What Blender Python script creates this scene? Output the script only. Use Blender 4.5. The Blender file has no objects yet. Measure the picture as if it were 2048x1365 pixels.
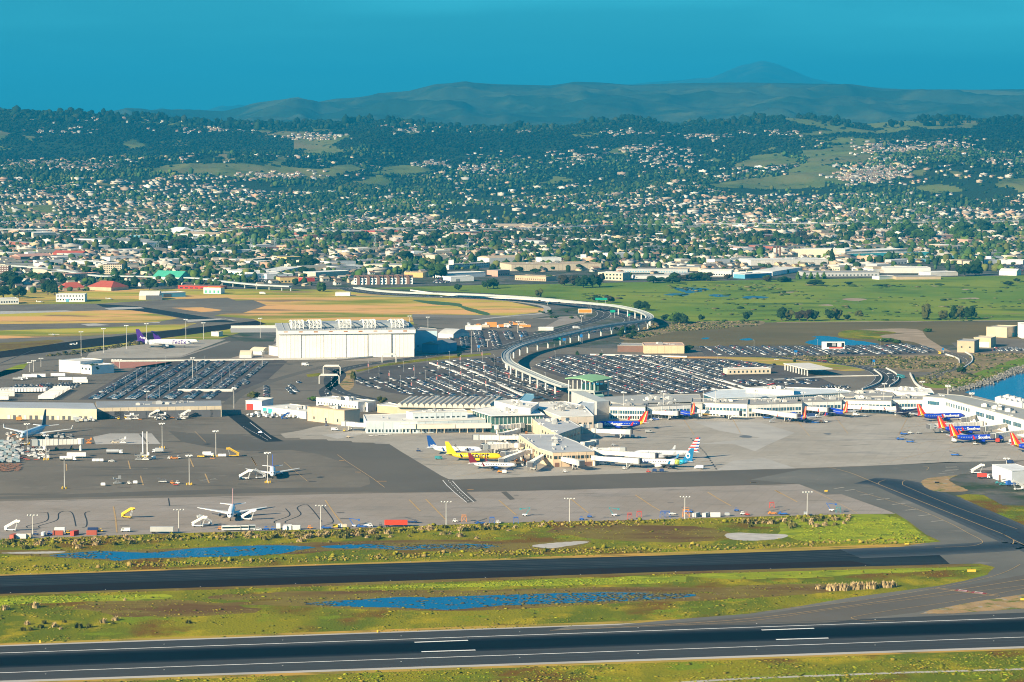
import bpy, math, random
import numpy as np
from mathutils import Vector, Matrix
from mathutils.geometry import tessellate_polygon
S = bpy.context.scene
COL = S.collection
R = random.Random(7)
NR = np.random.RandomState(11)
# ---------------------------------------------------------------- camera
CAMH, FPX, HOR = 240.0, 5560.0, 245.0          # height in m, focal length in photo pixels, horizon row
PITCH = math.atan((682.5 - HOR) / FPX)
cd = bpy.data.cameras.new('camera'); cam = bpy.data.objects.new('camera', cd); COL.objects.link(cam)
cam.location = (0, 0, CAMH); cam.rotation_euler = (math.pi/2 - PITCH, 0, 0)
cd.sensor_width = 36; cd.lens = FPX / 2048 * 36; cd.clip_start = 5; cd.clip_end = 120000
S.camera = cam
# ---------------------------------------------------------------- sky, sun, exposure
SUN_EL = math.radians(24); SUN_DX, SUN_DY = -1.0, -0.92           # towards the sun, seen from above
w = bpy.data.worlds.new('World'); S.world = w; w.use_nodes = True
nt = w.node_tree; nt.nodes.clear()
sky = nt.nodes.new('ShaderNodeTexSky'); sky.sky_type = 'NISHITA'; sky.sun_disc = False
sky.sun_elevation = SUN_EL; sky.sun_rotation = math.atan2(SUN_DX, SUN_DY)
sky.air_density = 1.0; sky.dust_density = 0.6; sky.ozone_density = 2.0
tint = nt.nodes.new('ShaderNodeMix'); tint.data_type = 'RGBA'; tint.blend_type = 'MULTIPLY'
tint.inputs[0].default_value = 1.0; tint.inputs[7].default_value = (0.11, 0.70, 1.0, 1)
bg = nt.nodes.new('ShaderNodeBackground'); bg.inputs[1].default_value = 0.047
wo = nt.nodes.new('ShaderNodeOutputWorld')
# thin high cloud streaks in the sky
tc = nt.nodes.new('ShaderNodeTexCoord'); mp = nt.nodes.new('ShaderNodeMapping'); mp.inputs['Scale'].default_value = (3, 3, 28)
cn = nt.nodes.new('ShaderNodeTexNoise'); cn.inputs['Scale'].default_value = 2.2; cn.inputs['Detail'].default_value = 5
cr = nt.nodes.new('ShaderNodeMapRange'); cr.inputs[1].default_value = 0.42; cr.inputs[2].default_value = 0.8; cr.inputs[3].default_value = 1.0; cr.inputs[4].default_value = 1.7
mul = nt.nodes.new('ShaderNodeMix'); mul.data_type = 'RGBA'; mul.blend_type = 'MULTIPLY'; mul.inputs[0].default_value = 1
L = nt.links.new
L(tc.outputs['Generated'], mp.inputs[0]); L(mp.outputs[0], cn.inputs['Vector']); L(cn.outputs['Fac'], cr.inputs[0])
L(sky.outputs[0], tint.inputs[6]); L(tint.outputs[2], mul.inputs[6]); L(cr.outputs[0], mul.inputs[7]); L(mul.outputs[2], bg.inputs[0]); L(bg.outputs[0], wo.inputs[0])
sl = bpy.data.lights.new('sun', 'SUN'); sl.energy = 5.0; sl.angle = math.radians(0.5); sl.color = (1.0, 0.82, 0.56)
so = bpy.data.objects.new('sun', sl); COL.objects.link(so)
sd = Vector((SUN_DX, SUN_DY, math.hypot(SUN_DX, SUN_DY) * math.tan(SUN_EL)))
so.rotation_euler = sd.to_track_quat('Z', 'Y').to_euler(); so.location = (-400, -200, 500)
S.view_settings.view_transform = 'Standard'; S.view_settings.look = 'None'; S.view_settings.gamma = 1; S.view_settings.exposure = 1.4
S.view_settings.use_curve_mapping = False
S.cycles.use_denoising = True; S.cycles.max_bounces = 3; S.cycles.diffuse_bounces = 2; S.cycles.glossy_bounces = 2; S.cycles.transmission_bounces = 2
S.cycles.volume_bounces = 0; S.cycles.filter_width = 1.05; S.cycles.caustics_reflective = False; S.cycles.caustics_refractive = False

# ---------------------------------------------------------------- helpers: photo pixel <-> place
cP, sP = math.cos(PITCH), math.sin(PITCH)
def P(px, py, z=0.0):
    """the point at height z that the photograph shows at (px, py)"""
    u, v = px - 1024, 682.5 - py
    dx, dy, dz = u, v * sP + FPX * cP, v * cP - FPX * sP
    t = (z - CAMH) / dz
    return (dx * t, dy * t)
def proj(x, y, z):
    x, y, z = np.asarray(x, float), np.asarray(y, float), np.asarray(z, float) - CAMH
    dep = y * cP - z * sP; up = y * sP + z * cP
    return 1024 + FPX * x / dep, 682.5 - FPX * up / dep
def crop(ox, oy, k):
    return lambda x, y: (ox + x / k, oy + y / k)
c1, c2, c3, c4 = crop(0, 780, 3.657), crop(500, 780, 3.657), crop(1000, 780, 3.657), crop(1488, 780, 3.657)
b1, b2, b3 = crop(0, 440, 2.923), crop(674, 440, 2.923), crop(1348, 440, 2.923)
def G(q, z=0.0): return P(q[0], q[1], z)
def srgb(c):
    return tuple(((v / 255) / 12.92 if v / 255 <= 0.04045 else ((v / 255 + 0.055) / 1.055) ** 2.4) for v in c)

# ---------------------------------------------------------------- materials
MATS = {}
def mat(name, col, rough=0.8, var=0.15, scale=0.2, metal=0.0, spec=0.3, attr=None, bump=0.0, col2=None, detail=4, stretch=None):
    """principled material whose colour wanders between col and col2 (or col darkened by var) with world-space noise"""
    if name in MATS: return MATS[name]
    m = bpy.data.materials.new(name); m.use_nodes = True; n = m.node_tree; N = n.nodes; b = N['Principled BSDF']
    b.inputs['Roughness'].default_value = rough; b.inputs['Metallic'].default_value = metal
    if 'Specular IOR Level' in b.inputs: b.inputs['Specular IOR Level'].default_value = spec
    geo = N.new('ShaderNodeNewGeometry'); vec = geo.outputs['Position']
    if stretch:
        mpn = N.new('ShaderNodeMapping'); mpn.inputs['Scale'].default_value = stretch; n.links.new(vec, mpn.inputs[0]); vec = mpn.outputs[0]
    no = N.new('ShaderNodeTexNoise'); no.inputs['Scale'].default_value = scale; no.inputs['Detail'].default_value = detail
    n.links.new(vec, no.inputs['Vector'])
    mr = N.new('ShaderNodeMapRange'); mr.inputs[1].default_value = 0.33; mr.inputs[2].default_value = 0.67
    n.links.new(no.outputs['Fac'], mr.inputs[0])
    mx = N.new('ShaderNodeMix'); mx.data_type = 'RGBA'
    c2_ = col2 if col2 else tuple(v * (1 - var) for v in col)
    n.links.new(mr.outputs[0], mx.inputs[0]); mx.inputs[6].default_value = (*c2_, 1); mx.inputs[7].default_value = (*col, 1)
    out = mx.outputs[2]
    if attr:
        at = N.new('ShaderNodeAttribute'); at.attribute_name = attr
        m2 = N.new('ShaderNodeMix'); m2.data_type = 'RGBA'; m2.blend_type = 'MULTIPLY'; m2.inputs[0].default_value = 1
        n.links.new(at.outputs['Color'], m2.inputs[6]); n.links.new(out, m2.inputs[7]); out = m2.outputs[2]
    n.links.new(out, b.inputs['Base Color'])
    if bump:
        bn = N.new('ShaderNodeBump'); bn.inputs['Strength'].default_value = bump; bn.inputs['Distance'].default_value = 0.3
        n.links.new(no.outputs['Fac'], bn.inputs['Height']); n.links.new(bn.outputs[0], b.inputs['Normal'])
    MATS[name] = m
    return m
def ramp_mat(name, layers, base, rough=0.95, bump=0.0, spec=0.05, slab=0.0):
    """ground material: base colour, then layers of (colour, noise scale, low, high, stretch) mixed over it"""
    if name in MATS: return MATS[name]
    m = bpy.data.materials.new(name); m.use_nodes = True; n = m.node_tree; N = n.nodes; b = N['Principled BSDF']
    b.inputs['Roughness'].default_value = rough; b.inputs['Specular IOR Level'].default_value = spec
    geo = N.new('ShaderNodeNewGeometry'); cur = None; h = None
    for i, (c, sc, lo, hi, st) in enumerate(layers):
        mpn = N.new('ShaderNodeMapping'); mpn.inputs['Scale'].default_value = st or (1, 1, 1); mpn.inputs['Location'].default_value = (i * 37.3, i * 11.1, 0)
        no = N.new('ShaderNodeTexNoise'); no.inputs['Scale'].default_value = sc; no.inputs['Detail'].default_value = 6; no.inputs['Roughness'].default_value = 0.6
        n.links.new(geo.outputs['Position'], mpn.inputs[0]); n.links.new(mpn.outputs[0], no.inputs['Vector'])
        mr = N.new('ShaderNodeMapRange'); mr.inputs[1].default_value = lo; mr.inputs[2].default_value = hi
        n.links.new(no.outputs['Fac'], mr.inputs[0])
        mx = N.new('ShaderNodeMix'); mx.data_type = 'RGBA'; n.links.new(mr.outputs[0], mx.inputs[0])
        if cur is None: mx.inputs[6].default_value = (*base, 1)
        else: n.links.new(cur, mx.inputs[6])
        mx.inputs[7].default_value = (*c, 1); cur = mx.outputs[2]; h = no.outputs['Fac']
    if slab:
        br = N.new('ShaderNodeTexBrick'); br.offset = 0.0; br.inputs['Scale'].default_value = 0.13; br.inputs['Mortar Size'].default_value = 0.012; br.inputs['Brick Width'].default_value = 1.0; br.inputs['Row Height'].default_value = 1.0
        br.inputs['Color1'].default_value = (1, 1, 1, 1); br.inputs['Color2'].default_value = (1 - slab,) * 3 + (1,); br.inputs['Mortar'].default_value = (.72, .72, .72, 1)
        mpb = N.new('ShaderNodeMapping'); mpb.inputs['Rotation'].default_value = (0, 0, .25); n.links.new(geo.outputs['Position'], mpb.inputs[0]); n.links.new(mpb.outputs[0], br.inputs['Vector'])
        mq = N.new('ShaderNodeMix'); mq.data_type = 'RGBA'; mq.blend_type = 'MULTIPLY'; mq.inputs[0].default_value = 1; n.links.new(cur, mq.inputs[6]); n.links.new(br.outputs[0], mq.inputs[7]); cur = mq.outputs[2]
    n.links.new(cur, b.inputs['Base Color'])
    if bump:
        bn = N.new('ShaderNodeBump'); bn.inputs['Strength'].default_value = bump; bn.inputs['Distance'].default_value = 1.0
        n.links.new(h, bn.inputs['Height']); n.links.new(bn.outputs[0], b.inputs['Normal'])
    MATS[name] = m
    return m
def attr_mat(name, attr='tint', rough=0.85, spec=0.2, bumpy=0.0):
    return mat(name, (1, 1, 1), rough, 0.22, 0.35, spec=spec, attr=attr)

# ---------------------------------------------------------------- helpers: meshes and objects
class MB:
    def __init__(s): s.v = []; s.f = []; s.m = []; s.cur = 0
    def use(s, i): s.cur = i; return s
    def add(s, vs, fs):
        o = len(s.v); s.v.extend(vs)
        for f in fs: s.f.append(tuple(o + i for i in f)); s.m.append(s.cur)
        return s
    def hexa(s, b, t):           # bottom quad, top quad (same winding, anticlockwise from above)
        return s.add(list(b) + list(t), [(3, 2, 1, 0), (4, 5, 6, 7), (0, 1, 5, 4), (1, 2, 6, 5), (2, 3, 7, 6), (3, 0, 4, 7)])
    def box(s, x0, x1, y0, y1, z0, z1):
        return s.hexa([(x0, y0, z0), (x1, y0, z0), (x1, y1, z0), (x0, y1, z0)], [(x0, y0, z1), (x1, y0, z1), (x1, y1, z1), (x0, y1, z1)])
    def beam(s, p, q, wd, ht=None):
        ht = ht or wd; p, q = Vector(p), Vector(q); d = (q - p)
        if d.length < 1e-6: return s
        d.normalize(); up = Vector((0, 0, 1)) if abs(d.z) < 0.9 else Vector((1, 0, 0))
        a = d.cross(up).normalized() * wd / 2; c = a.cross(d).normalized() * ht / 2
        b = [p - a - c, p + a - c, p + a + c, p - a + c]; t = [q - a - c, q + a - c, q + a + c, q - a + c]
        return s.hexa([tuple(x) for x in b], [tuple(x) for x in t])
    def tube(s, p, q, r0, r1=None, n=8, cap=True):
        r1 = r0 if r1 is None else r1; p, q = Vector(p), Vector(q); d = (q - p).normalized()
        up = Vector((0, 0, 1)) if abs(d.z) < 0.9 else Vector((1, 0, 0))
        a = d.cross(up).normalized(); c = a.cross(d).normalized()
        vs = []
        for o, r in ((p, r0), (q, r1)):
            for k in range(n):
                t = 2 * math.pi * k / n; vs.append(tuple(o + a * math.cos(t) * r + c * math.sin(t) * r))
        fs = [(k, (k + 1) % n, n + (k + 1) % n, n + k) for k in range(n)]
        if cap: fs += [tuple(range(n - 1, -1, -1)), tuple(range(n, 2 * n))]
        return s.add(vs, fs)
    def rings(s, rs, closed_ends=True):
        n = len(rs[0]); vs = [p for r in rs for p in r]; fs = []
        for i in range(len(rs) - 1):
            for k in range(n):
                fs.append((i * n + k, i * n + (k + 1) % n, (i + 1) * n + (k + 1) % n, (i + 1) * n + k))
        if closed_ends: fs += [tuple(range(n - 1, -1, -1)), tuple(range((len(rs) - 1) * n, len(rs) * n))]
        return s.add(vs, fs)
    def prism(s, poly, z0, z1):
        n = len(poly)
        ar = sum(poly[i][0] * poly[(i + 1) % n][1] - poly[(i + 1) % n][0] * poly[i][1] for i in range(n))
        if ar < 0: poly = poly[::-1]
        vs = [(x, y, z0) for x, y in poly] + [(x, y, z1) for x, y in poly]
        tr = tessellate_polygon([[Vector((x, y, 0)) for x, y in poly]])
        fs = [(i, (i + 1) % n, n + (i + 1) % n, n + i) for i in range(n)]
        for t in tr:
            a, b, c = (poly[i] for i in t)
            if (b[0]-a[0])*(c[1]-a[1]) - (b[1]-a[1])*(c[0]-a[0]) < 0: t = t[::-1]
            fs.append(tuple(n + i for i in t)); fs.append(tuple(reversed(t)))
        return s.add(vs, fs)
    def mesh(s, name, mats, smooth=False):
        me = bpy.data.meshes.new(name); me.from_pydata(s.v, [], s.f)
        for m in (mats if isinstance(mats, (list, tuple)) else [mats]): me.materials.append(m)
        if any(s.m): me.polygons.foreach_set('material_index', s.m)
        if smooth: me.polygons.foreach_set('use_smooth', [True] * len(me.polygons))
        me.update(); return me
def obj(name, me, parent=None, loc=None, rz=0.0, **kw):
    if isinstance(me, MB): raise TypeError
    o = bpy.data.objects.new(name, me); COL.objects.link(o)
    if parent is not None: o.parent = parent
    if loc is not None: o.location = (loc[0], loc[1], loc[2] if len(loc) > 2 else 0)
    if rz: o.rotation_euler = (0, 0, rz)
    for k, v in kw.items():
        if v: o[k] = v
    return o
def thing(name, label, cat, loc=(0, 0, 0), rz=0.0, group=None, me=None):
    return obj(name, me, None, loc, rz, label=label, category=cat, group=group)
def dup(root, loc, rz, label=None, group=None):
    r = root.copy(); COL.objects.link(r); r.location = (loc[0], loc[1], loc[2] if len(loc) > 2 else 0); r.rotation_euler = (0, 0, rz)
    if label: r['label'] = label
    if group: r['group'] = group
    for ch in KIDS.get(root.name, []):
        c = ch.copy(); COL.objects.link(c); c.parent = r
        for g in KIDS.get(ch.name, []):
            d = g.copy(); COL.objects.link(d); d.parent = c
    return r
KIDS = {}
def part(name, mb, mats, parent, smooth=False, loc=None, rz=0, label=None):
    me = mb.mesh(name, mats, smooth) if isinstance(mb, MB) else mb
    o = obj(name, me, parent, loc, rz, label=label)
    KIDS.setdefault(parent.name, []).append(o)
    return o
def npmesh(name, V, F, mats, tint=None, smooth=False, sharp_n=None):
    """numpy mesh; F is (n,3) or (n,4); tint is an (n,3) per-face colour"""
    me = bpy.data.meshes.new(name); V = np.asarray(V, np.float32); F = np.asarray(F, np.int32); k = F.shape[1]
    me.vertices.add(len(V)); me.vertices.foreach_set('co', V.ravel())
    me.loops.add(F.size); me.loops.foreach_set('vertex_index', F.ravel())
    me.polygons.add(len(F)); me.polygons.foreach_set('loop_start', np.arange(0, F.size, k, dtype=np.int32)); me.polygons.foreach_set('loop_total', np.full(len(F), k, np.int32))
    if smooth: me.polygons.foreach_set('use_smooth', np.ones(len(F), bool))
    for m in (mats if isinstance(mats, (list, tuple)) else [mats]): me.materials.append(m)
    me.update(calc_edges=True)
    if tint is not None:
        a = me.attributes.new('tint', 'FLOAT_COLOR', 'FACE'); a.data.foreach_set('color', np.hstack([tint, np.ones((len(tint), 1))]).astype(np.float32).ravel())
    return me
def scatter(name, tmpl, pos, scl, rot, mats, cols, jitter=0.0):
    """one joined mesh: template (verts, quads or tris, colour row per face) repeated; cols (n, k, 3) = k colours per copy"""
    tv, tf, tc_ = tmpl; n = len(pos); tv = np.asarray(tv, float); tf = np.asarray(tf, int)
    c, s_ = np.cos(rot)[:, None], np.sin(rot)[:, None]
    X = tv[None, :, 0] * scl[:, 0:1]; Y = tv[None, :, 1] * scl[:, 1:2]; Z = tv[None, :, 2] * scl[:, 2:3]
    if jitter:
        j = 1 + NR.uniform(-jitter, jitter, X.shape); X = X * j; Y = Y * j; Z = Z * (1 + NR.uniform(-jitter, jitter, X.shape) * 0.7)
    V = np.stack([X * c - Y * s_ + pos[:, 0:1], X * s_ + Y * c + pos[:, 1:2], Z + pos[:, 2:3]], -1).reshape(-1, 3)
    F = (tf[None] + (np.arange(n) * len(tv))[:, None, None]).reshape(-1, tf.shape[1])
    T = cols[:, np.asarray(tc_)].reshape(-1, 3)
    return npmesh(name, V, F, mats, T)
def inpoly(px, py, poly):
    px, py = np.asarray(px, float), np.asarray(py, float); r = np.zeros(px.shape, bool); n = len(poly); j = n - 1
    for i in range(n):
        xi, yi = poly[i]; xj, yj = poly[j]
        r ^= ((yi > py) != (yj > py)) & (px < (xj - xi) * (py - yi) / ((yj - yi) or 1e-9) + xi)
        j = i
    return r
_perm = NR.rand(512, 512)
def vnoise(x, y):
    xi, yi = np.floor(x).astype(int), np.floor(y).astype(int); fx, fy = x - xi, y - yi
    fx = fx * fx * (3 - 2 * fx); fy = fy * fy * (3 - 2 * fy); g = lambda a, b: _perm[a % 512, b % 512]
    return (g(xi, yi) * (1 - fx) + g(xi + 1, yi) * fx) * (1 - fy) + (g(xi, yi + 1) * (1 - fx) + g(xi + 1, yi + 1) * fx) * fy
def fbm(x, y, o=5, ridged=False):
    r = 0; a = 0.5; t = 0
    for k in range(o):
        v = vnoise(x * 2 ** k + 17.3 * k, y * 2 ** k + 5.1 * k)
        if ridged: v = 1 - abs(2 * v - 1)
        r = r + a * v; t += a; a *= 0.5
    return r / t
def smooth_poly(pts, n=6, closed=True):
    out = []; m = len(pts)
    for i in range(m if closed else m - 1):
        g = (lambda k: pts[k % m]) if closed else (lambda k: pts[max(0, min(m - 1, k))])
        p0, p1, p2, p3 = g(i - 1), g(i), g(i + 1), g(i + 2)
        for k in range(n):
            t = k / n
            out.append(tuple(0.5 * (2 * p1[a] + (p2[a] - p0[a]) * t + (2 * p0[a] - 5 * p1[a] + 4 * p2[a] - p3[a]) * t * t + (3 * p1[a] - p0[a] - 3 * p2[a] + p3[a]) * t ** 3) for a in range(len(p1))))
    if not closed: out.append(tuple(pts[-1]))
    return out
LZ = 0.015
def sheet(name, pts, m, level, smooth=0, kind='structure', world=False, rag=0.0, parent=None):
    """flat ground polygon from photo pixels"""
    if smooth: pts = smooth_poly(pts, smooth)
    w_ = [tuple(q) for q in pts] if world else [G(q) for q in pts]
    if rag:
        d = []
        for i, a in enumerate(w_):
            b = w_[(i + 1) % len(w_)]; k = max(1, min(60, int(math.dist(a, b) / (rag * 3))))
            d += [(a[0] + (b[0] - a[0]) * t / k + R.uniform(-rag, rag), a[1] + (b[1] - a[1]) * t / k + R.uniform(-rag, rag)) for t in range(k)]
        w_ = d
    z = level * LZ; tr = tessellate_polygon([[Vector((x, y, 0)) for x, y in w_]]); fs = []
    for t in tr:
        a, b, c = (w_[i] for i in t)
        fs.append(tuple(t) if (b[0]-a[0])*(c[1]-a[1]) - (b[1]-a[1])*(c[0]-a[0]) > 0 else tuple(t[::-1]))
    me = bpy.data.meshes.new(name); me.from_pydata([(x, y, z) for x, y in w_], [], fs); me.materials.append(m)
    return obj(name, me, parent, kind=kind if parent is None else None)
def ribbon(pts, width, z, mb, dash=None):
    """flat ribbon along world points"""
    L_ = 0; n = len(pts); lr = []
    for i, p in enumerate(pts):
        a, b = pts[max(0, i - 1)], pts[min(n - 1, i + 1)]; dx, dy = b[0] - a[0], b[1] - a[1]; l = math.hypot(dx, dy) or 1
        nx, ny = -dy / l * width / 2, dx / l * width / 2; zz = p[2] if len(p) > 2 else z
        lr.append(((p[0] + nx, p[1] + ny, zz), (p[0] - nx, p[1] - ny, zz)))
    for i in range(n - 1):
        if dash and i % 2: continue
        (a, b), (c, d) = lr[i], lr[i + 1]; mb.add([b, d, c, a], [(0, 1, 2, 3)])
def line(name, segs, width, m, level, world=False, smooth=0, dash=None, parent=None, kind='structure'):
    mb = MB()
    for pts in segs:
        if smooth: pts = smooth_poly(pts, smooth, closed=False)
        w_ = [tuple(q) for q in pts] if world else [G(q) for q in pts]
        if dash:
            q = []
            for i in range(len(w_) - 1):
                k = max(1, int(math.dist(w_[i], w_[i + 1]) / dash)); q += [(w_[i][0] + (w_[i+1][0]-w_[i][0])*t/k, w_[i][1] + (w_[i+1][1]-w_[i][1])*t/k) for t in range(k)]
            w_ = q + [w_[-1]]
        ribbon(w_, width, level * LZ, mb, dash)
    return obj(name, mb.mesh(name, m), parent, kind=kind if parent is None else None)
# ================================================================ terrain
grassA = ramp_mat('meadow_green', [((0.11, 0.135, 0.004), 0.018, 0.44, 0.56, (1, .35, 1)), ((0.36, 0.28, 0.008), 0.05, 0.52, 0.66, (.7, .5, 1)), ((0.15, 0.075, 0.008), 0.03, 0.53, 0.62, (.6, .4, 1)), ((0.16, 0.21, 0.004), 0.07, 0.56, 0.64, (.5, .6, 1)), ((0.07, 0.09, 0.004), 0.8, 0.52, 0.72, None)], (0.22, 0.20, 0.005), bump=0.6)
earth = ramp_mat('city_ground', [((0.12, 0.115, 0.11), 0.012, 0.45, 0.6, None), ((0.04, 0.06, 0.03), 0.02, 0.45, 0.6, None), ((0.2, 0.17, 0.13), 0.04, 0.55, 0.7, None)], (0.09, 0.085, 0.07))
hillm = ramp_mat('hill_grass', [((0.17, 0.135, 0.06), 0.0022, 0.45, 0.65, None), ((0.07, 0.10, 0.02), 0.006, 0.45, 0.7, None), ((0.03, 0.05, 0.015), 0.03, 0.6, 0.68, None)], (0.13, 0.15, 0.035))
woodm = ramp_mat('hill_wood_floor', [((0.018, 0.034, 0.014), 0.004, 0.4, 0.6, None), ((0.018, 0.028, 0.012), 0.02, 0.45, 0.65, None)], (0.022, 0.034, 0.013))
farm = ramp_mat('far_hill', [((0.08, 0.09, 0.03), 0.0012, 0.5, 0.62, None), ((0.02, 0.035, 0.015), 0.0015, 0.47, 0.55, None)], (0.04, 0.055, 0.025))

ridge1 = [(-400, 225), (0, 215), (60, 216), (150, 225), (250, 229), (300, 226), (340, 235), (420, 241), (500, 243), (560, 248), (620, 244), (700, 241), (780, 236), (850, 249), (1000, 254), (1130, 249), (1200, 242), (1290, 236), (1350, 251), (1400, 243), (1450, 241), (1550, 229), (1640, 236), (1720, 243), (1800, 236), (1900, 236), (1970, 234), (2048, 236), (2450, 232)]
ridge2 = [(-600, 235), (200, 228), (330, 219), (400, 223), (450, 225), (520, 206), (600, 197), (640, 206), (700, 198), (760, 188), (820, 182), (870, 170), (930, 165), (1000, 169), (1100, 171), (1150, 164), (1200, 166), (1260, 171), (1330, 169), (1400, 167), (1480, 166), (1600, 167), (1700, 169), (1760, 178), (1800, 180), (1900, 181), (2048, 179), (2600, 185)]
ridge3 = [(200, 235), (1000, 190), (1310, 165), (1420, 157), (1455, 142), (1480, 132), (1500, 128), (1520, 122), (1545, 127), (1565, 134), (1620, 157), (1680, 170), (1900, 185), (2600, 200)]
def prof(rd, D):
    xs = np.array([(p[0] - 1024) / FPX * D for p in rd]); zs = np.array([CAMH + (HOR - p[1]) / FPX * D for p in rd]); return xs, zs
R1x, R1z = prof(ridge1, 10600.0)
def hz(x, y):
    """height of the near hills"""
    x, y = np.asarray(x, float), np.asarray(y, float)
    warp = 260 * (fbm(x / 2600 + 3, y / 2600, 3) - 0.5)
    t = np.clip((y + warp - 7000) / (10600 - 7000), 0, 1.0)
    zr = np.interp(x, R1x, R1z) - 13
    sp = fbm(x / 950 + 40, y / 950 + 9, 5, True)
    n1 = (fbm(x / 1300, y / 1300, 4) - 0.5)
    env = np.clip(t * 5, 0, 1) * np.clip((1 - t) * 3.5, 0.12, 1)
    z = zr * (0.28 * t + 0.72 * t ** 1.5) + env * (n1 * 120 + (sp - 0.55) * 105)
    back = np.clip((y - 10700) / 2500, 0, 1); z = z * (1 - 0.55 * back)
    return np.maximum(z, 0) * np.clip((y - 6700) / 500, 0, 1) - 0.4 + 0.8 * (y > 6750)
def grid(name, xs_fn, ys, hf, m, nx):
    V = []; 
    for yy in ys:
        x = xs_fn(yy); V.append(np.stack([x, np.full_like(x, yy), hf(x, np.full_like(x, yy))], -1))
    V = np.concatenate(V); ny = len(ys)
    i = np.arange(ny - 1)[:, None] * nx + np.arange(nx - 1)[None]; F = np.stack([i, i + 1, i + nx + 1, i + nx], -1).reshape(-1, 4)
    return V, F
# golden and green clearings on the near hills, as (px, py) outlines
clear = [
    [(780, 262), (785, 250), (830, 246), (880, 250), (875, 266), (820, 270)],
    [(300, 345), (330, 330), (420, 327), (560, 332), (640, 338), (700, 330), (730, 340), (640, 357), (560, 360), (450, 355), (400, 350)],
    [(600, 302), (640, 289), (670, 292), (700, 305), (650, 312), (610, 310)], [(535, 330), (560, 308), (575, 318), (570, 330)],
    [(735, 350), (780, 332), (840, 331), (870, 343), (820, 352)], [(240, 288), (265, 278), (290, 292), (260, 297)],
    [(1462, 332), (1510, 313), (1560, 307), (1605, 328), (1560, 334), (1500, 337)],
    [(1612, 322), (1640, 298), (1700, 288), (1750, 300), (1738, 325), (1690, 328), (1640, 330)], [(1640, 285), (1700, 275), (1750, 280), (1750, 296), (1690, 288)],
    [(1415, 370), (1480, 360), (1560, 352), (1650, 350), (1655, 372), (1590, 378), (1500, 378), (1450, 377)],
    [(1560, 272), (1640, 262), (1700, 266), (1640, 273)], [(1985, 372), (2010, 358), (2060, 358), (2300, 370), (2060, 384)],
    [(1810, 345), (1850, 338), (1845, 355)], [(1885, 340), (1925, 345), (1920, 358)], [(1405, 325), (1430, 314), (1450, 325)],
    [(1520, 302), (1545, 296), (1555, 300), (1530, 306)], [(0, 262), (30, 268), (0, 280), (-200, 275)], [(44, 270), (75, 272), (60, 286)], [(430, 315), (450, 302), (470, 308), (450, 318)]]
def inclear(x, y, z):
    px, py = proj(x, y, z); jx = (fbm(x / 90., y / 90., 3) - 0.5) * 22; jy = (fbm(x / 90. + 50, y / 90., 3) - 0.5) * 7; r = np.zeros(np.shape(px), bool)
    for c in clear: r |= inpoly(px + jx, py + jy, c)
    k = fbm(x / 420. + 31, y / 700., 4); return (r | ((k > .665) & (np.asarray(y) > 7900))) & (np.asarray(y) > 6900)
nx = 460; ys = np.concatenate([np.linspace(6600, 9000, 130), np.linspace(9015, 11000, 150), np.linspace(11100, 14000, 25)])
V, F = grid('h', lambda yy: np.linspace(-0.27, 0.27, nx) * yy, ys, hz, None, nx)
fc = V[F].mean(1); ic = inclear(fc[:, 0], fc[:, 1], fc[:, 2])
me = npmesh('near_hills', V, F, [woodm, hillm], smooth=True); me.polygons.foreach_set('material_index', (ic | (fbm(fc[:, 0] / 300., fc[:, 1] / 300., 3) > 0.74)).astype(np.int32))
obj('near_hills', me, kind='structure')
def far_range(name, rd, D, y0, y1, base, amp, seed, nys=70):
    rx, rz_ = prof(rd, D)
    def hf(x, y):
        t = np.where(y < D, (y - y0) / (D - y0), 1 - 0.5 * (y - D) / (y1 - D)); t = np.clip(t, 0, 1)
        xx = x * (D / y)
        z = base + (np.interp(xx, rx, rz_) - base) * t ** 0.8
        return z + (fbm(x / (D * 0.05) + seed, y / (D * 0.05), 6, True) - 0.62) * amp * 1.3 * np.clip(t * 4, 0, 1) * np.clip((1 - t) * 4, 0.06, 1)
    V, F = grid(name, lambda yy: np.linspace(-0.3, 0.3, 420) * yy, np.concatenate([np.linspace(y0, D, nys), np.linspace(D * 1.01, y1, 15)]), hf, None, 420)
    return obj(name, npmesh(name, V, F, farm, smooth=True), kind='structure')
far_range('far_hills', ridge2, 19000.0, 13500, 23000, 60, 190, 5.0)
far_range('far_mountain', ridge3, 40000.0, 30000, 46000, 150, 300, 9.0, 40)
def ground_grid():
    V = [(-9000, 300, 0), (9000, 300, 0), (9000, 6900, 0), (-9000, 6900, 0), (-20000, 6900, -0.5), (20000, 6900, -0.5), (20000, 50000, -0.5), (-20000, 50000, -0.5)]
    me = bpy.data.meshes.new('ground'); me.from_pydata(V, [], [(0, 1, 2, 3), (4, 5, 6, 7)]); me.materials.append(earth); return obj('ground', me, kind='structure')
ground_grid()
# haze
hb = MB(); hb.box(-22000, 22000, -400, 60000, -2.0, 1400); hm = bpy.data.materials.new('haze'); hm.use_nodes = True; hn = hm.node_tree; hn.nodes.clear()
pv = hn.nodes.new('ShaderNodeVolumePrincipled'); pv.inputs['Color'].default_value = (0.016, 0.345, 0.64, 1); pv.inputs['Density'].default_value = 5.3e-5; pv.inputs['Anisotropy'].default_value = 0.0
ho = hn.nodes.new('ShaderNodeOutputMaterial'); hn.links.new(pv.outputs[0], ho.inputs['Volume'])
obj('haze', hb.mesh('haze', hm), kind='stuff')
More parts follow.
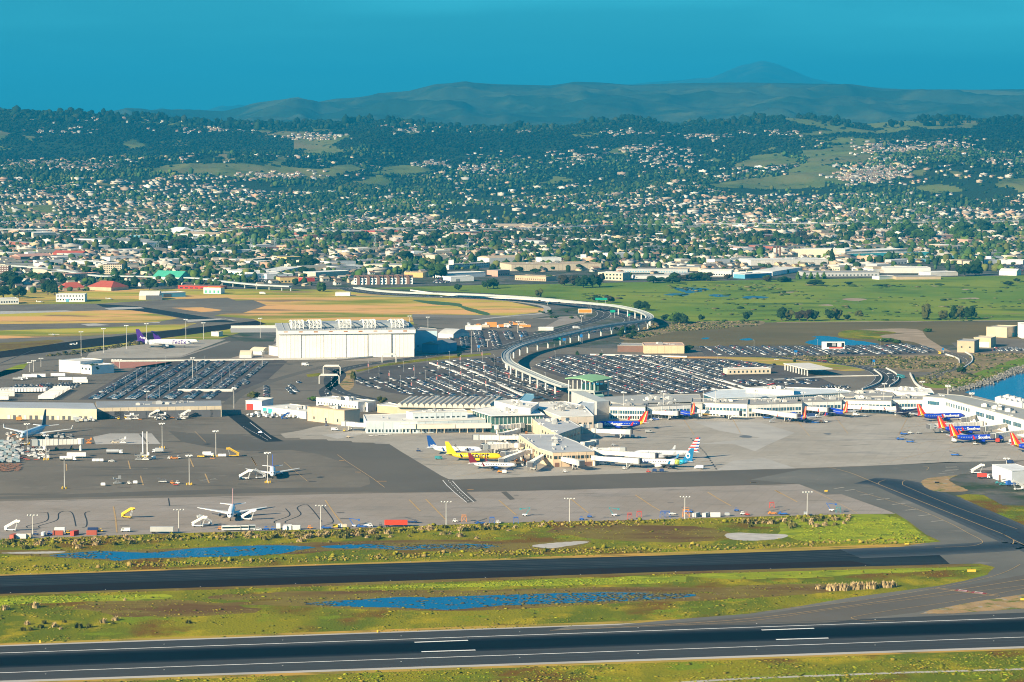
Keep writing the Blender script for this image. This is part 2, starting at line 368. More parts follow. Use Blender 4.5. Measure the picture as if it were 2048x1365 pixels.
# ================================================================ airfield ground
asph = ramp_mat('apron_asphalt', [((0.14, 0.12, 0.095), 0.012, 0.42, 0.6, (1, .5, 1)), ((0.19, 0.17, 0.14), 0.05, 0.55, 0.75, None), ((0.095, 0.085, 0.07), 0.05, 0.56, 0.68, (.25, 1, 1)), ((0.23, 0.21, 0.18), 0.4, 0.66, 0.72, None)], (0.175, 0.15, 0.118), 0.8)
asphD = ramp_mat('dark_asphalt', [((0.105, 0.093, 0.077), 0.01, 0.42, 0.6, (.6, .6, 1)), ((0.12, 0.11, 0.1), 0.06, 0.55, 0.75, None)], (0.125, 0.11, 0.09), 0.8)
asphV = ramp_mat('taxiway_asphalt', [((0.014, 0.016, 0.018), 0.02, 0.40, 0.6, (.08, 2, 1)), ((0.036, 0.038, 0.038), 0.25, 0.55, 0.7, (.03, 2, 1))], (0.024, 0.027, 0.029), 0.75)
asphB = ramp_mat('brown_shoulder_asphalt', [((0.014, 0.009, 0.007), 0.02, 0.4, 0.6, (.1, 1, 1))], (0.022, 0.013, 0.010), 0.85)
rwy = ramp_mat('runway_asphalt', [((0.045, 0.046, 0.047), 0.01, 0.4, 0.6, (.15, 1, 1)), ((0.05, 0.05, 0.05), 0.5, 0.6, 0.8, None)], (0.058, 0.058, 0.058), 0.75)
conc = ramp_mat('apron_concrete', [((0.38, 0.345, 0.295), 0.012, 0.42, 0.58, None), ((0.24, 0.225, 0.205), 0.025, 0.56, 0.7, (.5, 1, 1)), ((0.19, 0.175, 0.15), 0.07, 0.60, 0.70, (.35, 1, 1)), ((0.16, 0.15, 0.135), 0.35, 0.66, 0.72, None)], (0.33, 0.295, 0.245), 0.8, slab=.09)
conc2 = ramp_mat('pink_concrete', [((0.31, 0.27, 0.235), 0.01, 0.42, 0.58, None), ((0.195, 0.178, 0.16), 0.02, 0.56, 0.7, (.4, 1, 1)), ((0.17, 0.15, 0.125), 0.06, 0.60, 0.70, (.3, 1, 1)), ((0.15, 0.135, 0.12), 0.4, 0.66, 0.72, None)], (0.28, 0.238, 0.198), 0.8, slab=.07)
concL = ramp_mat('pale_concrete', [((0.34, 0.32, 0.29), 0.02, 0.45, 0.6, None)], (0.40, 0.375, 0.34), 0.8)
taxiR = ramp_mat('grey_taxiway', [((0.12, 0.115, 0.10), 0.01, 0.42, 0.6, None), ((0.19, 0.175, 0.15), 0.04, 0.58, 0.72, None)], (0.155, 0.145, 0.125), 0.8)
sand = ramp_mat('dry_grass', [((0.46, 0.26, 0.05), 0.03, 0.42, 0.6, (.4, 1, 1)), ((0.12, 0.11, 0.02), 0.08, 0.5, 0.68, (.4, 1, 1))], (0.34, 0.24, 0.04), bump=0.5)
tan_ = ramp_mat('straw_grass', [((0.66, 0.36, 0.13), 0.006, 0.46, 0.56, (.3, 1, 1)), ((0.20, 0.22, 0.02), 0.010, 0.48, 0.58, (.3, 1, 1)), ((0.26, 0.17, 0.08), 0.02, 0.56, 0.64, (.3, 1, 1))], (0.44, 0.37, 0.05), bump=0.3)
verge = ramp_mat('worn_verge', [((0.30, 0.20, 0.10), 0.05, 0.42, 0.56, None), ((0.13, 0.14, 0.03), 0.09, 0.52, 0.62, None), ((0.30, 0.28, 0.24), 0.2, 0.58, 0.64, None)], (0.36, 0.24, 0.11), bump=0.4)
mud = ramp_mat('brown_mud', [((0.12, 0.065, 0.018), 0.04, 0.45, 0.62, (.4, 1, 1)), ((0.24, 0.18, 0.09), 0.15, 0.6, 0.75, None)], (0.17, 0.13, 0.025), bump=0.4)
dirt = ramp_mat('bare_dirt', [((0.36, 0.28, 0.2), 0.03, 0.45, 0.6, None)], (0.29, 0.22, 0.15))
white_p = mat('white_paint', (0.80, 0.78, 0.74), 0.6, 0.18, 0.4)
yel_p = mat('worn_yellow_paint', (0.52, 0.33, 0.12), 0.6, 0.3, 0.3)
pale_p = mat('faded_paint', (0.40, 0.35, 0.27), 0.6, 0.3, 0.3)
rub = mat('rubber_marks', (0.004, 0.005, 0.007), 0.8, 0.4, 0.05, spec=.05, stretch=(.05, 1, 1))
seal = mat('crack_sealant', (0.03, 0.03, 0.03), 0.7)
def watermat():
    m = bpy.data.materials.new('water'); m.use_nodes = True; b = m.node_tree.nodes['Principled BSDF']; n = m.node_tree
    b.inputs['Base Color'].default_value = (0.004, 0.06, 0.15, 1); b.inputs['Roughness'].default_value = 0.18; b.inputs['IOR'].default_value = 1.33
    no = n.nodes.new('ShaderNodeTexNoise'); no.inputs['Scale'].default_value = 0.6; geo = n.nodes.new('ShaderNodeNewGeometry'); n.links.new(geo.outputs['Position'], no.inputs['Vector'])
    bn = n.nodes.new('ShaderNodeBump'); bn.inputs['Strength'].default_value = 0.35; bn.inputs['Distance'].default_value = 0.2; n.links.new(no.outputs['Fac'], bn.inputs['Height']); n.links.new(bn.outputs[0], b.inputs['Normal'])
    return m
water = watermat()
W0, W1 = -600, 2700
def yl(a, b, x): return a + (b - a) * x / 2048
def band(name, y0a, y0b, y1a, y1b, m, lv):
    return sheet(name, [(W0, yl(y1a, y1b, W0)), (W1, yl(y1a, y1b, W1)), (W1, yl(y0a, y0b, W1)), (W0, yl(y0a, y0b, W0))], m, lv)
# foreground meadow: everything from the near edge to the apron
sheet('meadow', [(-700, 1500), (2750, 1500), (2750, 1020), (1900, 1010), (1700, 1020), (1000, 1040), (0, 1078), (-700, 1100)], grassA, 1)
band('shoulder_verge', 1287, 1214, 1372, 1300, sand, 2)
band('runway_shoulder', 1291, 1220, 1366, 1297, concL, 3)
band('runway', 1293.5, 1222, 1362, 1293, rwy, 4)
# rubber: three nested strips over each other, each a sheet of its own
rubA = mat('rubber_film', (0.022, 0.024, 0.028), 0.8, 0.4, 0.05, spec=.05, stretch=(.05, 1, 1)); rubB = mat('rubber_heavy', (0.010, 0.012, 0.016), 0.8, 0.3, 0.05, spec=.05, stretch=(.05, 1, 1))
for nm, o, mm, lv in (('rubber_film', 13.5, rubA, 5), ('rubber_streak', 11, rubB, 6), ('rubber_core', 8.5, rub, 7)):
    band(nm, 1325 - o, 1253 - o, 1325 + o * .85, 1253 + o * .85, mm, lv)
line('runway_edge_line', [[(W0, yl(1307, 1236.5, W0)), (W1, yl(1307, 1236.5, W1))], [(W0, yl(1346.5, 1275, W0)), (W1, yl(1346.5, 1275, W1))]], 0.9, white_p, 8)
line('touchdown_stripes', [[(829, 1285.5), (936, 1281.5)], [(843, 1304.5), (951, 1301)], [(1523, 1261), (1628, 1257.5)], [(1552, 1280), (1657, 1277)], [(120, 1310.5), (226, 1307)], [(2230, 1237), (2330, 1233)]][:4], 1.9, white_p, 9)
# service track at the lower right
line('service_track', [[(1250, 1372), (1500, 1357), (1800, 1346), (2100, 1337), (2700, 1318)]], 3.5, concL, 2)
# parallel taxiway
def tl(x): return 1152 - 58 * x / 1860
sheet('taxiway_verge', [(-600, 1172), (0, 1149), (1000, 1117), (1860, 1086), (1860, 1095), (1000, 1126), (0, 1156), (-600, 1178)], sand, 2)
sheet('taxiway', [(-600, 1171), (0, 1152), (683, 1130), (1340, 1111), (1860, 1093), (1960, 1088), (2750, 1062), (2750, 1120), (2060, 1122), (1900, 1129), (1340, 1144), (683, 1166), (0, 1188), (-600, 1208)], asphV, 4)
sheet('taxiway_shoulder', [(-600, 1189.5), (0, 1174), (683, 1152), (1340, 1133), (1700, 1122), (1745, 1131), (1340, 1144), (683, 1166.5), (0, 1188.5), (-600, 1208.5)], asphB, 5)
sheet('taxiway_dirt_edge', [(-600, 1208), (0, 1187.5), (683, 1166), (1340, 1143.5), (1900, 1128), (1960, 1131), (1900, 1135), (1340, 1149), (683, 1172), (0, 1192), (-600, 1213)], mud, 3, rag=0.5)
# grey taxiway junction on the right
sheet('taxiway_junction', [c4(400, 690), c4(600, 765), c4(700, 760), c4(1110, 905), c4(1200, 960), c4(1330, 1060), c4(1440, 1110), c4(1300, 1125), c4(1150, 1150), (1860, 1094), (1900, 1129), (1960, 1128), (1990, 1135), (1978, 1145), (1975, 1150), (1930, 1162), (1880, 1172), (1820, 1180), (1700, 1196), (1600, 1213), (1500, 1228), (1370, 1238), (1230, 1251), (1140, 1253), (1100, 1262), (2100, 1224), (2750, 1200), (2750, 1090), (2048, 1066), (2020, 1050), (1960, 1020), (1900, 1000), (1850, 985), (1840, 975), (1850, 965), (1870, 958), (1930, 948), (2048, 950), (2200, 940), (2200, 920), (1890, 925), (1600, 940), (1500, 960)], taxiR, 5)
sheet('taxiway_exit', [(2048, 1150), (1930, 1172), (1850, 1183), (1620, 1215), (1500, 1233), (1350, 1246), (1180, 1256), (1650, 1247), (1830, 1226), (1900, 1212), (2048, 1187), (2700, 1090), (2700, 1060)], asphD, 6)
sheet('dry_island', [(1840, 1228), (1862, 1221), (1940, 1206), (2048, 1189), (2300, 1160), (2500, 1195), (2048, 1218), (1900, 1228)], verge, 8, rag=0.4)
# dark swept centre of the diagonal taxiway
def fades(name, pts, widths, cols, lv):
    for i, (wd, c) in enumerate(zip(widths, cols)):
        w_ = [G(q) for q in smooth_poly(pts, 8, closed=False)]
        mb = MB(); ribbon(w_, wd, (lv + i) * LZ, mb); obj(name, mb.mesh(name, c), kind='structure')
dk = [mat('swept_film', (0.055, 0.06, 0.064), 0.8), mat('swept_grey', (0.038, 0.043, 0.048), 0.8), mat('swept_dark', (0.026, 0.031, 0.036), 0.75), mat('swept_core', (0.018, 0.022, 0.027), 0.7)]
fades('taxiway_dark_track', [(1730, 962), (1790, 968), (1850, 992), (1940, 1030), (2030, 1070), (2120, 1108)], (36, 29, 21, 12), dk, 7)
fades('taxiway_turn_track', [(1700, 1108), (1850, 1102), (1960, 1096), (2040, 1092), (2150, 1100)], (34, 26, 18, 10), dk, 6)
# lines on the junction
line('taxiway_centre_line', [[c4(610, 565), c4(780, 610), c4(990, 695), c4(1500, 900), c4(1800, 1020), c4(1900, 1060), c4(1970, 1100), c4(1965, 1130)], [c4(1890, 1055), c4(2048, 1135), c4(2400, 1280)], [(1100, 1262), (1300, 1252), (1520, 1236), (1800, 1198), (2048, 1160), (2300, 1120)]], 0.5, yel_p, 12, smooth=4)
line('taxiway_edge_line', [[c4(820, 740), c4(1250, 870), c4(1500, 975), c4(1640, 1050), c4(1735, 1100), c4(1735, 1125), c4(1650, 1145), c4(1400, 1155)], [c4(2000, 1020), c4(1800, 950), c4(1500, 840), c4(1200, 715), c4(1160, 690), c4(1175, 665), c4(1260, 660)],
    [(1500, 1226), (1700, 1205), (1850, 1181), (1960, 1160), (2010, 1145), (2040, 1130)], [(1330, 1252), (1500, 1243), (1700, 1215), (2048, 1172)], [(1790, 1243), (1730, 1242), (1708, 1239), (1710, 1234), (1800, 1219), (1900, 1205), (2048, 1178), (2200, 1150)], [c4(1035, 660), c4(990, 675), c4(985, 690)], [c4(1310, 560), c4(1350, 570), c4(1335, 590)]], 0.35, yel_p, 12, smooth=4)
line('chevron_bars', [[c4(a, b), c4(a + 95 if i > 1 else a + 70, b - 10)] for i, (a, b) in enumerate([(660, 725), (740, 740), (850, 773), (970, 807), (1085, 842), (1180, 884), (1275, 925), (1370, 967)])] + [[c4(1420, 612), c4(1480, 618)], [c4(1450, 602), c4(1535, 606)], [c4(1470, 592), c4(1555, 596)], [c4(1480, 582), c4(1570, 586)], [c4(1475, 571), c4(1570, 574)], [c4(1470, 560), c4(1560, 562)]], 1.6, pale_p, 12)
hold = [(1878, 1176), (1990, 1193)]
line('holding_position_line', [[(1870, 1178), (1996, 1194)], [(1874, 1176.5), (2000, 1192)]], 0.7, yel_p, 13, dash=None)
line('holding_position_sign_paint', [[(1912, 1181), (1937, 1184)], [(1943, 1185), (1972, 1188.5)]], 3.4, mat('painted_red', (0.45, 0.06, 0.05), 0.6), 13)
for (x, y) in ((1916, 1181), (1948, 1185)):
    line('holding_position_numerals', [[(x, y + 1.8), (x + 17, y + 4 - 1.0)], [(x + 2, y - 0.5), (x + 18, y + 1.3)]], 0.9, white_p, 14)
# meadow right of the terminal
sheet('right_pavement', [c4(1640, 600), c4(1900, 640), c4(2048, 700), (2300, 1010), (2600, 960), (2500, 900), c4(2048, 520), c4(1820, 560)], conc2, 8)
sheet('right_pavement_dark', [c4(1640, 620), c4(1760, 600), c4(1900, 640), c4(2048, 690), (2200, 1000), (2200, 960), c4(1900, 590), c4(1700, 590)], asphD, 9)
sheet('verge_island', [c4(1300, 690), c4(1340, 650), c4(1540, 628), c4(1560, 630), c4(1500, 660), c4(1560, 700), c4(1640, 740), c4(1500, 748), c4(1380, 740)], verge, 10, smooth=4, rag=0.5)
sheet('verge_strip', [c4(1550, 775), c4(1640, 765), c4(1750, 770), c4(1900, 850), c4(2048, 900), (2300, 1070), (2300, 1090), c4(2048, 945), c4(1900, 920), c4(1700, 840)], grassA, 10, rag=0.5)
# apron
sheet('apron', [(-600, 1100), (-300, 1092), (0, 1080), (350, 1067), (700, 1058), (1000, 1046), (1300, 1040), (1500, 1034), (1700, 1029), c4(1110, 908), c4(700, 760), c4(600, 765), c4(400, 690), (2150, 935), (2500, 930), (2500, 700), (-600, 700)], asph, 2)
sheet('apron_concrete_near', [(-600, 1100), (-300, 1092), (0, 1080), (350, 1067), (700, 1058), (1000, 1046), (1300, 1040), (1500, 1034), (1700, 1029), c4(1110, 908), c4(900, 825), c4(715, 765), c4(600, 768), c4(500, 725), c4(400, 690), (1020, 983), (700, 988), (0, 1003), (-600, 1018)], conc2, 3)
sheet('apron_dark_belt', [(-600, 1013), (0, 999), (500, 987), (640, 985), c2(900, 745), c2(1100, 750), (1020, 983), (1597, 968), c4(600, 765), c4(700, 690), c4(1000, 660), c4(1400, 600), c4(1500, 560), (2048, 925), (2600, 915), (2600, 905), (2048, 922), (1850, 929), (1600, 938.5), (1300, 947), c3(300, 635), c2(1650, 655), c2(1460, 660), c2(1400, 630), c2(1100, 450), c2(1020, 398), c2(850, 385), c2(600, 370), c2(250, 370), c2(-100, 330), c2(-400, 320), c2(-600, 300), c2(-500, 380), c2(-300, 420), c2(0, 450), c2(300, 440), c2(500, 470), c2(700, 540), c2(870, 640), c2(880, 690), c2(800, 715), (600, 976), (300, 983), (0, 994), (-600, 1008)], asphD, 4)
sheet('terminal_apron', [c2(220, 322), c2(260, 355), c2(360, 352), c2(370, 362), c2(560, 362), c2(570, 372), c2(740, 375), c2(750, 385), c2(900, 388), c2(920, 395), c2(1020, 398), c2(1100, 450), c2(1400, 630), c2(1460, 658), c2(1650, 653), c3(300, 633), (1300, 946), (1600, 937), (1850, 928), (2048, 921), (2600, 905), (2600, 820), (2048, 800), (1900, 790), (900, 790), (830, 840), (700, 845), c2(480, 270), c2(360, 300)], conc, 5)
for pts in ([c3(1430, 400), c3(1900, 350), c4(375, 315), c4(180, 400), c4(80, 450), c4(-80, 395)], [c3(1700, 520), c4(150, 500), c4(380, 576), c3(1580, 590)], [c3(1400, 230), c4(120, 240), c4(370, 315), c3(1900, 350), c3(1600, 300)], [c2(520, 330), c2(820, 300), c2(860, 320), c2(640, 360)]):
    sheet('concrete_patch', pts, concL, 6)
sheet('concrete_pad', [c1(680, 345), c1(800, 320), c1(1110, 320), c1(1175, 397), c1(700, 400)], concL, 6)
sheet('pad_strip', [c1(1015, 322), c1(1030, 322), c1(1090, 390), c1(1072, 392)], asphD, 7)
sheet('oil_stain', [c3(1750, 340), c3(1790, 333), c3(1840, 340), c3(1830, 352), c3(1770, 350)], mat('oil_stain', (0.13, 0.14, 0.15)), 8, smooth=3)
sheet('oil_stain', [c4(580, 322), c4(610, 318), c4(640, 322), c4(620, 330)], MATS['oil_stain'], 8, smooth=3)
# paint and sealant on the apron
line('stand_centre_lines', [[c1(830, 855), c1(845, 940), c1(855, 1045)], [c1(938, 520), c1(953, 580)], [c1(1028, 630), c1(1048, 700)], [c1(1390, 505), c1(1415, 565)], [c1(1500, 615), c1(1530, 685)], [c1(1840, 495), c1(1878, 557)], [c1(485, 545), c1(488, 592)], [c2(550, 808), c2(620, 910), c2(690, 1000)], [c2(1165, 805), c2(1245, 888)], [c2(1285, 800), c2(1430, 950)], [c2(1820, 808), c2(1945, 915)], [c3(990, 770), c3(1110, 850), c3(1180, 890)], [c3(1520, 750), c3(1600, 800), c3(1690, 850)], [c3(520, 800), c3(650, 905)], [c3(2010, 735), c3(2060, 765)], [c4(235, 738), c4(390, 822)], [c2(10, 495), c2(45, 555)]], 0.9, yel_p, 8)
line('taxilane_lines', [[c2(640, 475), c2(700, 520), c2(900, 650), c2(985, 715)], [c2(250, 530), c2(420, 670)], [c4(500, 735), c4(700, 835), c4(830, 905)], [c1(1425, 305), c1(1505, 385)], [(0, 1001), (500, 988)]][:4], 0.4, yel_p, 8)
line('service_road_lines', [[c2(1410, 662), c2(1440, 700), c2(1500, 755), c2(1585, 825)], [c2(1480, 668), c2(1540, 735), c2(1640, 825)], [c2(0, 240), c2(155, 360)], [c2(30, 395 - 160), c2(100, 290)]][:3], 0.5, white_p, 9)
line('service_road_dashes', [[c2(1450, 665), c2(1510, 730), c2(1605, 822)], [c2(-50, 270), c2(90, 345), c2(130, 370)]], 0.4, white_p, 9, dash=4)
sheet('service_road', [c2(1400, 655), c2(1480, 655), c2(1660, 815), c2(1590, 828), c2(1490, 750)], asphD, 6)
sheet('dark_patch', [c2(1835, 748), c2(1875, 745), c2(1940, 802), c2(1900, 806)], asphD, 6)
line('terminal_road', [[c2(-110, 180), c2(-20, 250), c2(80, 330), c2(180, 380)]], 14, asphV, 6)
line('hatched_zone', [[c3(1395, 355), c3(1500, 460), c3(1590, 592)]], 1.2, seal, 8, dash=6)
line('sealant_curves', [smooth_poly([c1(a, b) for a, b in q], 5, closed=False) for q in ([(200, 1010), (205, 995), (340, 960), (350, 905), (330, 898), (260, 895)], [(290, 1010), (290, 995), (415, 955), (430, 905), (480, 888), (530, 905), (555, 1000)], [(660, 890), (620, 905), (635, 960), (630, 1000), (600, 1010)])] + [smooth_poly([c2(a, b) for a, b in q], 5, closed=False) for q in ([(180, 975), (185, 960), (290, 920), (260, 870)], [(260, 975), (265, 960), (370, 915), (345, 865), (400, 840), (440, 860), (525, 965)], [(530, 850), (610, 960), (560, 975)])] + [[c1(1232, 795), c1(1240, 850)]], 0.7, seal, 8)
line('apron_marks', [[c2(650, 520), c2(690, 520)], [c2(770, 603), c2(812, 604)], [c2(930, 670), c2(1000, 670)], [c4(50, 678), c4(92, 678)], [c3(1830, 678), c3(1878, 678)], [c2(1590, 732), c2(1635, 733)]], 1.6, mat('orange_paint', (0.60, 0.32, 0.08)), 9)
line('apron_sign_paint', [[c1(875, 997), c1(945, 997)], [c1(1740, 690), c1(1805, 690)], [c2(430, 672), c2(485, 672)], [c2(635, 898), c2(690, 900)], [c2(660, 942), c2(735, 942)], [c3(225, 880), c3(270, 880)], [c3(1225, 828), c3(1270, 828)], [c1(855, 713), c1(960, 713)], [c3(100, 772), c3(135, 773)]], 1.6, seal, 9)
line('apron_tie_marks', [[c1(1450, 655), c1(1590, 660)], [c1(1460, 668), c1(1580, 650)], [c1(1045, 578), c1(1080, 578)], [c1(1215, 375), c1(1240, 375)], [c1(1850, 357), c1(1880, 357)], [c1(945, 508), c1(975, 508)], [c1(1740, 548), c1(1780, 548)], [c1(1210, 325), c1(1235, 325)], [c1(1360, 318), c1(1380, 318)]], 1.0, pale_p, 9)
# ponds and salt pans in the meadow
PONDS = []
def pond(name, pts, m=None, lv=4, rag=0.6, smooth=4):
    PONDS.append([G(q) for q in smooth_poly(pts, 3)]); return sheet(name, pts, m or water, lv, smooth=smooth, rag=rag)
sheet('pond_mud', [(-50, 1100), (60, 1101), (120, 1100), (250, 1100), (370, 1096), (560, 1088), (700, 1083), (900, 1080), (1050, 1086), (1180, 1080), (1130, 1098), (950, 1104), (700, 1100), (600, 1108), (400, 1113), (260, 1122), (150, 1118), (0, 1108)], mud, 2, smooth=4, rag=0.8)
pond('pond', [(100, 1112), (150, 1106), (210, 1103), (290, 1106), (330, 1104), (380, 1098), (480, 1093), (560, 1091), (630, 1095), (600, 1100), (560, 1108), (480, 1113), (330, 1116), (280, 1118), (230, 1122), (210, 1118), (160, 1117)])
pond('pond', [(640, 1094), (690, 1090), (745, 1089), (790, 1094), (840, 1099), (800, 1100), (740, 1097), (690, 1098)])
pond('pond', [(800, 1096), (850, 1090), (930, 1088), (1000, 1093), (950, 1098), (880, 1100)], rag=1.2)
sheet('pond_mud', [(440, 1208), (560, 1200), (640, 1188), (800, 1186), (1000, 1180), (1150, 1176), (1300, 1174), (1420, 1176), (1530, 1170), (1650, 1168), (1700, 1178), (1600, 1190), (1400, 1202), (1250, 1206), (1000, 1220), (850, 1222), (700, 1218), (580, 1212)], mud, 2, smooth=4, rag=0.8)
pond('pond', [(610, 1209), (660, 1203), (720, 1200), (790, 1195), (870, 1195), (960, 1192), (1080, 1188), (1160, 1186), (1280, 1186), (1390, 1190), (1340, 1198), (1230, 1203), (1100, 1208), (1000, 1212), (920, 1219), (880, 1220), (800, 1216), (700, 1214)])
salt = mat('salt_crust', (0.46, 0.43, 0.39), 0.9, 0.25, 0.15)
pond('salt_pan', [(1062, 1092), (1100, 1087), (1160, 1083), (1178, 1085), (1140, 1092), (1100, 1097)], salt)
pond('salt_pan', [(1450, 1070), (1470, 1066), (1530, 1068), (1575, 1070), (1560, 1078), (1500, 1082), (1460, 1078)], salt)
pond('salt_pan', [(0, 1107), (60, 1104), (130, 1104), (90, 1108)], salt)
for pts in ([(400, 1196), (560, 1186), (700, 1180), (900, 1180), (880, 1190), (600, 1200)], [(160, 1210), (300, 1200), (420, 1205), (520, 1225), (300, 1236), (180, 1225)], [(1100, 1058), (1300, 1050), (1450, 1060), (1400, 1085), (1200, 1080)]):
    sheet('brown_meadow', pts, mud, 1.5, smooth=4, rag=4.0)
lime = ramp_mat('lime_grass', [((0.30, 0.33, 0.012), 0.05, 0.45, 0.62, (.4, 1, 1)), ((0.085, 0.13, 0.01), 0.12, 0.5, 0.7, (.5, 1, 1))], (0.21, 0.25, 0.010), bump=0.6)
for pts in ([(1580, 1040), (1700, 1030), (1790, 1032), (1850, 1075), (1860, 1084), (1650, 1086), (1560, 1070)], [(0, 1196), (200, 1192), (340, 1190), (300, 1200), (120, 1206), (-100, 1215)], [(680, 1176), (900, 1168), (1340, 1152), (1340, 1166), (1100, 1172), (800, 1178)], [(1400, 1148), (1900, 1134), (1960, 1136), (1900, 1142), (1500, 1158)]):
    sheet('lime_meadow', pts, lime, 1.7, smooth=4, rag=3.0)
line('gate_lead_in_lines', [[c3(a, b), c3(c, d)] for a, b, c, d in ((880, 292, 1250, 330), (1342, 215, 1420, 330), (1215, 508, 1560, 530), (1190, 570, 1480, 592), (1700, 210, 1760, 320))] + [[c4(a, b), c4(c, d)] for a, b, c, d in ((400, 240, 480, 340), (668, 198, 760, 320), (1195, 205, 1130, 330), (1420, 232, 1150, 290), (1590, 330, 1250, 400), (1690, 392, 1300, 470), (1300, 470, 1000, 540))] + [[c2(a, b), c2(c, d)] for a, b, c, d in ((1500, 478, 1250, 500), (1640, 528, 1330, 560), (1775, 586, 1500, 640))], 0.45, yel_p, 8)
wear = mat('worn_asphalt', (.062, .066, .066), .85, .5, .03, stretch=(.04, 1, 1)); dotm = mat('edge_light', (.8, .78, .7), .5)
line('taxiway_wear_streaks', [[(-600, 1171 + o), (0, 1152 + o), (683, 1130 + o), (1340, 1111 + o), (1840, 1094 + o * .8)] for o in (4, 8.5, 11, 15, 18.5)], .8, wear, 6)
line('runway_wear_streaks', [[(W0, yl(a, a - 71, W0)), (W1, yl(a, a - 71, W1))] for a in (1300, 1303, 1339, 1352, 1357)], .7, wear, 7)
line('edge_lights', [[(x, yl(a, b, x)), (x + 2.5, yl(a, b, x))] for a, b in ((1301, 1230), (1352.5, 1281)) for x in range(90, 2048, 237)] + [[(x, 1150.5 - x * .0312), (x + 2, 1150.5 - x * .0312)] for x in range(60, 1800, 190)] + [[(x, 1187 - x * .0318), (x + 2, 1187 - x * .0318)] for x in range(20, 1800, 190)], .7, dotm, 15)
# ================================================================ middle ground: old airfield, lots, freeway, marsh, golf course
green = ramp_mat('golf_green', [((0.20, 0.24, 0.02), 0.006, 0.42, 0.6, (1, .5, 1)), ((0.07, 0.12, 0.012), 0.012, 0.52, 0.66, (.5, 1, 1)), ((0.20, 0.19, 0.05), 0.03, 0.6, 0.7, (.4, 1, 1))], (0.12, 0.19, 0.015), bump=0.4)
marsh = ramp_mat('marsh_flat', [((0.15, 0.115, 0.05), 0.006, 0.42, 0.6, (.5, 1, 1)), ((0.16, 0.12, 0.08), 0.05, 0.6, 0.72, (.4, 1, 1))], (0.115, 0.092, 0.042))
reed = ramp_mat('reed_bank', [((0.28, 0.2, 0.12), 0.03, 0.45, 0.62, (.4, 1, 1)), ((0.07, 0.07, 0.025), 0.05, 0.55, 0.7, None)], (0.20, 0.155, 0.08), bump=0.5)
lota = ramp_mat('lot_asphalt', [((0.075, 0.066, 0.062), 0.02, 0.45, 0.6, None)], (0.10, 0.088, 0.084))
sheet('airfield_grass', [(-500, 575), (760, 580), (1000, 600), (1100, 620), (1050, 645), (800, 650), (500, 660), (300, 720), (-500, 790)], tan_, 1)
sheet('drain_meadow', [b2(440, 470), b2(560, 475), b2(720, 490), b2(740, 505), b2(890, 545), b2(870, 558), b2(760, 530), b2(700, 505), b2(560, 495)], mat('drain_green', (.06, .12, .02)), 2, smooth=3, rag=1)
sheet('apron_edge', [b2(440, 575), b2(440, 552), b2(1000, 560), b2(1200, 540), b2(1250, 560), b2(1050, 590)], mat('grey_edge', (.20, .175, .14)), 3)
sheet('old_runway', [b1(-900, 480), b1(-300, 500), b1(600, 490), b1(900, 470), b1(1330, 455), b1(1400, 480), b1(1430, 530), b1(1250, 560), b1(1480, 580), b1(1550, 610), b1(700, 690), b1(0, 800), b1(-900, 880), b1(-900, 560)], asph, 2)
sheet('airfield_meadow', [b1(-900, 560), b1(0, 548), b1(600, 530), b1(780, 528), b1(1050, 575), b1(900, 600), b1(0, 610), b1(-900, 620)], tan_, 3, rag=1)
sheet('airfield_meadow', [b1(-900, 660), b1(0, 648), b1(700, 625), b1(1150, 605), b1(1050, 640), b1(600, 675), b1(0, 695), b1(-900, 720)], tan_, 3, rag=1)
sheet('cross_taxiway', [b1(1150, 480), b1(1480, 470), b1(1560, 500), b1(1420, 545), b1(1240, 548), b1(1330, 515)], asph, 4)
sheet('airfield_meadow', [b1(1000, 515), b1(1180, 512), b1(1320, 530), b1(1180, 540)], tan_, 3, rag=1)
sheet('airfield_meadow', [b1(0, 720), b1(350, 700), b1(380, 710), b1(200, 750), b1(0, 790), b1(-900, 900), b1(-900, 790)], mud, 3, rag=1)
sheet('cross_taxiway', [b1(560, 492), b1(800, 505), b1(1150, 560), b1(1400, 600), b1(1200, 600), b1(900, 545), b1(600, 510)], asphV, 4)
sheet('airfield_taxiway', [b1(-900, 800), b1(0, 770), b1(500, 700), b1(1150, 630), b1(1500, 590), b1(1560, 610), b1(1200, 660), b1(700, 725), b1(0, 808), b1(-900, 900)], asphB, 4)
for q in ([b1(610, 517), b1(700, 510), b1(820, 510), b1(845, 518), b1(640, 527)], [b1(0, 535), b1(380, 530), b1(450, 535), b1(200, 545), b1(0, 552)], [b1(1080, 585), b1(1290, 577), b1(1320, 582), b1(1100, 598)], [b1(470, 610), b1(560, 606), b1(640, 616), b1(520, 622)], [b1(850, 600), b1(940, 597), b1(930, 603)], [b1(1300, 575), b1(1385, 588), b1(1360, 590)]):
    sheet('runway_threshold_paint', q, MATS['salt_crust'], 5)
sheet('freight_apron', [b1(520, 780), b1(640, 750), b1(870, 725), b1(1200, 700), b1(1320, 700), b1(1040, 805), b1(500, 815)], conc, 4)
sheet('hangar_apron', [b1(1040, 805), b1(1320, 712), b1(1600, 712), b1(1630, 650), b1(2300, 640), b2(700, 640), b2(1000, 590), b2(1400, 560), b2(1430, 590), b2(900, 720), b2(450, 830), b1(1600, 818)], conc2, 4)
sheet('hangar_dark_apron', [b1(1050, 808), b1(1350, 712), b1(1630, 712), b1(1560, 750), b1(1350, 808)], asphD, 5)
sheet('taxiway_pale', [b1(1345, 635), b1(1640, 632), b1(1620, 658), b1(1350, 660)], concL, 5)
line('perimeter_road', [[b1(-900, 860), b1(0, 850), b1(300, 818), b1(700, 812), b1(1600, 818), b2(0, 820)]], 10, asphD, 5)
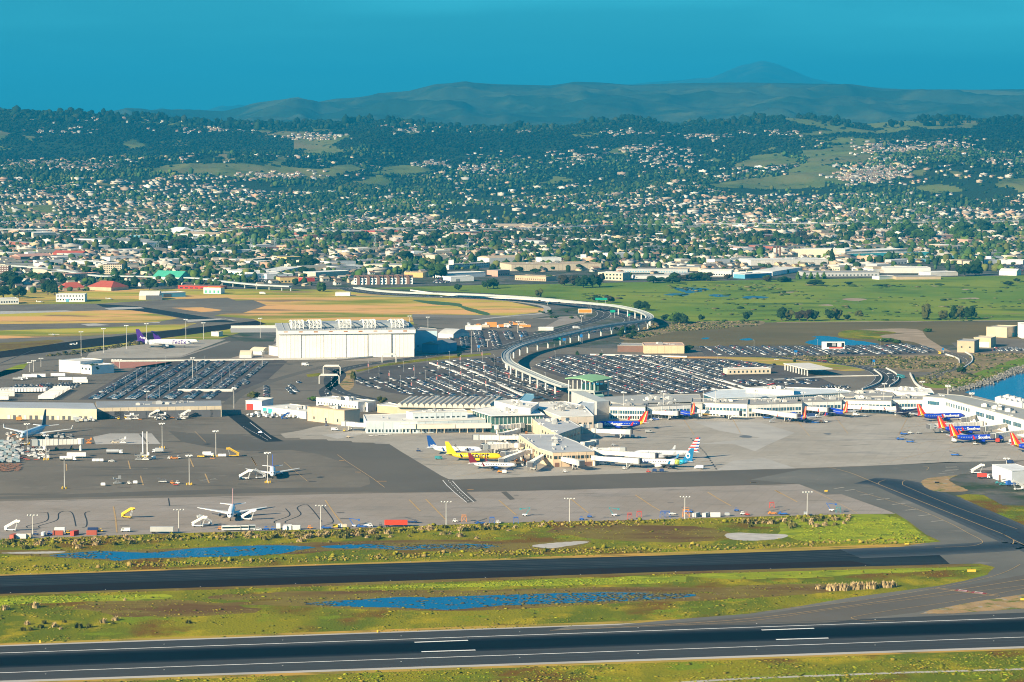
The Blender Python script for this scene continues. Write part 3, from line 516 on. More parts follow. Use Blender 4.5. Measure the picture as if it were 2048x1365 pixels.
line('airfield_fence_line', [[b1(520, 693), b1(700, 682), b1(900, 665)], [b1(0, 840), b1(200, 760)]], 1.4, seal, 6)
sheet('airfield_verge', [b1(-900, 900), b1(0, 890), b1(100, 850), b1(165, 838), b1(130, 880), b1(0, 920), b1(-900, 960)], lime, 5, rag=.6)
sheet('freight_yard', [b1(-900, 940), b1(150, 870), b1(560, 870), b1(640, 830), b1(720, 830), b1(720, 870), b1(460, 1050), b1(-900, 1060)], asph, 5)
sheet('red_lot', [b1(650, 832), b1(1010, 832), b1(960, 860), b1(700, 870)], mat('red_paving', (0.42, 0.17, 0.11)), 6)
# the staff car park
sheet('staff_lot', [b1(460, 1052), b1(800, 860), b1(1030, 825), b1(1650, 820), b1(1680, 830), b1(1560, 940), b1(1400, 1000), b1(1330, 1060)], lota, 6)
sheet('landside_road_area', [b1(1330, 1060), b1(1560, 940), b1(1700, 830), b2(0, 850), b2(500, 800), b2(980, 740), b2(2100, 760), (1500, 712), (1760, 740), (1800, 790), (1500, 812), (900, 812), (620, 812)], asph, 5.6)
sheet('centre_lot', [b2(110, 960), b2(110, 905), b2(250, 860), b2(560, 830), b2(975, 800), b2(1050, 870), b2(1200, 940), b2(1340, 1000), b2(1300, 1060), b2(700, 1070), b2(300, 1010)], lota, 7)
sheet('main_lot', [b2(1140, 860), b2(1280, 785), b2(2000, 800), b3(250, 815), b3(640, 850), b3(800, 900), b3(1000, 990), b3(200, 1010), b2(1800, 1030), b2(1500, 1010), b2(1340, 930)], lota, 7)
sheet('east_lot', [b3(140, 742), b3(260, 738), b3(1150, 735), b3(1430, 730), b3(1560, 780), b3(1200, 795), b3(180, 795)], lota, 7)
sheet('hangar_lot', [b2(640, 660), b2(760, 640), b2(1180, 660), b2(900, 760), b2(650, 770)], lota, 7)
sheet('works_yard', [b2(440, 570), b2(1300, 580), b2(1150, 660), b2(700, 650), b2(450, 610)], asph, 6)
# verges
sheet('road_verge', [b2(20, 900), b2(70, 875), b2(110, 880), b2(95, 930), b2(100, 970), b2(60, 1000), b2(10, 960)], verge, 8, smooth=3)
sheet('road_verge', [b2(110, 880), b2(300, 840), b2(600, 800), b2(900, 780), b2(900, 790), b2(500, 828), b2(250, 860), b2(120, 890)], grassA, 8)
sheet('road_verge', [b1(1790, 905), b1(1880, 895), b1(1860, 915), b1(1800, 920)], grassA, 8)
sheet('road_verge', [b3(0, 800), b3(500, 805), b3(900, 830), b3(1120, 870), b3(1130, 880), b3(1000, 885), b3(850, 870), b3(600, 850), b3(300, 812), b3(0, 812)], tan_, 8, smooth=2)
sheet('east_verge', [b3(560, 800), b3(1200, 795), b3(1600, 795), b3(1660, 820), b3(1640, 860), b3(1500, 890), b3(1300, 880), b3(1150, 830), b3(800, 815)], reed, 8, smooth=2)
sheet('shore_bank', [b3(1400, 940), b3(1600, 870), b3(1780, 780), b3(2048, 780), b3(2600, 760), b3(2600, 800), b3(2048, 880), b3(1800, 950), b3(1640, 990), b3(1500, 1000)], reed, 7, rag=1)
sheet('shore_meadow', [b3(1440, 960), b3(1700, 920), b3(1950, 830), b3(2048, 800), b3(2500, 780), b3(2500, 800), b3(2048, 870), b3(1800, 945), b3(1640, 985), b3(1520, 985)], green, 8, rag=1)
sheet('bay_water', [b3(1700, 1010), b3(1800, 975), b3(1900, 930), b3(2048, 885), b3(2700, 780), b3(3000, 1200), b3(2048, 1120), b3(1880, 1060)], water, 9, smooth=2)
# golf course and marsh
sheet('golf_course', [b2(180, 400), b2(700, 385), b2(1300, 375), b3(0, 360), b3(1000, 345), b3(2048, 325), b3(3200, 310), b3(3200, 600), b3(2048, 590), b3(600, 600), b3(0, 600), b2(1850, 570), b2(1500, 480), b2(900, 430)], green, 3, rag=3)
for q in ([b3(0, 400), b3(150, 398), b3(210, 410), b3(90, 430), b3(60, 425)], [b3(200, 440), b3(260, 436), b3(330, 445), b3(250, 452)], [b3(400, 452), b3(470, 445), b3(560, 455), b3(440, 462)], [b3(0, 430), b3(90, 435), b3(60, 445), b3(-60, 440)]):
    sheet('golf_pond', q, mat('dull_pond', (.035, .075, .08), .3), 4, smooth=3, rag=2)
for q in ([b3(980, 465), b3(1040, 458), b3(1130, 465), b3(1060, 475)], [b3(840, 500), b3(900, 494), b3(930, 503)], [b3(1660, 460), b3(1760, 455), b3(1780, 463)], [b3(640, 424), b3(700, 420), b3(690, 427)], [b3(710, 490), b3(760, 493), b3(720, 496)], [b3(1680, 405), b3(1730, 407), b3(1700, 410)], [b3(1500, 385), b3(1550, 388), b3(1520, 390)]):
    sheet('sand_bunker', q, dirt, 5, smooth=3)
sheet('marsh', [b2(1700, 690), b2(1900, 650), b3(200, 610), b3(620, 600), b3(2048, 595), b3(3200, 600), b3(3200, 700), b3(2048, 740), b3(1400, 730), b3(250, 740), b3(0, 735), b2(1650, 730)], marsh, 4)
sheet('marsh_reeds', [b2(1650, 690), b2(1850, 620), b3(80, 600), b3(500, 590), b3(480, 620), b3(200, 630), b3(0, 655), b2(1750, 700)], reed, 5, smooth=3)
sheet('marsh_pool', [b3(770, 720), b3(840, 690), b3(810, 682), b3(900, 680), b3(980, 695), b3(1130, 715), b3(1200, 730), b3(1000, 740), b3(860, 735)], water, 5, smooth=3, rag=2)
for q in ([b3(160, 695), b3(190, 688), b3(210, 693), b3(185, 699)], [b3(380, 700), b3(440, 692), b3(460, 702), b3(420, 706)]): sheet('marsh_pool', q, water, 5, smooth=3, rag=1)
sheet('spoil_track', [b3(1010, 655), b3(1160, 640), b3(1420, 640), b3(1480, 690), b3(1560, 740), b3(1620, 775), b3(1500, 760), b3(1400, 715), b3(1150, 680), b3(1350, 665)], dirt, 6, smooth=3)
sheet('spoil_meadow', [b3(960, 665), b3(1020, 645), b3(1200, 650), b3(1300, 660), b3(1200, 680), b3(1240, 700), b3(1000, 690)], grassA, 7, smooth=3)
line('golf_path', [[b3(600, 600), b3(900, 598), b3(1400, 594), b3(2048, 588), b3(3000, 575)]], 9, dirt, 6)
sheet('station_yard', [b3(1620, 720), b3(1900, 690), b3(2048, 700), b3(2900, 690), b3(2900, 790), b3(2048, 775), b3(1690, 778)], asph, 8)
# ---- roads
def road(name, q, wd, m, lv, lines=(), z=0):
    w_ = smooth_poly([G(p, z) for p in q], 8, closed=False); mb = MB(); ribbon(w_, wd, lv * LZ + z, mb); o = obj(name, mb.mesh(name, m), kind='structure')
    for off, dash in lines:
        mb = MB(); pp = []
        for i, p in enumerate(w_):
            a, b = w_[max(0, i - 1)], w_[min(len(w_) - 1, i + 1)]; dx, dy = b[0] - a[0], b[1] - a[1]; l = math.hypot(dx, dy) or 1
            pp.append((p[0] - dy / l * off, p[1] + dx / l * off))
        if dash:
            q2 = []
            for i in range(len(pp) - 1):
                k = max(1, int(math.dist(pp[i], pp[i + 1]) / 9)); q2 += [(pp[i][0] + (pp[i+1][0]-pp[i][0])*t/k, pp[i][1] + (pp[i+1][1]-pp[i][1])*t/k) for t in range(k)]
            pp = q2
        ribbon(pp, 0.35, (lv + 2) * LZ + z, mb, dash); part('lane_line', mb, white_p, o)
    return w_
fwy = ramp_mat('freeway_asphalt', [((0.045, 0.048, 0.052), 0.03, 0.45, 0.6, None)], (0.06, 0.062, 0.066))
FW = [b2(60, 398), b2(140, 418), b2(300, 435), b2(600, 450), b2(900, 462), b2(1150, 478), b2(1400, 498), b2(1550, 520), b2(1680, 555), b2(1760, 585), b2(1700, 615), b2(1560, 640), b2(1350, 675), b2(1150, 715), b2(1000, 745)]
FWw = road('airport_freeway', FW, 34, fwy, 9, ((-16, 0), (16, 0), (6, 1), (-6, 1), (0.8, 0), (-0.8, 0)))
road('freeway_ramp', [b2(1150, 480), b2(1400, 508), b2(1530, 530), b2(1560, 555), b2(1500, 590), b2(1350, 630), b2(1150, 690), b2(950, 755)], 18, fwy, 10, ((-8, 0), (8, 0), (0, 1)))
road('frontage_road', [b2(60, 445), b2(300, 448), b2(700, 458), b2(1000, 475), b2(1190, 500), b2(1230, 525), b2(1180, 550), b2(1050, 560), b2(800, 585)], 9, concL, 8)
road('airport_loop_road', [b2(1000, 745), b2(850, 765), b2(600, 790), b2(400, 815), b2(150, 850), b2(30, 880), b2(-30, 920), b2(-20, 980), b2(60, 1020), b2(250, 1060)], 14, fwy, 9, ((0, 1),))
road('airport_loop_road', [b1(1900, 870), b1(1960, 880), b1(1990, 910), b1(1950, 960), b1(1900, 1000), b1(1920, 1050)], 11, fwy, 9, ((0, 1),))
road('hangar_road', [b2(-700, 850), b2(-300, 840), b2(0, 822), b2(400, 790), b2(700, 775), b2(900, 760)], 9, asphD, 8)
road('staff_lot_road', [b1(1330, 1080), b1(1420, 1010), b1(1600, 940), b1(1850, 870), b2(0, 850)], 10, asphD, 8)
road('departures_road', [b3(0, 797), b3(500, 800), b3(700, 815), b3(950, 840), b3(1130, 870), b3(1210, 910), b3(1200, 950), b3(1130, 990)], 14, fwy, 9, ((0, 1), (6.3, 0), (-6.3, 0)))
road('perimeter_drive', [b3(1560, 770), b3(1640, 785), b3(1700, 810), b3(1710, 835), b3(1640, 870), b3(1560, 900), b3(1480, 940)], 10, asphD, 10, ((0, 1),))
road('arrivals_road', [b3(1100, 860), b3(1250, 890), b3(1290, 930), b3(1260, 975), b3(1180, 1000)], 12, fwy, 10, ((0, 1),))
road('lot_service_road', [b3(420, 935), b3(700, 925), b3(1000, 915), b3(1180, 910)], 8, asphD, 9)
road('marina_road', [b3(0, 790), b3(600, 792), b3(1200, 790), b3(1560, 780)], 8, asphD, 9)
# ================================================================ city and trees
def house_tmpl():
    v = [(-.5,-.5,0),(.5,-.5,0),(.5,.5,0),(-.5,.5,0),(-.5,-.5,.62),(.5,-.5,.62),(.5,.5,.62),(-.5,.5,.62),(-.5,0,1),(.5,0,1),(-.56,-.56,.6),(.56,-.56,.6),(.56,.56,.6),(-.56,.56,.6),(-.56,0,1.02),(.56,0,1.02),(-.3,-.51,.2),(-.1,-.51,.2),(-.1,-.51,.45),(-.3,-.51,.45),(.1,-.51,.2),(.3,-.51,.2),(.3,-.51,.45),(.1,-.51,.45)]
    f = [(0,1,5,4),(1,2,6,5),(2,3,7,6),(3,0,4,7),(10,11,15,14),(12,13,14,15),(7,4,8,8),(5,6,9,9),(16,17,18,19),(20,21,22,23)]
    return v, f, [0,0,0,0,1,1,0,0,2,2]
def flat_tmpl():
    v = [(-.5,-.5,0),(.5,-.5,0),(.5,.5,0),(-.5,.5,0),(-.5,-.5,1),(.5,-.5,1),(.5,.5,1),(-.5,.5,1)] + [(-.2,-.1,1),(.1,-.1,1),(.1,.2,1),(-.2,.2,1),(-.2,-.1,1.2),(.1,-.1,1.2),(.1,.2,1.2),(-.2,.2,1.2)] + [(-.42,-.505,.4),(.42,-.505,.4),(.42,-.505,.6),(-.42,-.505,.6)]
    f = [(0,1,5,4),(1,2,6,5),(2,3,7,6),(3,0,4,7),(4,5,6,7),(8,9,13,12),(9,10,14,13),(10,11,15,14),(11,8,12,15),(12,13,14,15),(16,17,18,19)]
    return v, f, [0,0,0,0,1,0,0,0,0,1,2]
def blob_tmpl(seed=0, tall=1.0):
    import bmesh
    bm = bmesh.new(); bmesh.ops.create_icosphere(bm, subdivisions=1, radius=0.5); rr = random.Random(seed)
    for v in bm.verts: v.co *= rr.uniform(0.75, 1.2); v.co.z = v.co.z * tall + 0.5
    v = [tuple(x.co) for x in bm.verts]; f = [tuple(y.index for y in x.verts) for x in bm.faces]; bm.free(); return v, f, [0] * len(f)
def blob2_tmpl(seed=0):
    import bmesh
    bm = bmesh.new(); bmesh.ops.create_icosphere(bm, subdivisions=2, radius=0.5); rr = random.Random(seed)
    for v in bm.verts: v.co *= rr.uniform(0.7, 1.25); v.co.z = v.co.z + 0.5
    v = [tuple(x.co) for x in bm.verts]; f = [tuple(y.index for y in x.verts) for x in bm.faces]; bm.free(); return v, f, [0] * len(f)
foli = mat('city_foliage', (1, 1, 1), 0.9, 0.35, 0.25, spec=0.05, attr='tint')
wallm = mat('city_walls', (1, 1, 1), 0.85, 0.12, 0.3, attr='tint')
WALLS = np.array([(.66,.60,.48),(.58,.52,.42),(.50,.38,.25),(.55,.34,.22),(.40,.38,.34),(.74,.70,.60),(.34,.25,.18),(.60,.48,.28),(.46,.42,.36)])
ROOFS = np.array([(.24,.19,.14),(.34,.28,.20),(.14,.12,.11),(.38,.22,.14),(.44,.38,.30),(.28,.16,.10),(.26,.24,.23)])
LEAF = np.array([(.035,.070,.016),(.022,.050,.018),(.050,.085,.016),(.028,.055,.024),(.070,.085,.022),(.018,.038,.016)])
bands = []   # city blocks: rows of lots along streets turned by ~33 degrees
ang = math.radians(33); ca, sa = math.cos(ang), math.sin(ang)
u = np.arange(-6500, 9500, 17.0); v = np.arange(-1500, 12500, 1.0)
lots = []
for k, v0 in enumerate(np.arange(-2600, 12500, 92.0)):
    for off, fc_ in ((20, 0), (62, 1)):
        uu = u + NR.uniform(-3, 3, len(u)); keep = (np.floor(u / 17.0) % 13 > 0) & (NR.rand(len(u)) < 0.86)
        uu = uu[keep]; vv = np.full(len(uu), v0 + off) + NR.uniform(-3.5, 3.5, len(uu)); lots.append(np.stack([uu * ca - vv * sa, uu * sa + vv * ca], 1))
lots = np.concatenate(lots)
def clearzone(x, y):
    px, py = proj(x, y, 0 * x)
    m = (y > 3500) & (y < 9600) & (np.abs(px - 1024) < 1230)
    edge = np.interp(px, [-200, 0, 300, 700, 760, 900, 1140, 1300, 1700, 2048, 2300], [590, 592, 575, 572, 560, 545, 545, 548, 548, 545, 540])
    return m & (py < edge), px, py
m, px, py = clearzone(lots[:, 0], lots[:, 1]); H = lots[m]; hpx, hpy = px[m], py[m]
dens = np.interp(H[:, 1], [3500, 4600, 5200, 6500, 7600, 8300, 9000, 9600], [0.4, 0.45, 0.7, 0.8, 0.75, 0.55, 0.35, 0.2])
cl = fbm(H[:, 0] / 420, H[:, 1] / 420, 4); dens = dens * np.clip((cl - 0.30) * 8, 0.15, 1.2) * np.where(H[:, 1] > 8000, np.clip((fbm(H[:, 0] / 500 + 9, H[:, 1] / 500, 3) - 0.46) * 9, 0, 1), 1)
ok = NR.rand(len(H)) < dens; H = H[ok]; hpx = hpx[ok]; hpy = hpy[ok]
HZ = np.where(H[:, 1] > 6750, hz(H[:, 0], H[:, 1]), 0.0); ok = ~inclear(H[:, 0], H[:, 1], HZ); H, HZ = H[ok], HZ[ok]
print('houses', len(H))
def scatter_houses(name, H, HZ, seed, k=None, big=1.0):
    n = len(H); rs = np.random.RandomState(seed)
    scl = np.stack([rs.uniform(7.5, 13, n) * big, rs.uniform(7.5, 11, n) * big, rs.uniform(4.2, 7.2, n)], 1)
    rot = ang + rs.choice([0, math.pi / 2], n, p=[.6, .4]) + rs.uniform(-.08, .08, n)
    W = WALLS[rs.randint(0, len(WALLS), n)] * rs.uniform(.8, 1.05, (n, 1)); RF = ROOFS[rs.randint(0, len(ROOFS), n)] * rs.uniform(.7, 1.2, (n, 1))
    cols = np.stack([W, RF, np.full((n, 3), .04)], 1)
    return scl, rot, cols
scl, rot, cols = scatter_houses('h', H, HZ, 3)
near = np.argsort(H[:, 1])[:190]; far = np.setdiff1d(np.arange(len(H)), near)
pos = np.column_stack([H, HZ])
nf = len(far); flat = NR.rand(nf) < 0.14
o = obj('distant_houses', scatter('distant_houses', house_tmpl(), pos[far][~flat], scl[far][~flat], rot[far][~flat], wallm, cols[far][~flat]), kind='stuff')
fs = scl[far][flat] * NR.uniform([1.2, 1.2, .8], [3.2, 2.2, 1.4], (flat.sum(), 3)); fcs = cols[far][flat].copy(); fcs[:, 1] = np.array((.50, .47, .43)) * NR.uniform(.6, 1.1, (flat.sum(), 1))
obj('distant_flat_buildings', scatter('distant_flat_buildings', flat_tmpl(), pos[far][flat], fs, rot[far][flat], wallm, fcs), kind='stuff')
# hillside estates: denser clusters of houses where the photograph shows them
est = [(620, 275, 70, 8, 45), (830, 257, 50, 9, 70), (1010, 264, 60, 4, 24), (260, 240, 120, 9, 30), (80, 330, 120, 12, 70), (170, 335, 60, 9, 40), (1250, 268, 60, 7, 26), (1400, 275, 60, 8, 30), (1760, 345, 55, 20, 120), (1770, 300, 60, 16, 70), (1900, 300, 60, 14, 60), (1720, 355, 60, 16, 80), (1150, 318, 60, 20, 40), (1330, 320, 80, 22, 60), (960, 340, 90, 12, 50), (860, 330, 40, 8, 26), (1290, 300, 60, 12, 30), (420, 262, 90, 7, 26), (520, 250, 80, 6, 22), (1860, 290, 70, 14, 40), (560, 352, 90, 8, 40), (1550, 268, 70, 8, 22), (2000, 320, 60, 18, 30), (120, 265, 80, 10, 20)]
cx, cy = [], []
for ex, ey, sx, sy, n in est:
    n = int(n * 1.8); qx = NR.normal(ex, sx * .5, n); qy = NR.normal(ey, sy * .45, n)
    for a, b in zip(qx, qy):                      # march the sight line down to the hill
        t = np.linspace(7000, 10650, 240); xx = (a - 1024) / FPX * t; zz = CAMH + (HOR - b) / FPX * t; g = hz(xx, t); k = np.nonzero(g >= zz)[0]
        if len(k): cx.append(xx[k[0]]); cy.append(t[k[0]])
E = np.column_stack([cx, cy]); EZ = hz(E[:, 0], E[:, 1]); print('estate', len(E))
s2, r2, c_2 = scatter_houses('e', E, EZ, 9, big=1.0)
c_2[:, 0] = np.minimum(c_2[:, 0] * 1.15 + .08, .85)
obj('hillside_houses', scatter('hillside_houses', house_tmpl(), np.column_stack([E, EZ]), s2, r2 * 0 + NR.uniform(-.5, .5, len(E)), wallm, c_2), kind='stuff')
# trees of the city (stuff) and woods of the hills
def trees_stuff(name, X, Z, smin, smax, seed, cols=LEAF, squash=1.0):
    rs = np.random.RandomState(seed); n = len(X); s = rs.uniform(smin, smax, n) * (1 + (rs.rand(n) < .12) * .5); half = n // 3
    tall = rs.uniform(.7, 1.25, n) * squash; cc = cols[rs.randint(0, len(cols), n)] * rs.uniform(.6, 1.35, (n, 1)) * (.45 + 1.5 * fbm(X[:, 0] / 480 + 5, X[:, 1] / 800, 4) ** 1.5 * 1.6)[:, None]
    V = []
    for i, t in enumerate((blob_tmpl(1), blob_tmpl(2, 1.3), blob_tmpl(3, .8))):
        a = slice(i * half, (i + 1) * half if i < 2 else n)
        o = obj(name if i == 0 else name, scatter(name, t, np.column_stack([X[a], Z[a] - 0.6]), np.stack([s[a], s[a] * rs.uniform(.8, 1.2, len(s[a])), s[a] * tall[a]], 1), rs.uniform(0, 6.3, len(s[a])), foli, cc[a][:, None], .22), kind='stuff')
n = 62000; tx = NR.uniform(-.215, .215, n); ty = NR.uniform(0, 1, n) ** .62 * 5600 + 3700; T = np.column_stack([tx * ty, ty]); m, px, py = clearzone(T[:, 0], T[:, 1])
cl = fbm(T[:, 0] / 260 + 70, T[:, 1] / 330, 4); T = T[m & (NR.rand(n) < np.clip((cl -   .42) * 6, .10, .9))]
TZ = np.where(T[:, 1] > 6750, hz(T[:, 0], T[:, 1]), 0.0); ok = ~inclear(T[:, 0], T[:, 1], TZ); trees_stuff('city_trees', T[ok], TZ[ok], 5, 11, 5, LEAF * np.array((1.15, 1.05, .9)))
n = 80000; ty = NR.uniform(8200, 11000, n); T = np.column_stack([NR.uniform(-.21, .21, n) * ty, ty]); TZ = hz(T[:, 0], T[:, 1]); ic = inclear(T[:, 0], T[:, 1], TZ)
keep = (~ic | (NR.rand(n) < .012)) & (NR.rand(n) < np.clip((T[:, 1] - 8100) / 900, 0, 1))
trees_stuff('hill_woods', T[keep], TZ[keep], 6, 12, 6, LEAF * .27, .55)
# ridge line trees
n = 2600; ty = NR.uniform(10300, 10800, n); T = np.column_stack([NR.uniform(-.2, .2, n) * ty, ty]); k = fbm(T[:, 0] / 120, T[:, 1] / 900, 3) > .45; trees_stuff('ridge_trees', T[k], hz(T[k, 0], T[k, 1]), 9, 22, 8, LEAF * .3, 1.0)
# ================================================================ buildings
def M(c, nm=None, rough=0.8, var=0.14, sc=0.15, **k):
    nm = nm or 'paint_%02x%02x%02x' % tuple(int(max(0, min(1, v)) * 255) for v in c)
    return mat(nm, c, rough, var, sc, **k)
WHITE = M((.80, .78, .73)); OFFW = M((.66, .63, .57)); CREAM = M((.62, .53, .38)); TAN = M((.50, .38, .25)); BEIGE = M((.56, .47, .34)); LGREY = M((.46, .46, .45)); GREY = M((.28, .28, .28)); DGREY = M((.10, .10, .11)); BLUEW = M((.10, .33, .46)); REDR = M((.42, .08, .045)); BROWN = M((.20, .11, .08)); YELW = M((.60, .42, .16)); GREENR = M((.06, .36, .24)); ROOFG = M((.33, .32, .30), sc=0.05); ROOFW = M((.76, .73, .66), sc=0.04, var=.22); ROOFD = M((.17, .17, .17), sc=0.05); TEAL = M((.05, .36, .40)); RED = M((.55, .04, .02)); ORANGE = M((.75, .24, .03)); BRICK = M((.34, .11, .075)); PINK = M((.55, .30, .23))
GLASS = mat('window_glass', (0.025, 0.05, 0.06), 0.15, 0.3, 0.3, spec=0.6); GLASSG = mat('green_glass', (0.05, 0.13, 0.12), 0.15, 0.4, 0.15, spec=0.6); GLASSB = mat('blue_glass', (0.04, 0.12, 0.17), 0.15, 0.3, 0.2, spec=0.6)
STEEL = mat('galvanised_steel', (0.45, 0.46, 0.46), 0.5, 0.2, 0.5, metal=0.3)
UNIT = {}
def unit_mesh(kind, s, m):
    key = (kind, s, m.name)
    if key not in UNIT:
        mb = MB(); a = s / 2
        if kind == 'roof_unit': mb.box(-a, a, -a * .7, a * .7, 0, a * .9); mb.box(-a * .6, a * .6, -a * .4, a * .4, a * .9, a * 1.1)
        UNIT[key] = mb.mesh(kind, m)
    return UNIT[key]
def winmesh(w_, h_, m, t=0.12):
    key = ('win', round(w_, 2), round(h_, 2), m.name)
    if key not in UNIT: mb = MB(); mb.box(-w_ / 2, w_ / 2, -t, 0, 0, h_); UNIT[key] = mb.mesh('window', m)
    return UNIT[key]
def polybuild(name, label, fp, h, wall, roof, cat='building', wins=(), units=0, group=None, z0=0.0, parapet=0.5, over=0.0, doors=(), gable=False, hip=False, dome=False, root=None):
    """a building from a world footprint (anticlockwise); wins = (edge, count, z, height, fraction, material)"""
    n = len(fp); ar = sum(fp[i][0] * fp[(i + 1) % n][1] - fp[(i + 1) % n][0] * fp[i][1] for i in range(n))
    assert ar > 0, label
    ox = sum(p[0] for p in fp) / n; oy = sum(p[1] for p in fp) / n; f = [(p[0] - ox, p[1] - oy) for p in fp]
    t = root or thing(name, label, cat, (ox, oy, z0), group=group)
    mb = MB(); mb.prism(f, -0.2 if z0 == 0 else 0, h); part('wall', mb, wall, t)
    mb = MB(); sc = 1 + over
    if gable or hip:
        (ax, ay), (bx, by), (cx_, cy_), (dx, dy) = [(p[0] * 1.02, p[1] * 1.02) for p in f]; rh = gable or hip
        m1 = ((ax + dx) / 2, (ay + dy) / 2); m2 = ((bx + cx_) / 2, (by + cy_) / 2); k = 0.25 if hip else 0.0
        r1 = (m1[0] + (m2[0] - m1[0]) * k, m1[1] + (m2[1] - m1[1]) * k, h + rh); r2 = (m2[0] + (m1[0] - m2[0]) * k, m2[1] + (m1[1] - m2[1]) * k, h + rh)
        mb.add([(ax, ay, h + .01), (bx, by, h + .01), (cx_, cy_, h + .01), (dx, dy, h + .01), r1, r2], [(0, 1, 5, 4), (2, 3, 4, 5), (3, 0, 4), (1, 2, 5), (3, 2, 1, 0)])
    elif dome:
        (ax, ay), (bx, by), (cx_, cy_), (dx, dy) = f; rows = []
        for k in range(9):
            a = k / 8; zz = h + dome * math.sin(a * math.pi) + .01; rows += [(ax + (dx - ax) * a, ay + (dy - ay) * a, zz), (bx + (cx_ - bx) * a, by + (cy_ - by) * a, zz)]
        mb.add(rows, [(2 * k, 2 * k + 1, 2 * k + 3, 2 * k + 2) for k in range(8)] + [tuple(range(0, 18, 2))[::-1], tuple(range(1, 18, 2))])
    else:
        g = [(p[0] * sc, p[1] * sc) for p in f]; mb.prism(g, h + 0.005, h + 0.25)
        if parapet:
            for i in range(n):
                a, b = g[i], g[(i + 1) % n]; L_ = math.dist(a, b)
                if L_ > 1: mb.beam((a[0], a[1], h + .25 + parapet / 2), (b[0], b[1], h + .25 + parapet / 2), 0.5, parapet)
    part('roof', mb, roof, t)
    def edge(i): a, b = f[i], f[(i + 1) % n]; L_ = math.dist(a, b); return a, b, L_, math.atan2(b[1] - a[1], b[0] - a[0])
    for w_ in wins:
        i, cnt, z, hh, fr = w_[:5]; m = w_[5] if len(w_) > 5 else GLASS; a, b, L_, an = edge(i); u0, u1 = (w_[6], w_[7]) if len(w_) > 7 else (0.02, 0.98)
        step = L_ * (u1 - u0) / cnt
        for k in range(cnt):
            q = u0 + (k + .5) * (u1 - u0) / cnt; part('window', winmesh(step * fr, hh, m), None, t, loc=(a[0] + (b[0] - a[0]) * q, a[1] + (b[1] - a[1]) * q, z), rz=an)
    for d in doors:
        i, q, wd, hh, m = d; a, b, L_, an = edge(i); me = winmesh(wd, hh, m, 0.25); part('door', me, None, t, loc=(a[0] + (b[0] - a[0]) * q, a[1] + (b[1] - a[1]) * q, 0.02), rz=an)
    if h >= 7.5 and not z0 and units:
        mb = MB()
        for i in range(n):
            a, b = f[i], f[(i + 1) % n]; L_ = math.dist(a, b)
            for k in range(1, int(L_ / 6)): q = k / int(L_ / 6); x, y = a[0] + (b[0] - a[0]) * q, a[1] + (b[1] - a[1]) * q; mb.beam((x, y, 0), (x, y, h - .1), .3, .3)
        if mb.v: part('wall_ribs', mb, wall, t)
        mb = MB(); rq = random.Random(n + int(h * 9) + len(label))
        for k in range(min(9, units)):
            i = rq.randrange(n); a, b = f[i], f[(i + 2) % n]; q = rq.uniform(.25, .6); x, y = a[0] + (b[0] - a[0]) * q, a[1] + (b[1] - a[1]) * q; dx, dy = (f[1][0] - f[0][0]), (f[1][1] - f[0][1]); l = math.hypot(dx, dy); s_ = rq.uniform(3, 7)
            mb.beam((x, y, h + .7), (x + dx / l * s_ * .7, y + dy / l * s_ * .7, h + .7), .7, .8); mb.tube((x - dx / l, y - dy / l, h), (x - dx / l, y - dy / l, h + 1.6), .4, n=6)
        part('ducts', mb, LGREY, t)
    rr = random.Random(len(label) * 31 + int(h * 7))
    for k in range(units):
        wts = [rr.random() + .12 for _ in range(n)]; s_ = sum(wts); x = sum(p[0] * q for p, q in zip(f, wts)) / s_ * .9; y = sum(p[1] * q for p, q in zip(f, wts)) / s_ * .9
        part('roof_unit', unit_mesh('roof_unit', rr.choice([2.4, 3.5, 5.0]), rr.choice([LGREY, OFFW, GREY])), None, t, loc=(x, y, h + .26), rz=math.atan2(f[1][1] - f[0][1], f[1][0] - f[0][0]))
    return t
def pm(y): return (y - HOR) / CAMH          # photo pixels per metre on the ground at row y
def front(name, label, a, b, hpx, depth, wall, roof, skew=0.0, **k):
    """box building from the two bottom corners of its front wall and its height in photo pixels"""
    A, B = G(a), G(b); h = hpx / pm((a[1] + b[1]) / 2); dx, dy = B[0] - A[0], B[1] - A[1]; l = math.hypot(dx, dy); nx_, ny_ = -dy / l, dx / l
    nx_, ny_ = nx_ * math.cos(skew) - ny_ * math.sin(skew), nx_ * math.sin(skew) + ny_ * math.cos(skew)
    return polybuild(name, label, [A, B, (B[0] + nx_ * depth, B[1] + ny_ * depth), (A[0] + nx_ * depth, A[1] + ny_ * depth)], h, wall, roof, **k)
def roofed(name, label, pts, h, wall, roof, **k):
    """building from the outline of its roof in the photograph"""
    fp = [P(q[0], q[1], h) for q in pts]; n = len(fp)
    if sum(fp[i][0] * fp[(i + 1) % n][1] - fp[(i + 1) % n][0] * fp[i][1] for i in range(n)) < 0:
        fp = fp[::-1]
        if 'wins' in k: k['wins'] = [((n - 2 - w_[0]) % n, *w_[1:]) for w_ in k['wins']]
        if 'doors' in k: k['doors'] = [((n - 2 - w_[0]) % n, *w_[1:]) for w_ in k['doors']]
    return polybuild(name, label, fp, h, wall, roof, **k)
W_ = lambda i, c, z=1.2, h=1.4, fr=.6, m=None: (i, c, z, h, fr, m or GLASS)
k29 = 2.923
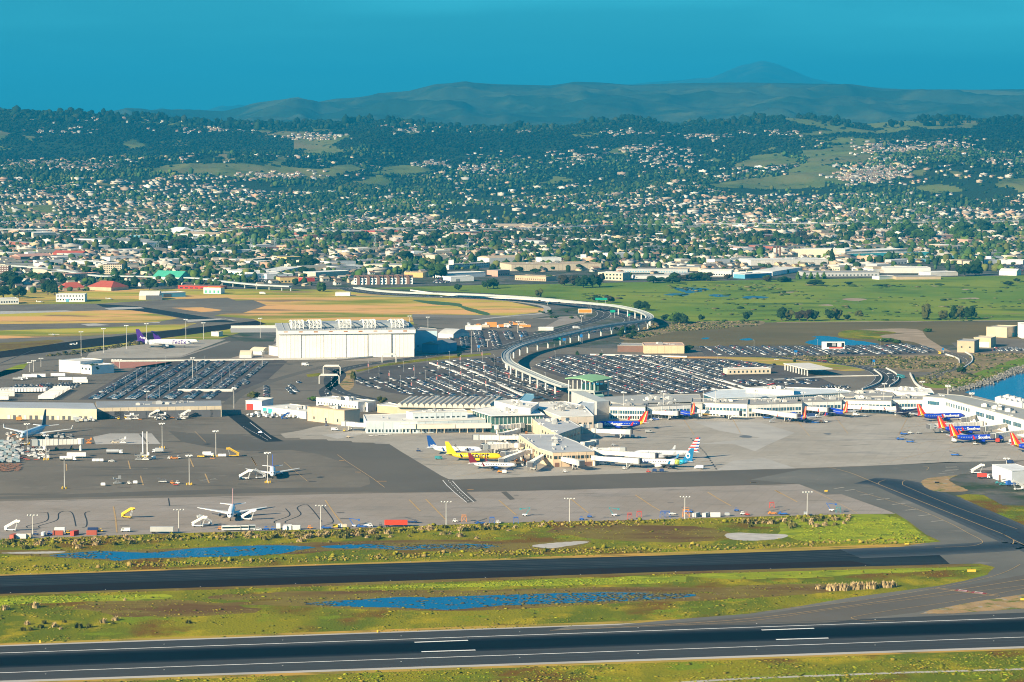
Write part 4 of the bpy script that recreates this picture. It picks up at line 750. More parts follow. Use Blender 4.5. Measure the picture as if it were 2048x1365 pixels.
far_b = [  # crop, front left, front right, height in crop px, depth m, wall, roof, label, extras
 (b1, 460, 132, 860, 158, 22, 90, WHITE, ROOFG, 'very long white warehouse in front of the dark tree belt, left of the tent', {}),
 (b1, 945, 88, 1050, 92, 18, 60, WHITE, WHITE, 'white tent-like hall with a pointed roof at the far left of town', dict(hip=10)),
 (b1, 195, 112, 330, 108, 34, 60, CREAM, ROOFW, 'cream block hall beyond the long white warehouse', {}),
 (b1, 760, 108, 900, 112, 18, 50, BLUEW, TAN, 'low hall with blue wall left of the pointed tent', {}),
 (b1, 1055, 100, 1240, 108, 20, 50, OFFW, TAN, 'pale hall right of the pointed tent', dict(gable=4)),
 (b1, 590, 75, 800, 78, 8, 120, LGREY, TAN, 'very wide low brown roofed hall far left', {}),
 (b1, 60, 100, 180, 100, 14, 60, BEIGE, ROOFG, 'low beige shed at the far left edge of town', {}),
 (b1, 180, 80, 330, 78, 10, 90, BEIGE, ROOFG, 'flat beige shed behind the cream block hall', {}),
 (b1, 605, 318, 712, 318, 56, 22, CREAM, BROWN, 'cream hotel tower with rows of dark windows among trees', dict(wins=[W_(0, 8, 2 + 3.2 * i, 1.6, .45) for i in range(5)])),
 (b1, 0, 318, 50, 318, 48, 22, BROWN, CREAM, 'brown hotel block at the left edge behind the trees', dict(wins=[W_(0, 5, 2 + 3.2 * i, 1.6, .45, WHITE) for i in range(4)])),
 (b1, 200, 352, 420, 355, 26, 25, BEIGE, ROOFG, 'long beige motel wing below the elevated road', dict(wins=[W_(0, 14, 2 + 3 * i, 1.4, .45) for i in range(2)])),
 (b1, 380, 355, 565, 345, 34, 20, TAN, PINK, 'taller tan motel wing joined to the long beige one', dict(wins=[W_(0, 12, 2 + 3 * i, 1.4, .45) for i in range(3)])),
 (b1, 370, 415, 500, 412, 16, 35, TAN, REDR, 'tan lodge with a red hipped roof, left of its twin', dict(hip=7)),
 (b1, 508, 410, 650, 416, 20, 38, TAN, REDR, 'tan lodge with a red hipped roof, right of its twin', dict(hip=8)),
 (b1, 893, 360, 1050, 366, 28, 28, OFFW, GREENR, 'hall with a bright green metal roof above a pale wall', dict(gable=9)),
 (b1, 327, 480, 495, 480, 44, 22, WHITE, ROOFW, 'white three storey old terminal facing the old runway', dict(wins=[W_(0, 10, 2, 2, .5), W_(0, 9, 7, 1.8, .45)], doors=[(0, .4, 4, 4, BLUEW)])),
 (b1, -60, 496, 110, 492, 30, 25, WHITE, ROOFW, 'white low building at the left edge by the old runway', dict(wins=[W_(0, 11, 2, 2, .5)])),
 (b1, 812, 468, 930, 468, 24, 30, CREAM, OFFW, 'cream hangar with a shallow arched roof by the old airfield', dict(dome=6, doors=[(0, .75, 22, 6, DGREY)])),
 (b1, 932, 456, 1085, 450, 26, 26, BLUEW, ROOFW, 'blue long hangar beside the arched cream hangar', dict(doors=[(0, .3, 12, 5, DGREY)])),
 (b1, 1300, 320, 1560, 348, 26, 45, WHITE, ROOFW, 'long white trade hall slanting toward the yellow shop', dict(wins=[W_(0, 14, 2, 2.2, .5, BLUEW)])),
 (b1, 1565, 340, 1760, 300, 24, 35, OFFW, ROOFW, 'white trade hall behind the yellow shop', {}),
 (b1, 1420, 352, 1570, 345, 30, 14, WHITE, ROOFW, 'white front office of the long trade hall', dict(wins=[W_(0, 8, 2, 3, .6, BLUEW)])),
 (b1, 1637, 370, 1745, 368, 32, 26, YELW, BROWN, 'yellow shop with a brown roof by the freeway', dict(wins=[W_(0, 5, 1, 2.5, .5)])),
 (b1, 1770, 362, 1840, 360, 22, 16, RED, PINK, 'small red roofed shop right of the yellow shop', {}),
 (b1, 1675, 250, 1762, 246, 30, 26, YELW, YELW, 'yellow block building behind the white trade halls', dict(wins=[W_(0, 6, 2, 1.6, .45)])),
 (b1, 1480, 260, 1600, 248, 26, 26, TAN, CREAM, 'tan block beside the yellow block building', dict(wins=[W_(0, 6, 2, 1.6, .45)])),
 (b1, 1845, 335, 2040, 325, 26, 30, CREAM, ROOFW, 'cream depot left of the gabled townhouse row', {}),
 (b1, 1040, 402, 1290, 408, 18, 20, RED, BROWN, 'low dark red roadside shop row', dict(wins=[W_(0, 8, .6, 1.6, .6)])),
 (b1, 1190, 432, 1290, 434, 36, 14, WHITE, ORANGE, 'white petrol station building with coloured bands', dict(wins=[W_(0, 4, 1, 4, .4, GREENR)])),
 (b1, 1960, 445, 2046, 445, 18, 14, WHITE, ROOFW, 'small white depot near the freeway start', {}),
 (b1, 1150, 66, 1290, 66, 16, 22, YELW, TAN, 'orange long shed in the far left shopping strip', {}),
 (b1, 1292, 62, 1352, 62, 18, 18, BRICK, BRICK, 'brick red cube in the far left shopping strip', {}),
 (b1, 1380, 62, 1500, 64, 22, 18, CREAM, REDR, 'cream store with red roof in the far shopping strip', {}),
 (b1, 1500, 60, 1540, 62, 22, 18, BRICK, BRICK, 'narrow dark red store in the far shopping strip', {}),
 (b1, 1545, 58, 1600, 58, 18, 18, YELW, YELW, 'yellow store at the right end of the far shopping strip', {}),
 (b1, 1750, 92, 1840, 90, 14, 40, BRICK, PINK, 'low pink roofed shed beyond the shopping strip', {}),
 (b2, 75, 86, 370, 86, 22, 40, RED, BRICK, 'long bright red warehouse in the middle distance', {}),
 (b2, 260, 116, 540, 118, 24, 22, TAN, ROOFG, 'row of orange brown apartment blocks below the red warehouse', dict(wins=[W_(0, 30, 3, 3, .5, BROWN)])),
 (b2, 440, 66, 830, 70, 14, 80, PINK, PINK, 'very long pinkish shed right of the red warehouse', {}),
 (b2, 900, 48, 1180, 52, 12, 60, CREAM, TAN, 'long cream gabled sheds beyond the freeway', dict(gable=4)),
 (b2, 155, 284, 420, 292, 24, 40, CREAM, ROOFG, 'cream warehouse behind the gabled townhouse row', dict(wins=[W_(0, 12, 1, 2.5, .4)])),
 (b2, 395, 336, 502, 338, 28, 22, YELW, TAN, 'pale yellow block right of the townhouse row', {}),
 (b2, 655, 292, 890, 278, 26, 28, OFFW, ROOFG, 'long office wing with dark window band and a white tower', dict(wins=[W_(0, 16, 2, 1.6, .6), W_(0, 16, 6, 1.6, .6)])),
 (b2, 652, 290, 682, 290, 52, 14, WHITE, WHITE, 'white square tower at the end of the office wing', {}),
 (b2, 640, 342, 868, 332, 26, 36, WHITE, ROOFW, 'white bakery hall right of the big green tree', {}),
 (b2, 665, 362, 800, 358, 26, 26, WHITE, ROOFW, 'white low hall in front of the bakery hall', dict(doors=[(0, .3, 6, 4, GREY)])),
 (b2, 890, 262, 1090, 256, 38, 40, OFFW, TAN, 'tan block with shallow dome, left of the biggest works', dict(dome=3)),
 (b2, 1020, 300, 1545, 292, 36, 70, BEIGE, TAN, 'biggest beige works hall in the middle distance', dict(units=6)),
 (b2, 1195, 258, 1312, 256, 34, 30, WHITE, ROOFW, 'raised pale block standing behind the beige works hall', {}),
 (b2, 1425, 252, 1457, 252, 46, 18, WHITE, WHITE, 'white square tower right of the beige works hall', {}),
 (b2, 940, 332, 1010, 328, 34, 24, PINK, ROOFG, 'small pinkish office cube beside dark trees', dict(wins=[W_(0, 5, 2, 2, .6)])),
 (b2, 1040, 352, 1222, 360, 26, 26, TAN, TAN, 'tan low store before the beige works hall', dict(wins=[W_(0, 14, 1, 2.4, .4, BROWN)])),
 (b2, 1525, 352, 1670, 356, 44, 28, CREAM, OFFW, 'cream office with tall windows at the marsh edge', dict(wins=[W_(0, 7, 2, 2.6, .5), W_(0, 7, 7.5, 2.4, .5)])),
 (b2, 1640, 308, 2050, 312, 22, 26, LGREY, ROOFG, 'long low grey blue shed with many roof ribs', dict(wins=[W_(0, 26, 1, 1.4, .5, BLUEW)])),
 (b2, 1740, 345, 2046, 342, 18, 22, WHITE, LGREY, 'white low shed at the marsh edge behind dark trees', {}),
 (b3, 725, 218, 1000, 222, 46, 50, CREAM, ROOFW, 'tall cream box warehouse beyond the marsh', {}),
 (b3, 1000, 224, 1362, 208, 36, 50, CREAM, ROOFW, 'cream warehouse joined behind the turquoise striped one', {}),
 (b3, 1002, 226, 1490, 214, 26, 20, TEAL, OFFW, 'long warehouse with a turquoise painted wall', {}),
 (b3, 1500, 226, 1800, 222, 14, 24, BLUEW, OFFW, 'low warehouse with a blue painted wall', {}),
 (b3, 450, 268, 900, 262, 30, 60, OFFW, ROOFW, 'wide cream depot with flat roof and two stacks behind', dict(units=5)),
 (b3, 150, 330, 335, 332, 34, 30, OFFW, ROOFW, 'cream office block left of the bright blue shed', dict(wins=[W_(0, 12, 2, 1.8, .5)])),
 (b3, 415, 345, 572, 336, 24, 24, BLUEW, OFFW, 'bright blue shed at the marsh edge', {}),
 (b3, 345, 335, 420, 337, 26, 28, WHITE, ROOFW, 'white shed touching the bright blue shed', {}),
 (b3, 575, 328, 745, 300, 22, 40, WHITE, ROOFW, 'white gabled shed behind the row of conical trees', {}),
 (b3, 760, 332, 1200, 330, 22, 50, LGREY, ROOFG, 'wide grey roofed depot behind the marsh trees', dict(wins=[W_(0, 20, 1, 2, .4)])),
 (b3, 1232, 312, 1500, 312, 30, 40, OFFW, ROOFW, 'cream hall right of the grey roofed depot', {}),
 (b3, 1200, 350, 1290, 346, 18, 16, WHITE, OFFW, 'little white store at the golf course edge', {}),
 (b3, 1300, 350, 1560, 348, 16, 30, TAN, ROOFG, 'row of brown low stores at the golf course edge', {}),
 (b3, 1500, 330, 1660, 326, 20, 36, OFFW, ROOFW, 'pale depot left of the tall dark tree group', {}),
 (b3, 1900, 324, 2002, 327, 24, 20, WHITE, ROOFW, 'white gable hall right of the tall dark tree group', dict(gable=4)),
 (b3, 1790, 258, 2040, 262, 24, 30, OFFW, ROOFW, 'beige store at the right edge beyond the tree group', {}),
 (b3, 1300, 245, 1500, 245, 14, 40, BLUEW, ROOFG, 'flat bluish roofed depot far right', {}),
 (b3, 1000, 290, 1200, 280, 14, 40, BEIGE, ROOFW, 'flat beige depot between other depots', {}),
 (b3, 0, 300, 150, 300, 22, 34, CREAM, ROOFG, 'cream works shed beside the long blue grey one', {}),
 (b3, 0, 335, 140, 330, 16, 26, GREY, LGREY, 'low grey shed behind the dark marsh hedge', {}),
 (b1, 380, 262, 560, 275, 24, 28, OFFW, ROOFW, 'pale two storey school left of the cream hotel tower', dict(wins=[W_(0, 12, 2, 1.5, .5)])),
 (b1, 310, 215, 480, 218, 22, 24, REDR, REDR, 'red roofed hall in the trees at left', dict(gable=4)),
 (b1, 120, 232, 300, 225, 16, 30, BROWN, PINK, 'long dark brown house block at the left', dict(gable=4)),
 (b1, 0, 268, 180, 262, 14, 30, BROWN, ROOFD, 'dark brown house block at the left edge', dict(gable=4)),
 (b1, 1380, 190, 1440, 188, 14, 14, YELW, ORANGE, 'tiny orange roofed shop before the tree belt', {}),
 (b1, 1960, 250, 2010, 250, 24, 16, WHITE, REDR, 'white petrol canopy with red top right of tree group', {}),
]
for i, (cr_, x0, y0, x1, y1, hp, dep, wl, rf, lab, ex) in enumerate(far_b):
    front('distant_building', lab, cr_(x0, y0), cr_(x1, y1), hp / k29, dep, wl, rf, parapet=0.3, **ex)
# gabled townhouse row
for k in range(6):
    a = b2(98 + k * 58, 379 - k * .6); b = b2(98 + (k + 1) * 58 - 3, 379 - k * .6)
    t = front('townhouse', 'townhouse %s of the white and brown gabled row' % ('at the left end', 'second from the left', 'third from the left', 'fourth from the left', 'fifth from the left', 'at the right end')[k], a, b, 38 / k29, 16, WHITE, BROWN, gable=4, wins=[W_(0, 3, 2, 2, .4), W_(0, 3, 6, 2, .4), W_(0, 3, 10, 2, .4)], group='gabled townhouse row')
    l = math.dist(G(a), G(b)); mb = MB(); x0 = -l / 2 + .5
    mb.box(-l * .16, l * .16, -9.5, -7.9, 0, 10); mb.add([(-l * .22, -9.8, 10), (l * .22, -9.8, 10), (0, -9.8, 13.5), (-l * .22, 0, 10), (l * .22, 0, 10), (0, 0, 13.5)], [(0, 1, 2), (1, 4, 5, 2), (3, 0, 2, 5), (4, 3, 5)])
    part('front_gable', mb, BROWN, t)
# random light industry between the named halls
rr = random.Random(4); cnt = 0
def zone(x, y):
    px_ = float(proj(x, y, 0)[0]); zs = [(120, 'behind the left edge of the old airfield'), (260, 'behind the red roofed lodges'), (400, 'behind the green roofed hall'), (560, 'behind the long white trade hall'), (700, 'beyond the yellow shop'), (860, 'beyond the gabled townhouse row'), (1010, 'beyond the bakery hall'), (1220, 'beyond the beige works hall'), (1400, 'beyond the long blue grey shed'), (1560, 'beyond the bright blue shed'), (1700, 'beyond the grey roofed depot'), (1850, 'beyond the turquoise striped wall'), (1960, 'behind the huge dark tree pair')]
    for a, b in zs:
        if px_ < a: return b
    return 'near the right edge of the town'
for k in range(235):
    far_ = k >= 150; py = rr.uniform(497, 552) if not far_ else rr.uniform(452, 500); px_ = rr.uniform(-60, 2110)
    if not far_ and (860 < px_ < 1330 and py > 520) or (py > 545 and px_ > 700): continue
    wl = rr.choice([WHITE, CREAM, BEIGE, LGREY] + ([PINK, TAN, BRICK] if far_ else [])); x, y = P(px_, py); w2, d2 = rr.uniform(18, 55) * (1.8 if far_ else 1), rr.uniform(14, 34); h_ = rr.uniform(4.5, 8); a_ = ang + rr.choice([0, math.pi / 2]) - math.pi / 2 * 0
    if a_ > 1.2: a_ -= math.pi
    ca_, sa_ = math.cos(a_), math.sin(a_); c4_ = [(x + u_ * ca_ - v_ * sa_, y + u_ * sa_ + v_ * ca_) for u_, v_ in ((-w2/2, -d2/2), (w2/2, -d2/2), (w2/2, d2/2), (-w2/2, d2/2))]
    polybuild('trade_shed', '%s %s trade shed %s' % ('broad' if w2 > 38 else 'short', {WHITE: 'white', CREAM: 'cream', BEIGE: 'beige', LGREY: 'grey', PINK: 'pink', TAN: 'tan', BRICK: 'brick red'}[wl], zone(x, y)), c4_, h_, wl, rr.choice([ROOFG, ROOFW, ROOFD, TAN]), group='trade sheds', parapet=0, wins=[W_(0, 5, 1, 1.8, .5)] if k % 3 == 0 else ())
# nearest houses of the town, one by one
hm_ = {}
for i in [int(q) for q in near]:
    ki = i % 12
    if ki not in hm_:
        v_, f_, c_ = house_tmpl(); rs = random.Random(int(ki)); Wc = WALLS[ki % len(WALLS)]; Rc = ROOFS[ki % len(ROOFS)]
        mm = [M(tuple(Wc)), M(tuple(Rc)), GLASS]; sets = {0: [], 1: [], 2: []}
        for fa, c0 in zip(f_, c_): sets[c0].append(tuple(dict.fromkeys(fa)))
        hm_[ki] = []
        for c0, nm in ((0, 'wall'), (1, 'roof'), (2, 'window')):
            me = bpy.data.meshes.new(nm); used = sorted({q for fa in sets[c0] for q in fa}); mp_ = {q: j for j, q in enumerate(used)}
            me.from_pydata([v_[q] for q in used], [], [tuple(mp_[q] for q in fa) for fa in sets[c0]]); me.materials.append(mm[c0]); hm_[ki].append((nm, me))
        hm_[ki].append(('white', 'ochre', 'tan', 'terracotta', 'grey', 'bright white', 'brown', 'yellow', 'pale')[ki % 9])
    t = thing('house', '%s walled house %s' % (hm_[ki][3], zone(H[i, 0], H[i, 1])), 'house', (H[i, 0], H[i, 1], 0), rot[i], 'family houses near the airfield')
    t.scale = tuple(scl[i])
    for nm, me in hm_[ki][:3]: part(nm, me, None, t)
# the big white hangar
HA, HB = G((558, 717)), G((829, 714)); hl = math.dist(HA, HB); an = math.atan2(HB[1] - HA[1], HB[0] - HA[0]); hh = 56 / pm(716)
hang = thing('hangar', 'huge white maintenance hangar with steel trusses standing on its roof', 'hangar', HA, an)
HW = mat('hangar_white_paint', (.82, .79, .72), .75, .10, .08); HRUST = mat('rust_streak', (.40, .17, .07), .9)
dpt = 62
mb = MB(); mb.box(0, hl, 1.2, dpt, 0, hh - 1.5); part('wall', mb, LGREY, hang)
for k, (a_, b_) in enumerate([(0, .165), (.165, .33), (.33, .495), (.495, .655), (.655, .83), (.83, 1.0)]):
    mb = MB(); o_ = 0.5 * (k % 2); mb.box(hl * a_ + .25, hl * b_ - .25, o_, 1.1, 0.1, hh - 4.2); 
    for q in range(1, 6): x = hl * (a_ + (b_ - a_) * q / 6); mb.box(x - .12, x + .12, o_ - .18, o_, 0.1, hh - 4.2)
    part('sliding_door', mb, HW, hang)
mb = MB(); mb.box(-1, hl + 1, -1.5, 1.15, hh - 4.1, hh - .6); part('door_header', mb, HW, hang)
mb = MB(); mb.hexa([(-1, -1.5, hh - .58), (hl + 1, -1.5, hh - .58), (hl + 1, dpt + 1, hh - .58), (-1, dpt + 1, hh - .58)], [(-1, -1.5, hh), (hl + 1, -1.5, hh), (hl + 1, dpt, hh + 3), (-1, dpt, hh + 3)]); 
for q in range(1, 24): x = hl * q / 24; mb.hexa([(x - .3, -1.2, hh + .01), (x + .3, -1.2, hh + .01), (x + .3, dpt, hh + 3.01), (x - .3, dpt, hh + 3.01)], [(x - .3, -1.2, hh + .4), (x + .3, -1.2, hh + .4), (x + .3, dpt, hh + 3.4), (x - .3, dpt, hh + 3.4)])
part('roof', mb, M((.38, .40, .41)), hang)
mb = MB(); mb.box(hl * .10, hl * .97, dpt * .25, dpt * .95, hh + 1, hh + 5.2); part('raised_roof', mb, M((.33, .36, .38)), hang)
for k, f0 in enumerate((.14, .27, .49, .67, .88)):
    mb = MB(); x0, x1 = hl * f0 - 6, hl * f0 + 6; z0_, z1_ = hh + 2, hh + 9
    for yy in (6, 20):
        xs_ = [x0 + (x1 - x0) * q / 3 for q in range(4)]
        for a_, b_ in zip(xs_[:-1], xs_[1:]):
            mb.beam((a_, yy, z0_), (b_, yy, z0_), .45); mb.beam((a_, yy, z1_), (b_, yy, z1_), .5); mb.beam((a_, yy, z0_), (b_, yy, z1_), .35); mb.beam((a_, yy, z1_), (b_, yy, z0_), .35)
        for a_ in xs_: mb.beam((a_, yy, z0_ - 1), (a_, yy, z1_), .8)
    for a_ in (x0, x1):
        mb.beam((a_, 6, z1_), (a_, 20, z1_), .8); mb.beam((a_, 6, z0_), (a_, 20, z1_), .5); mb.beam((a_, 20, z1_), (a_, dpt * .9, hh + 5), .8); mb.beam((a_, 20, z0_), (a_, dpt * .8, hh + 4), .5)
    part('roof_truss', mb, HW, hang)
for k in range(9): mb = MB(); x = hl * (.05 + .11 * k); mb.box(x - 2, x + 2, -1.62, -1.5, hh - 2.0 - (k % 3) * .2, hh - 1.1); part('rust_streak', mb, HRUST, hang)
for q in (.655, .83): mb = MB(); x = hl * q; mb.box(x - .25, x + .25, -.3, -.02, .1, hh - 4.3); part('door_edge', mb, DGREY, hang)
roofed('hangar_annexe', 'pale blue annexe leaning on the right side of the hangar', [b2(455, 650), b2(585, 650), b2(580, 640), b2(480, 632)], 21, M((.45, .60, .66)), ROOFG, wins=[(0, 4, 4, 2, .15)])
front('hangar_store', 'small white store beside the left end of the hangar', b1(1572, 790), b1(1632, 798), 52 / k29, 18, WHITE, ROOFG, units=1)
front('arched_shed', 'white arched shed behind the hangar annexe', b2(592, 690), b2(680, 695), 26 / k29, 30, OFFW, LGREY, dome=5)
front('blue_shed', 'dark blue shed with steep roof beside the hangar lot', b2(592, 780), b2(700, 765), 50 / k29, 20, BLUEW, GREY, gable=3)
for k, (a_, b_) in enumerate([((1400, 808), (1470, 808)), ((1455, 786), (1530, 790))]):
    front('quonset_hut', ('round roofed pale hut nearer the fence by the hangar', 'round roofed pale hut touching the hangar store')[k], b1(*a_), b1(*b_), 18 / k29, 20, OFFW, CREAM, dome=4)
front('pump_house', 'small pale hut at the old airfield behind the purple tailed jets', b1(1235, 680), b1(1278, 682), 24 / k29, 8, OFFW, ROOFG)
# freight side, left
front('freight_office', 'white freight office with a tall windowless block, by the trailers', b1(345, 888), b1(470, 898), 66 / k29, 30, WHITE, ROOFW, skew=.0)
front('freight_office_wing', 'low white wing right of the tall windowless freight block', b1(472, 898), b1(535, 905), 48 / k29, 26, WHITE, ROOFW, wins=[W_(0, 3, 4, 2, .4)])
t = roofed('sorting_shed', 'long grey roofed freight shed with a row of dock doors, left of its darker twin', [b1(-500, 1092), b1(565, 1108), b1(545, 1072), b1(-500, 1062)], 9, CREAM, M((.36, .38, .40), sc=.05), doors=[(0, .52 + .03 * k, 2.2, 3.2, DGREY if k % 3 else OFFW) for k in range(16)], parapet=0)
t = roofed('cargo_shed', 'long grey cargo shed with dark open bays and equipment in front', [b1(565, 1100), b1(1295, 1088), b1(1290, 1058), b1(560, 1064)], 9, BEIGE, M((.27, .28, .29), sc=.05), doors=[(0, .03, 14, 6, DGREY), (0, .13, 18, 6, DGREY), (0, .27, 26, 6, DGREY), (0, .47, 16, 6, DGREY), (0, .60, 12, 6, DGREY), (0, .72, 12, 6, DGREY), (0, .85, 16, 6, DGREY), (0, .95, 8, 6, DGREY)], units=8, parapet=0)
front('fire_station', 'white fire station with a red door', b1(1437, 1110), b1(1530, 1113), 50 / k29, 26, WHITE, ROOFW, doors=[(0, .25, 6, 5, RED)])
front('white_annexe', 'white annexe with two teal doors beside the fire station', b1(1528, 1132), b1(1790, 1165), 38 / k29, 30, WHITE, ROOFW, doors=[(0, .08, 5, 5, TEAL), (0, .20, 5, 5, TEAL)], units=6)
t = roofed('beige_block', 'beige block building with dark cooling plant on its roof', [c2(420, 128), c2(690, 158), c2(803, 146), c2(540, 118)], 11, M((.58, .46, .33)), TAN, wins=[(0, 3, 2.0, 2.2, .10)], units=3)
t = front('cooling_plant', 'dark blue cooling plant on the beige block building', c2(485, 190), c2(605, 192), 62 / 3.657, 12, M((.04, .09, .13)), M((.06, .12, .17)), z0=0)
roofed('white_office', 'long white office with many small roof units behind the beige block', [c2(485, 62), c2(790, 95), c2(920, 84), c2(600, 50)], 8, WHITE, ROOFW, wins=[(0, 14, 3.5, 1.8, .35)], units=6)
# pier 1 side
T1 = roofed('pier_building', 'long low white roofed gate building with pale blue front', [c2(830, 188), c2(850, 235), c2(1225, 235), c2(1725, 220), c2(1630, 178), c2(1150, 178)], 9, M((.50, .56, .58)), ROOFW, units=6, wins=[(0, 1, 1, .1, .1), (1, 14, 1, 2.2, .5), (2, 18, 1, 2.2, .5)])
roofed('upper_gate_building', 'raised pale floor standing on the long gate building', [c2(1143, 163), c2(1190, 172), c2(1590, 162), c2(1560, 145), c2(1300, 150)], 14, M((.55, .60, .62)), ROOFW, units=4, wins=[(1, 10, 10.0, 1.0, .6)])
gb = roofed('glass_hall', 'glass walled departure hall under a broad white roof', [c2(1628, 150), c2(1770, 193), c2(2140, 185), c2(2060, 132), c2(1800, 125)], 13, GLASSG, WHITE, over=.05, units=3, wins=[(1, 12, 1, 11, .12, WHITE), (0, 7, 1, 11, .12, WHITE), (1, 1, 5.8, .6, 1.0, WHITE, 0.0, 1.0), (0, 1, 5.8, .6, 1.0, WHITE, 0, 1)])
roofed('ticket_hall', 'broad white ticket hall roof crowded with plant, behind the glass hall', [b2(920, 1062), b2(1060, 1100), b2(1130, 1108), b2(1180, 1075), b2(1020, 1055)], 17, WHITE, ROOFW, units=8)
roofed('baggage_hall', 'wide white baggage hall right of the glass hall', [b2(1120, 1085), b2(1310, 1155), b2(1500, 1150), b2(1440, 1090), b2(1330, 1065), b2(1180, 1070)], 13, M((.62, .52, .42)), ROOFW, units=14, wins=[(1, 6, 7, 1.5, .5)])
roofed('grey_link_block', 'grey blue block between the baggage hall and the southern pier', [c3(450, 178), c3(480, 212), c3(680, 190), c3(690, 100), c3(600, 90)], 12, M((.38, .46, .50)), M((.46, .50, .52)), units=6, wins=[(1, 5, 6, 2, .6)])
roofed('skylight_wedge', 'sloping blue glass skylight roof beside the ticket hall', [b2(1050, 1075), b2(1110, 1085), b2(1150, 1045), b2(1148, 1022), b2(1100, 1020)], 15, GLASSB, M((.25, .42, .48), rough=.35), parapet=.3)
roofed('pier_root_building', 'first grey roofed section of the pier running toward the taxiway', [c3(210, 195), c3(300, 260), c3(430, 330), c3(590, 275), c3(460, 200), c3(330, 188)], 10, BEIGE, M((.42, .43, .44), sc=.05), units=7, wins=[(2, 6, 5, 2, .5), (1, 6, 5, 2, .4)])
roofed('pier_end_building', 'second grey roofed pier section with a beige end wall', [c3(140, 330), c3(280, 430), c3(385, 462), c3(690, 452), c3(560, 385), c3(420, 332)], 10, M((.66, .50, .34)), M((.42, .43, .44), sc=.05), units=8, wins=[(2, 9, 5.5, 2.2, .75), (1, 5, 5.5, 2.2, .55), (0, 8, 5.5, 2, .4), (3, 8, 5, 2, .5)], doors=[(2, .1, 3, 3, BROWN), (2, .5, 6, 3, BROWN), (2, .85, 5, 3, BROWN)])
# southern terminal
roofed('terminal_hall', 'long plain grey roofed terminal hall behind the concourse', [c3(690, 62), c3(900, 112), c3(1480, 105), c3(1460, 38), c3(1000, 42)], 10, OFFW, M((.36, .36, .34), sc=.05), units=10)
CZ = M((.74, .72, .66))
def concourse(label, pts, h, cols, **k):
    return roofed('concourse', label, pts, h, CZ, ROOFG, units=5, wins=[(0, cols, 4.6, 2.6, .78, GLASSB), (0, cols, 0.6, 2.4, .7, GLASS)], **k)
concourse('first concourse section from the left, nearest the pier root', [c3(800, 125), c3(1062, 130), c3(1070, 108), c3(815, 105)], 10, 14)
concourse('concourse section behind the second jet bridge', [c3(1075, 125), c3(1395, 112), c3(1400, 92), c3(1080, 100)], 10, 12)
concourse('concourse section below the left end of the truss roofed hall', [c3(1400, 95), c3(1810, 108), c3(1815, 72), c3(1405, 66)], 10.5, 16)
concourse('concourse section below the middle of the truss roofed hall', [c3(1812, 112), c3(2210, 100), c3(2200, 72), c3(1815, 76)], 10, 18)
concourse('concourse section left of the two tailed jets', [b3(720, 1068), b3(980, 1062), b3(985, 1040), b3(725, 1042)], 10, 12)
concourse('concourse section before the corner of the east wing', [b3(985, 1056), b3(1270, 1062), b3(1280, 1036), b3(1000, 1034)], 10, 13)
concourse('last concourse section touching the east wing', [b3(1272, 1052), b3(1455, 1052), b3(1460, 1034), b3(1280, 1032)], 10.5, 10)
hl2 = roofed('truss_hall', 'modern departure hall with a bright roof carried on white steel trusses', [b3(170, 1022), b3(240, 1048), b3(600, 1036), b3(1050, 1010), b3(960, 992), b3(700, 985), b3(250, 998)], 11.5, GLASSB, M((.70, .72, .70), rough=.45), parapet=.6, wins=[(1, 22, 2, 8, .12, WHITE), (2, 34, 5, 5.5, .5, WHITE), (2, 1, 4.4, .8, 1, WHITE, 0, 1)])
mb = MB(); A = Vector((*P(*b3(240, 1050), 11.5), 11)); B = Vector((*P(*b3(600, 1038), 11.5), 11)); A2 = A - Vector((0, 4, 3.5)); B2 = B - Vector((0, 4, 3.5))
for q in range(11):
    p = A.lerp(B, q / 11); p1 = A.lerp(B, (q + 1) / 11); pmid = A2.lerp(B2, (q + .5) / 11); mb.beam(p, pmid, .6); mb.beam(pmid, p1, .6)
mb.beam(A, B, .8); mb.beam(A2, B2, .7)
o = hl2; mb.v = [(x - o.location.x, y - o.location.y, z) for x, y, z in mb.v]; part('roof_truss', mb, WHITE, hl2)
roofed('plant_roof', 'pale roof top plant house on the truss hall left end', [b3(420, 985), b3(700, 1005), b3(700, 985), b3(560, 975)], 15, OFFW, ROOFW, units=8)
roofed('link_roof', 'flat ribbed roof right of the truss hall', [b3(1000, 1035), b3(1290, 1030), b3(1260, 1000), b3(1080, 1000), b3(960, 1010)], 11, OFFW, ROOFG, units=9)
roofed('round_corner_hall', 'pale rounded hall at the corner before the east wing', [b3(1180, 990), b3(1330, 1012), b3(1520, 1018), b3(1500, 992), b3(1350, 980)], 12, OFFW, ROOFW, units=5)
ew = roofed('east_wing', 'tall white east wing with strips of dark windows and a flat grey roof', [b3(1455, 1035), b3(1580, 1045), b3(2048, 1172), b3(2500, 1290), b3(2560, 1230), b3(2048, 1108), b3(1680, 1030), b3(1540, 1020)], 13, M((.84, .80, .72)), M((.34, .34, .31), sc=.05), units=10, wins=[(0, 1, 7, 3, .55, GLASSB), (1, 10, 7.5, 3, .62, GLASSB, .02, .34), (1, 2, 6.5, 3.2, .8, GLASSB, .40, .66), (1, 2, 6.5, 3.2, .8, GLASSB, .74, .98), (1, 10, 1, 2, .2, DGREY, .05, .95)])
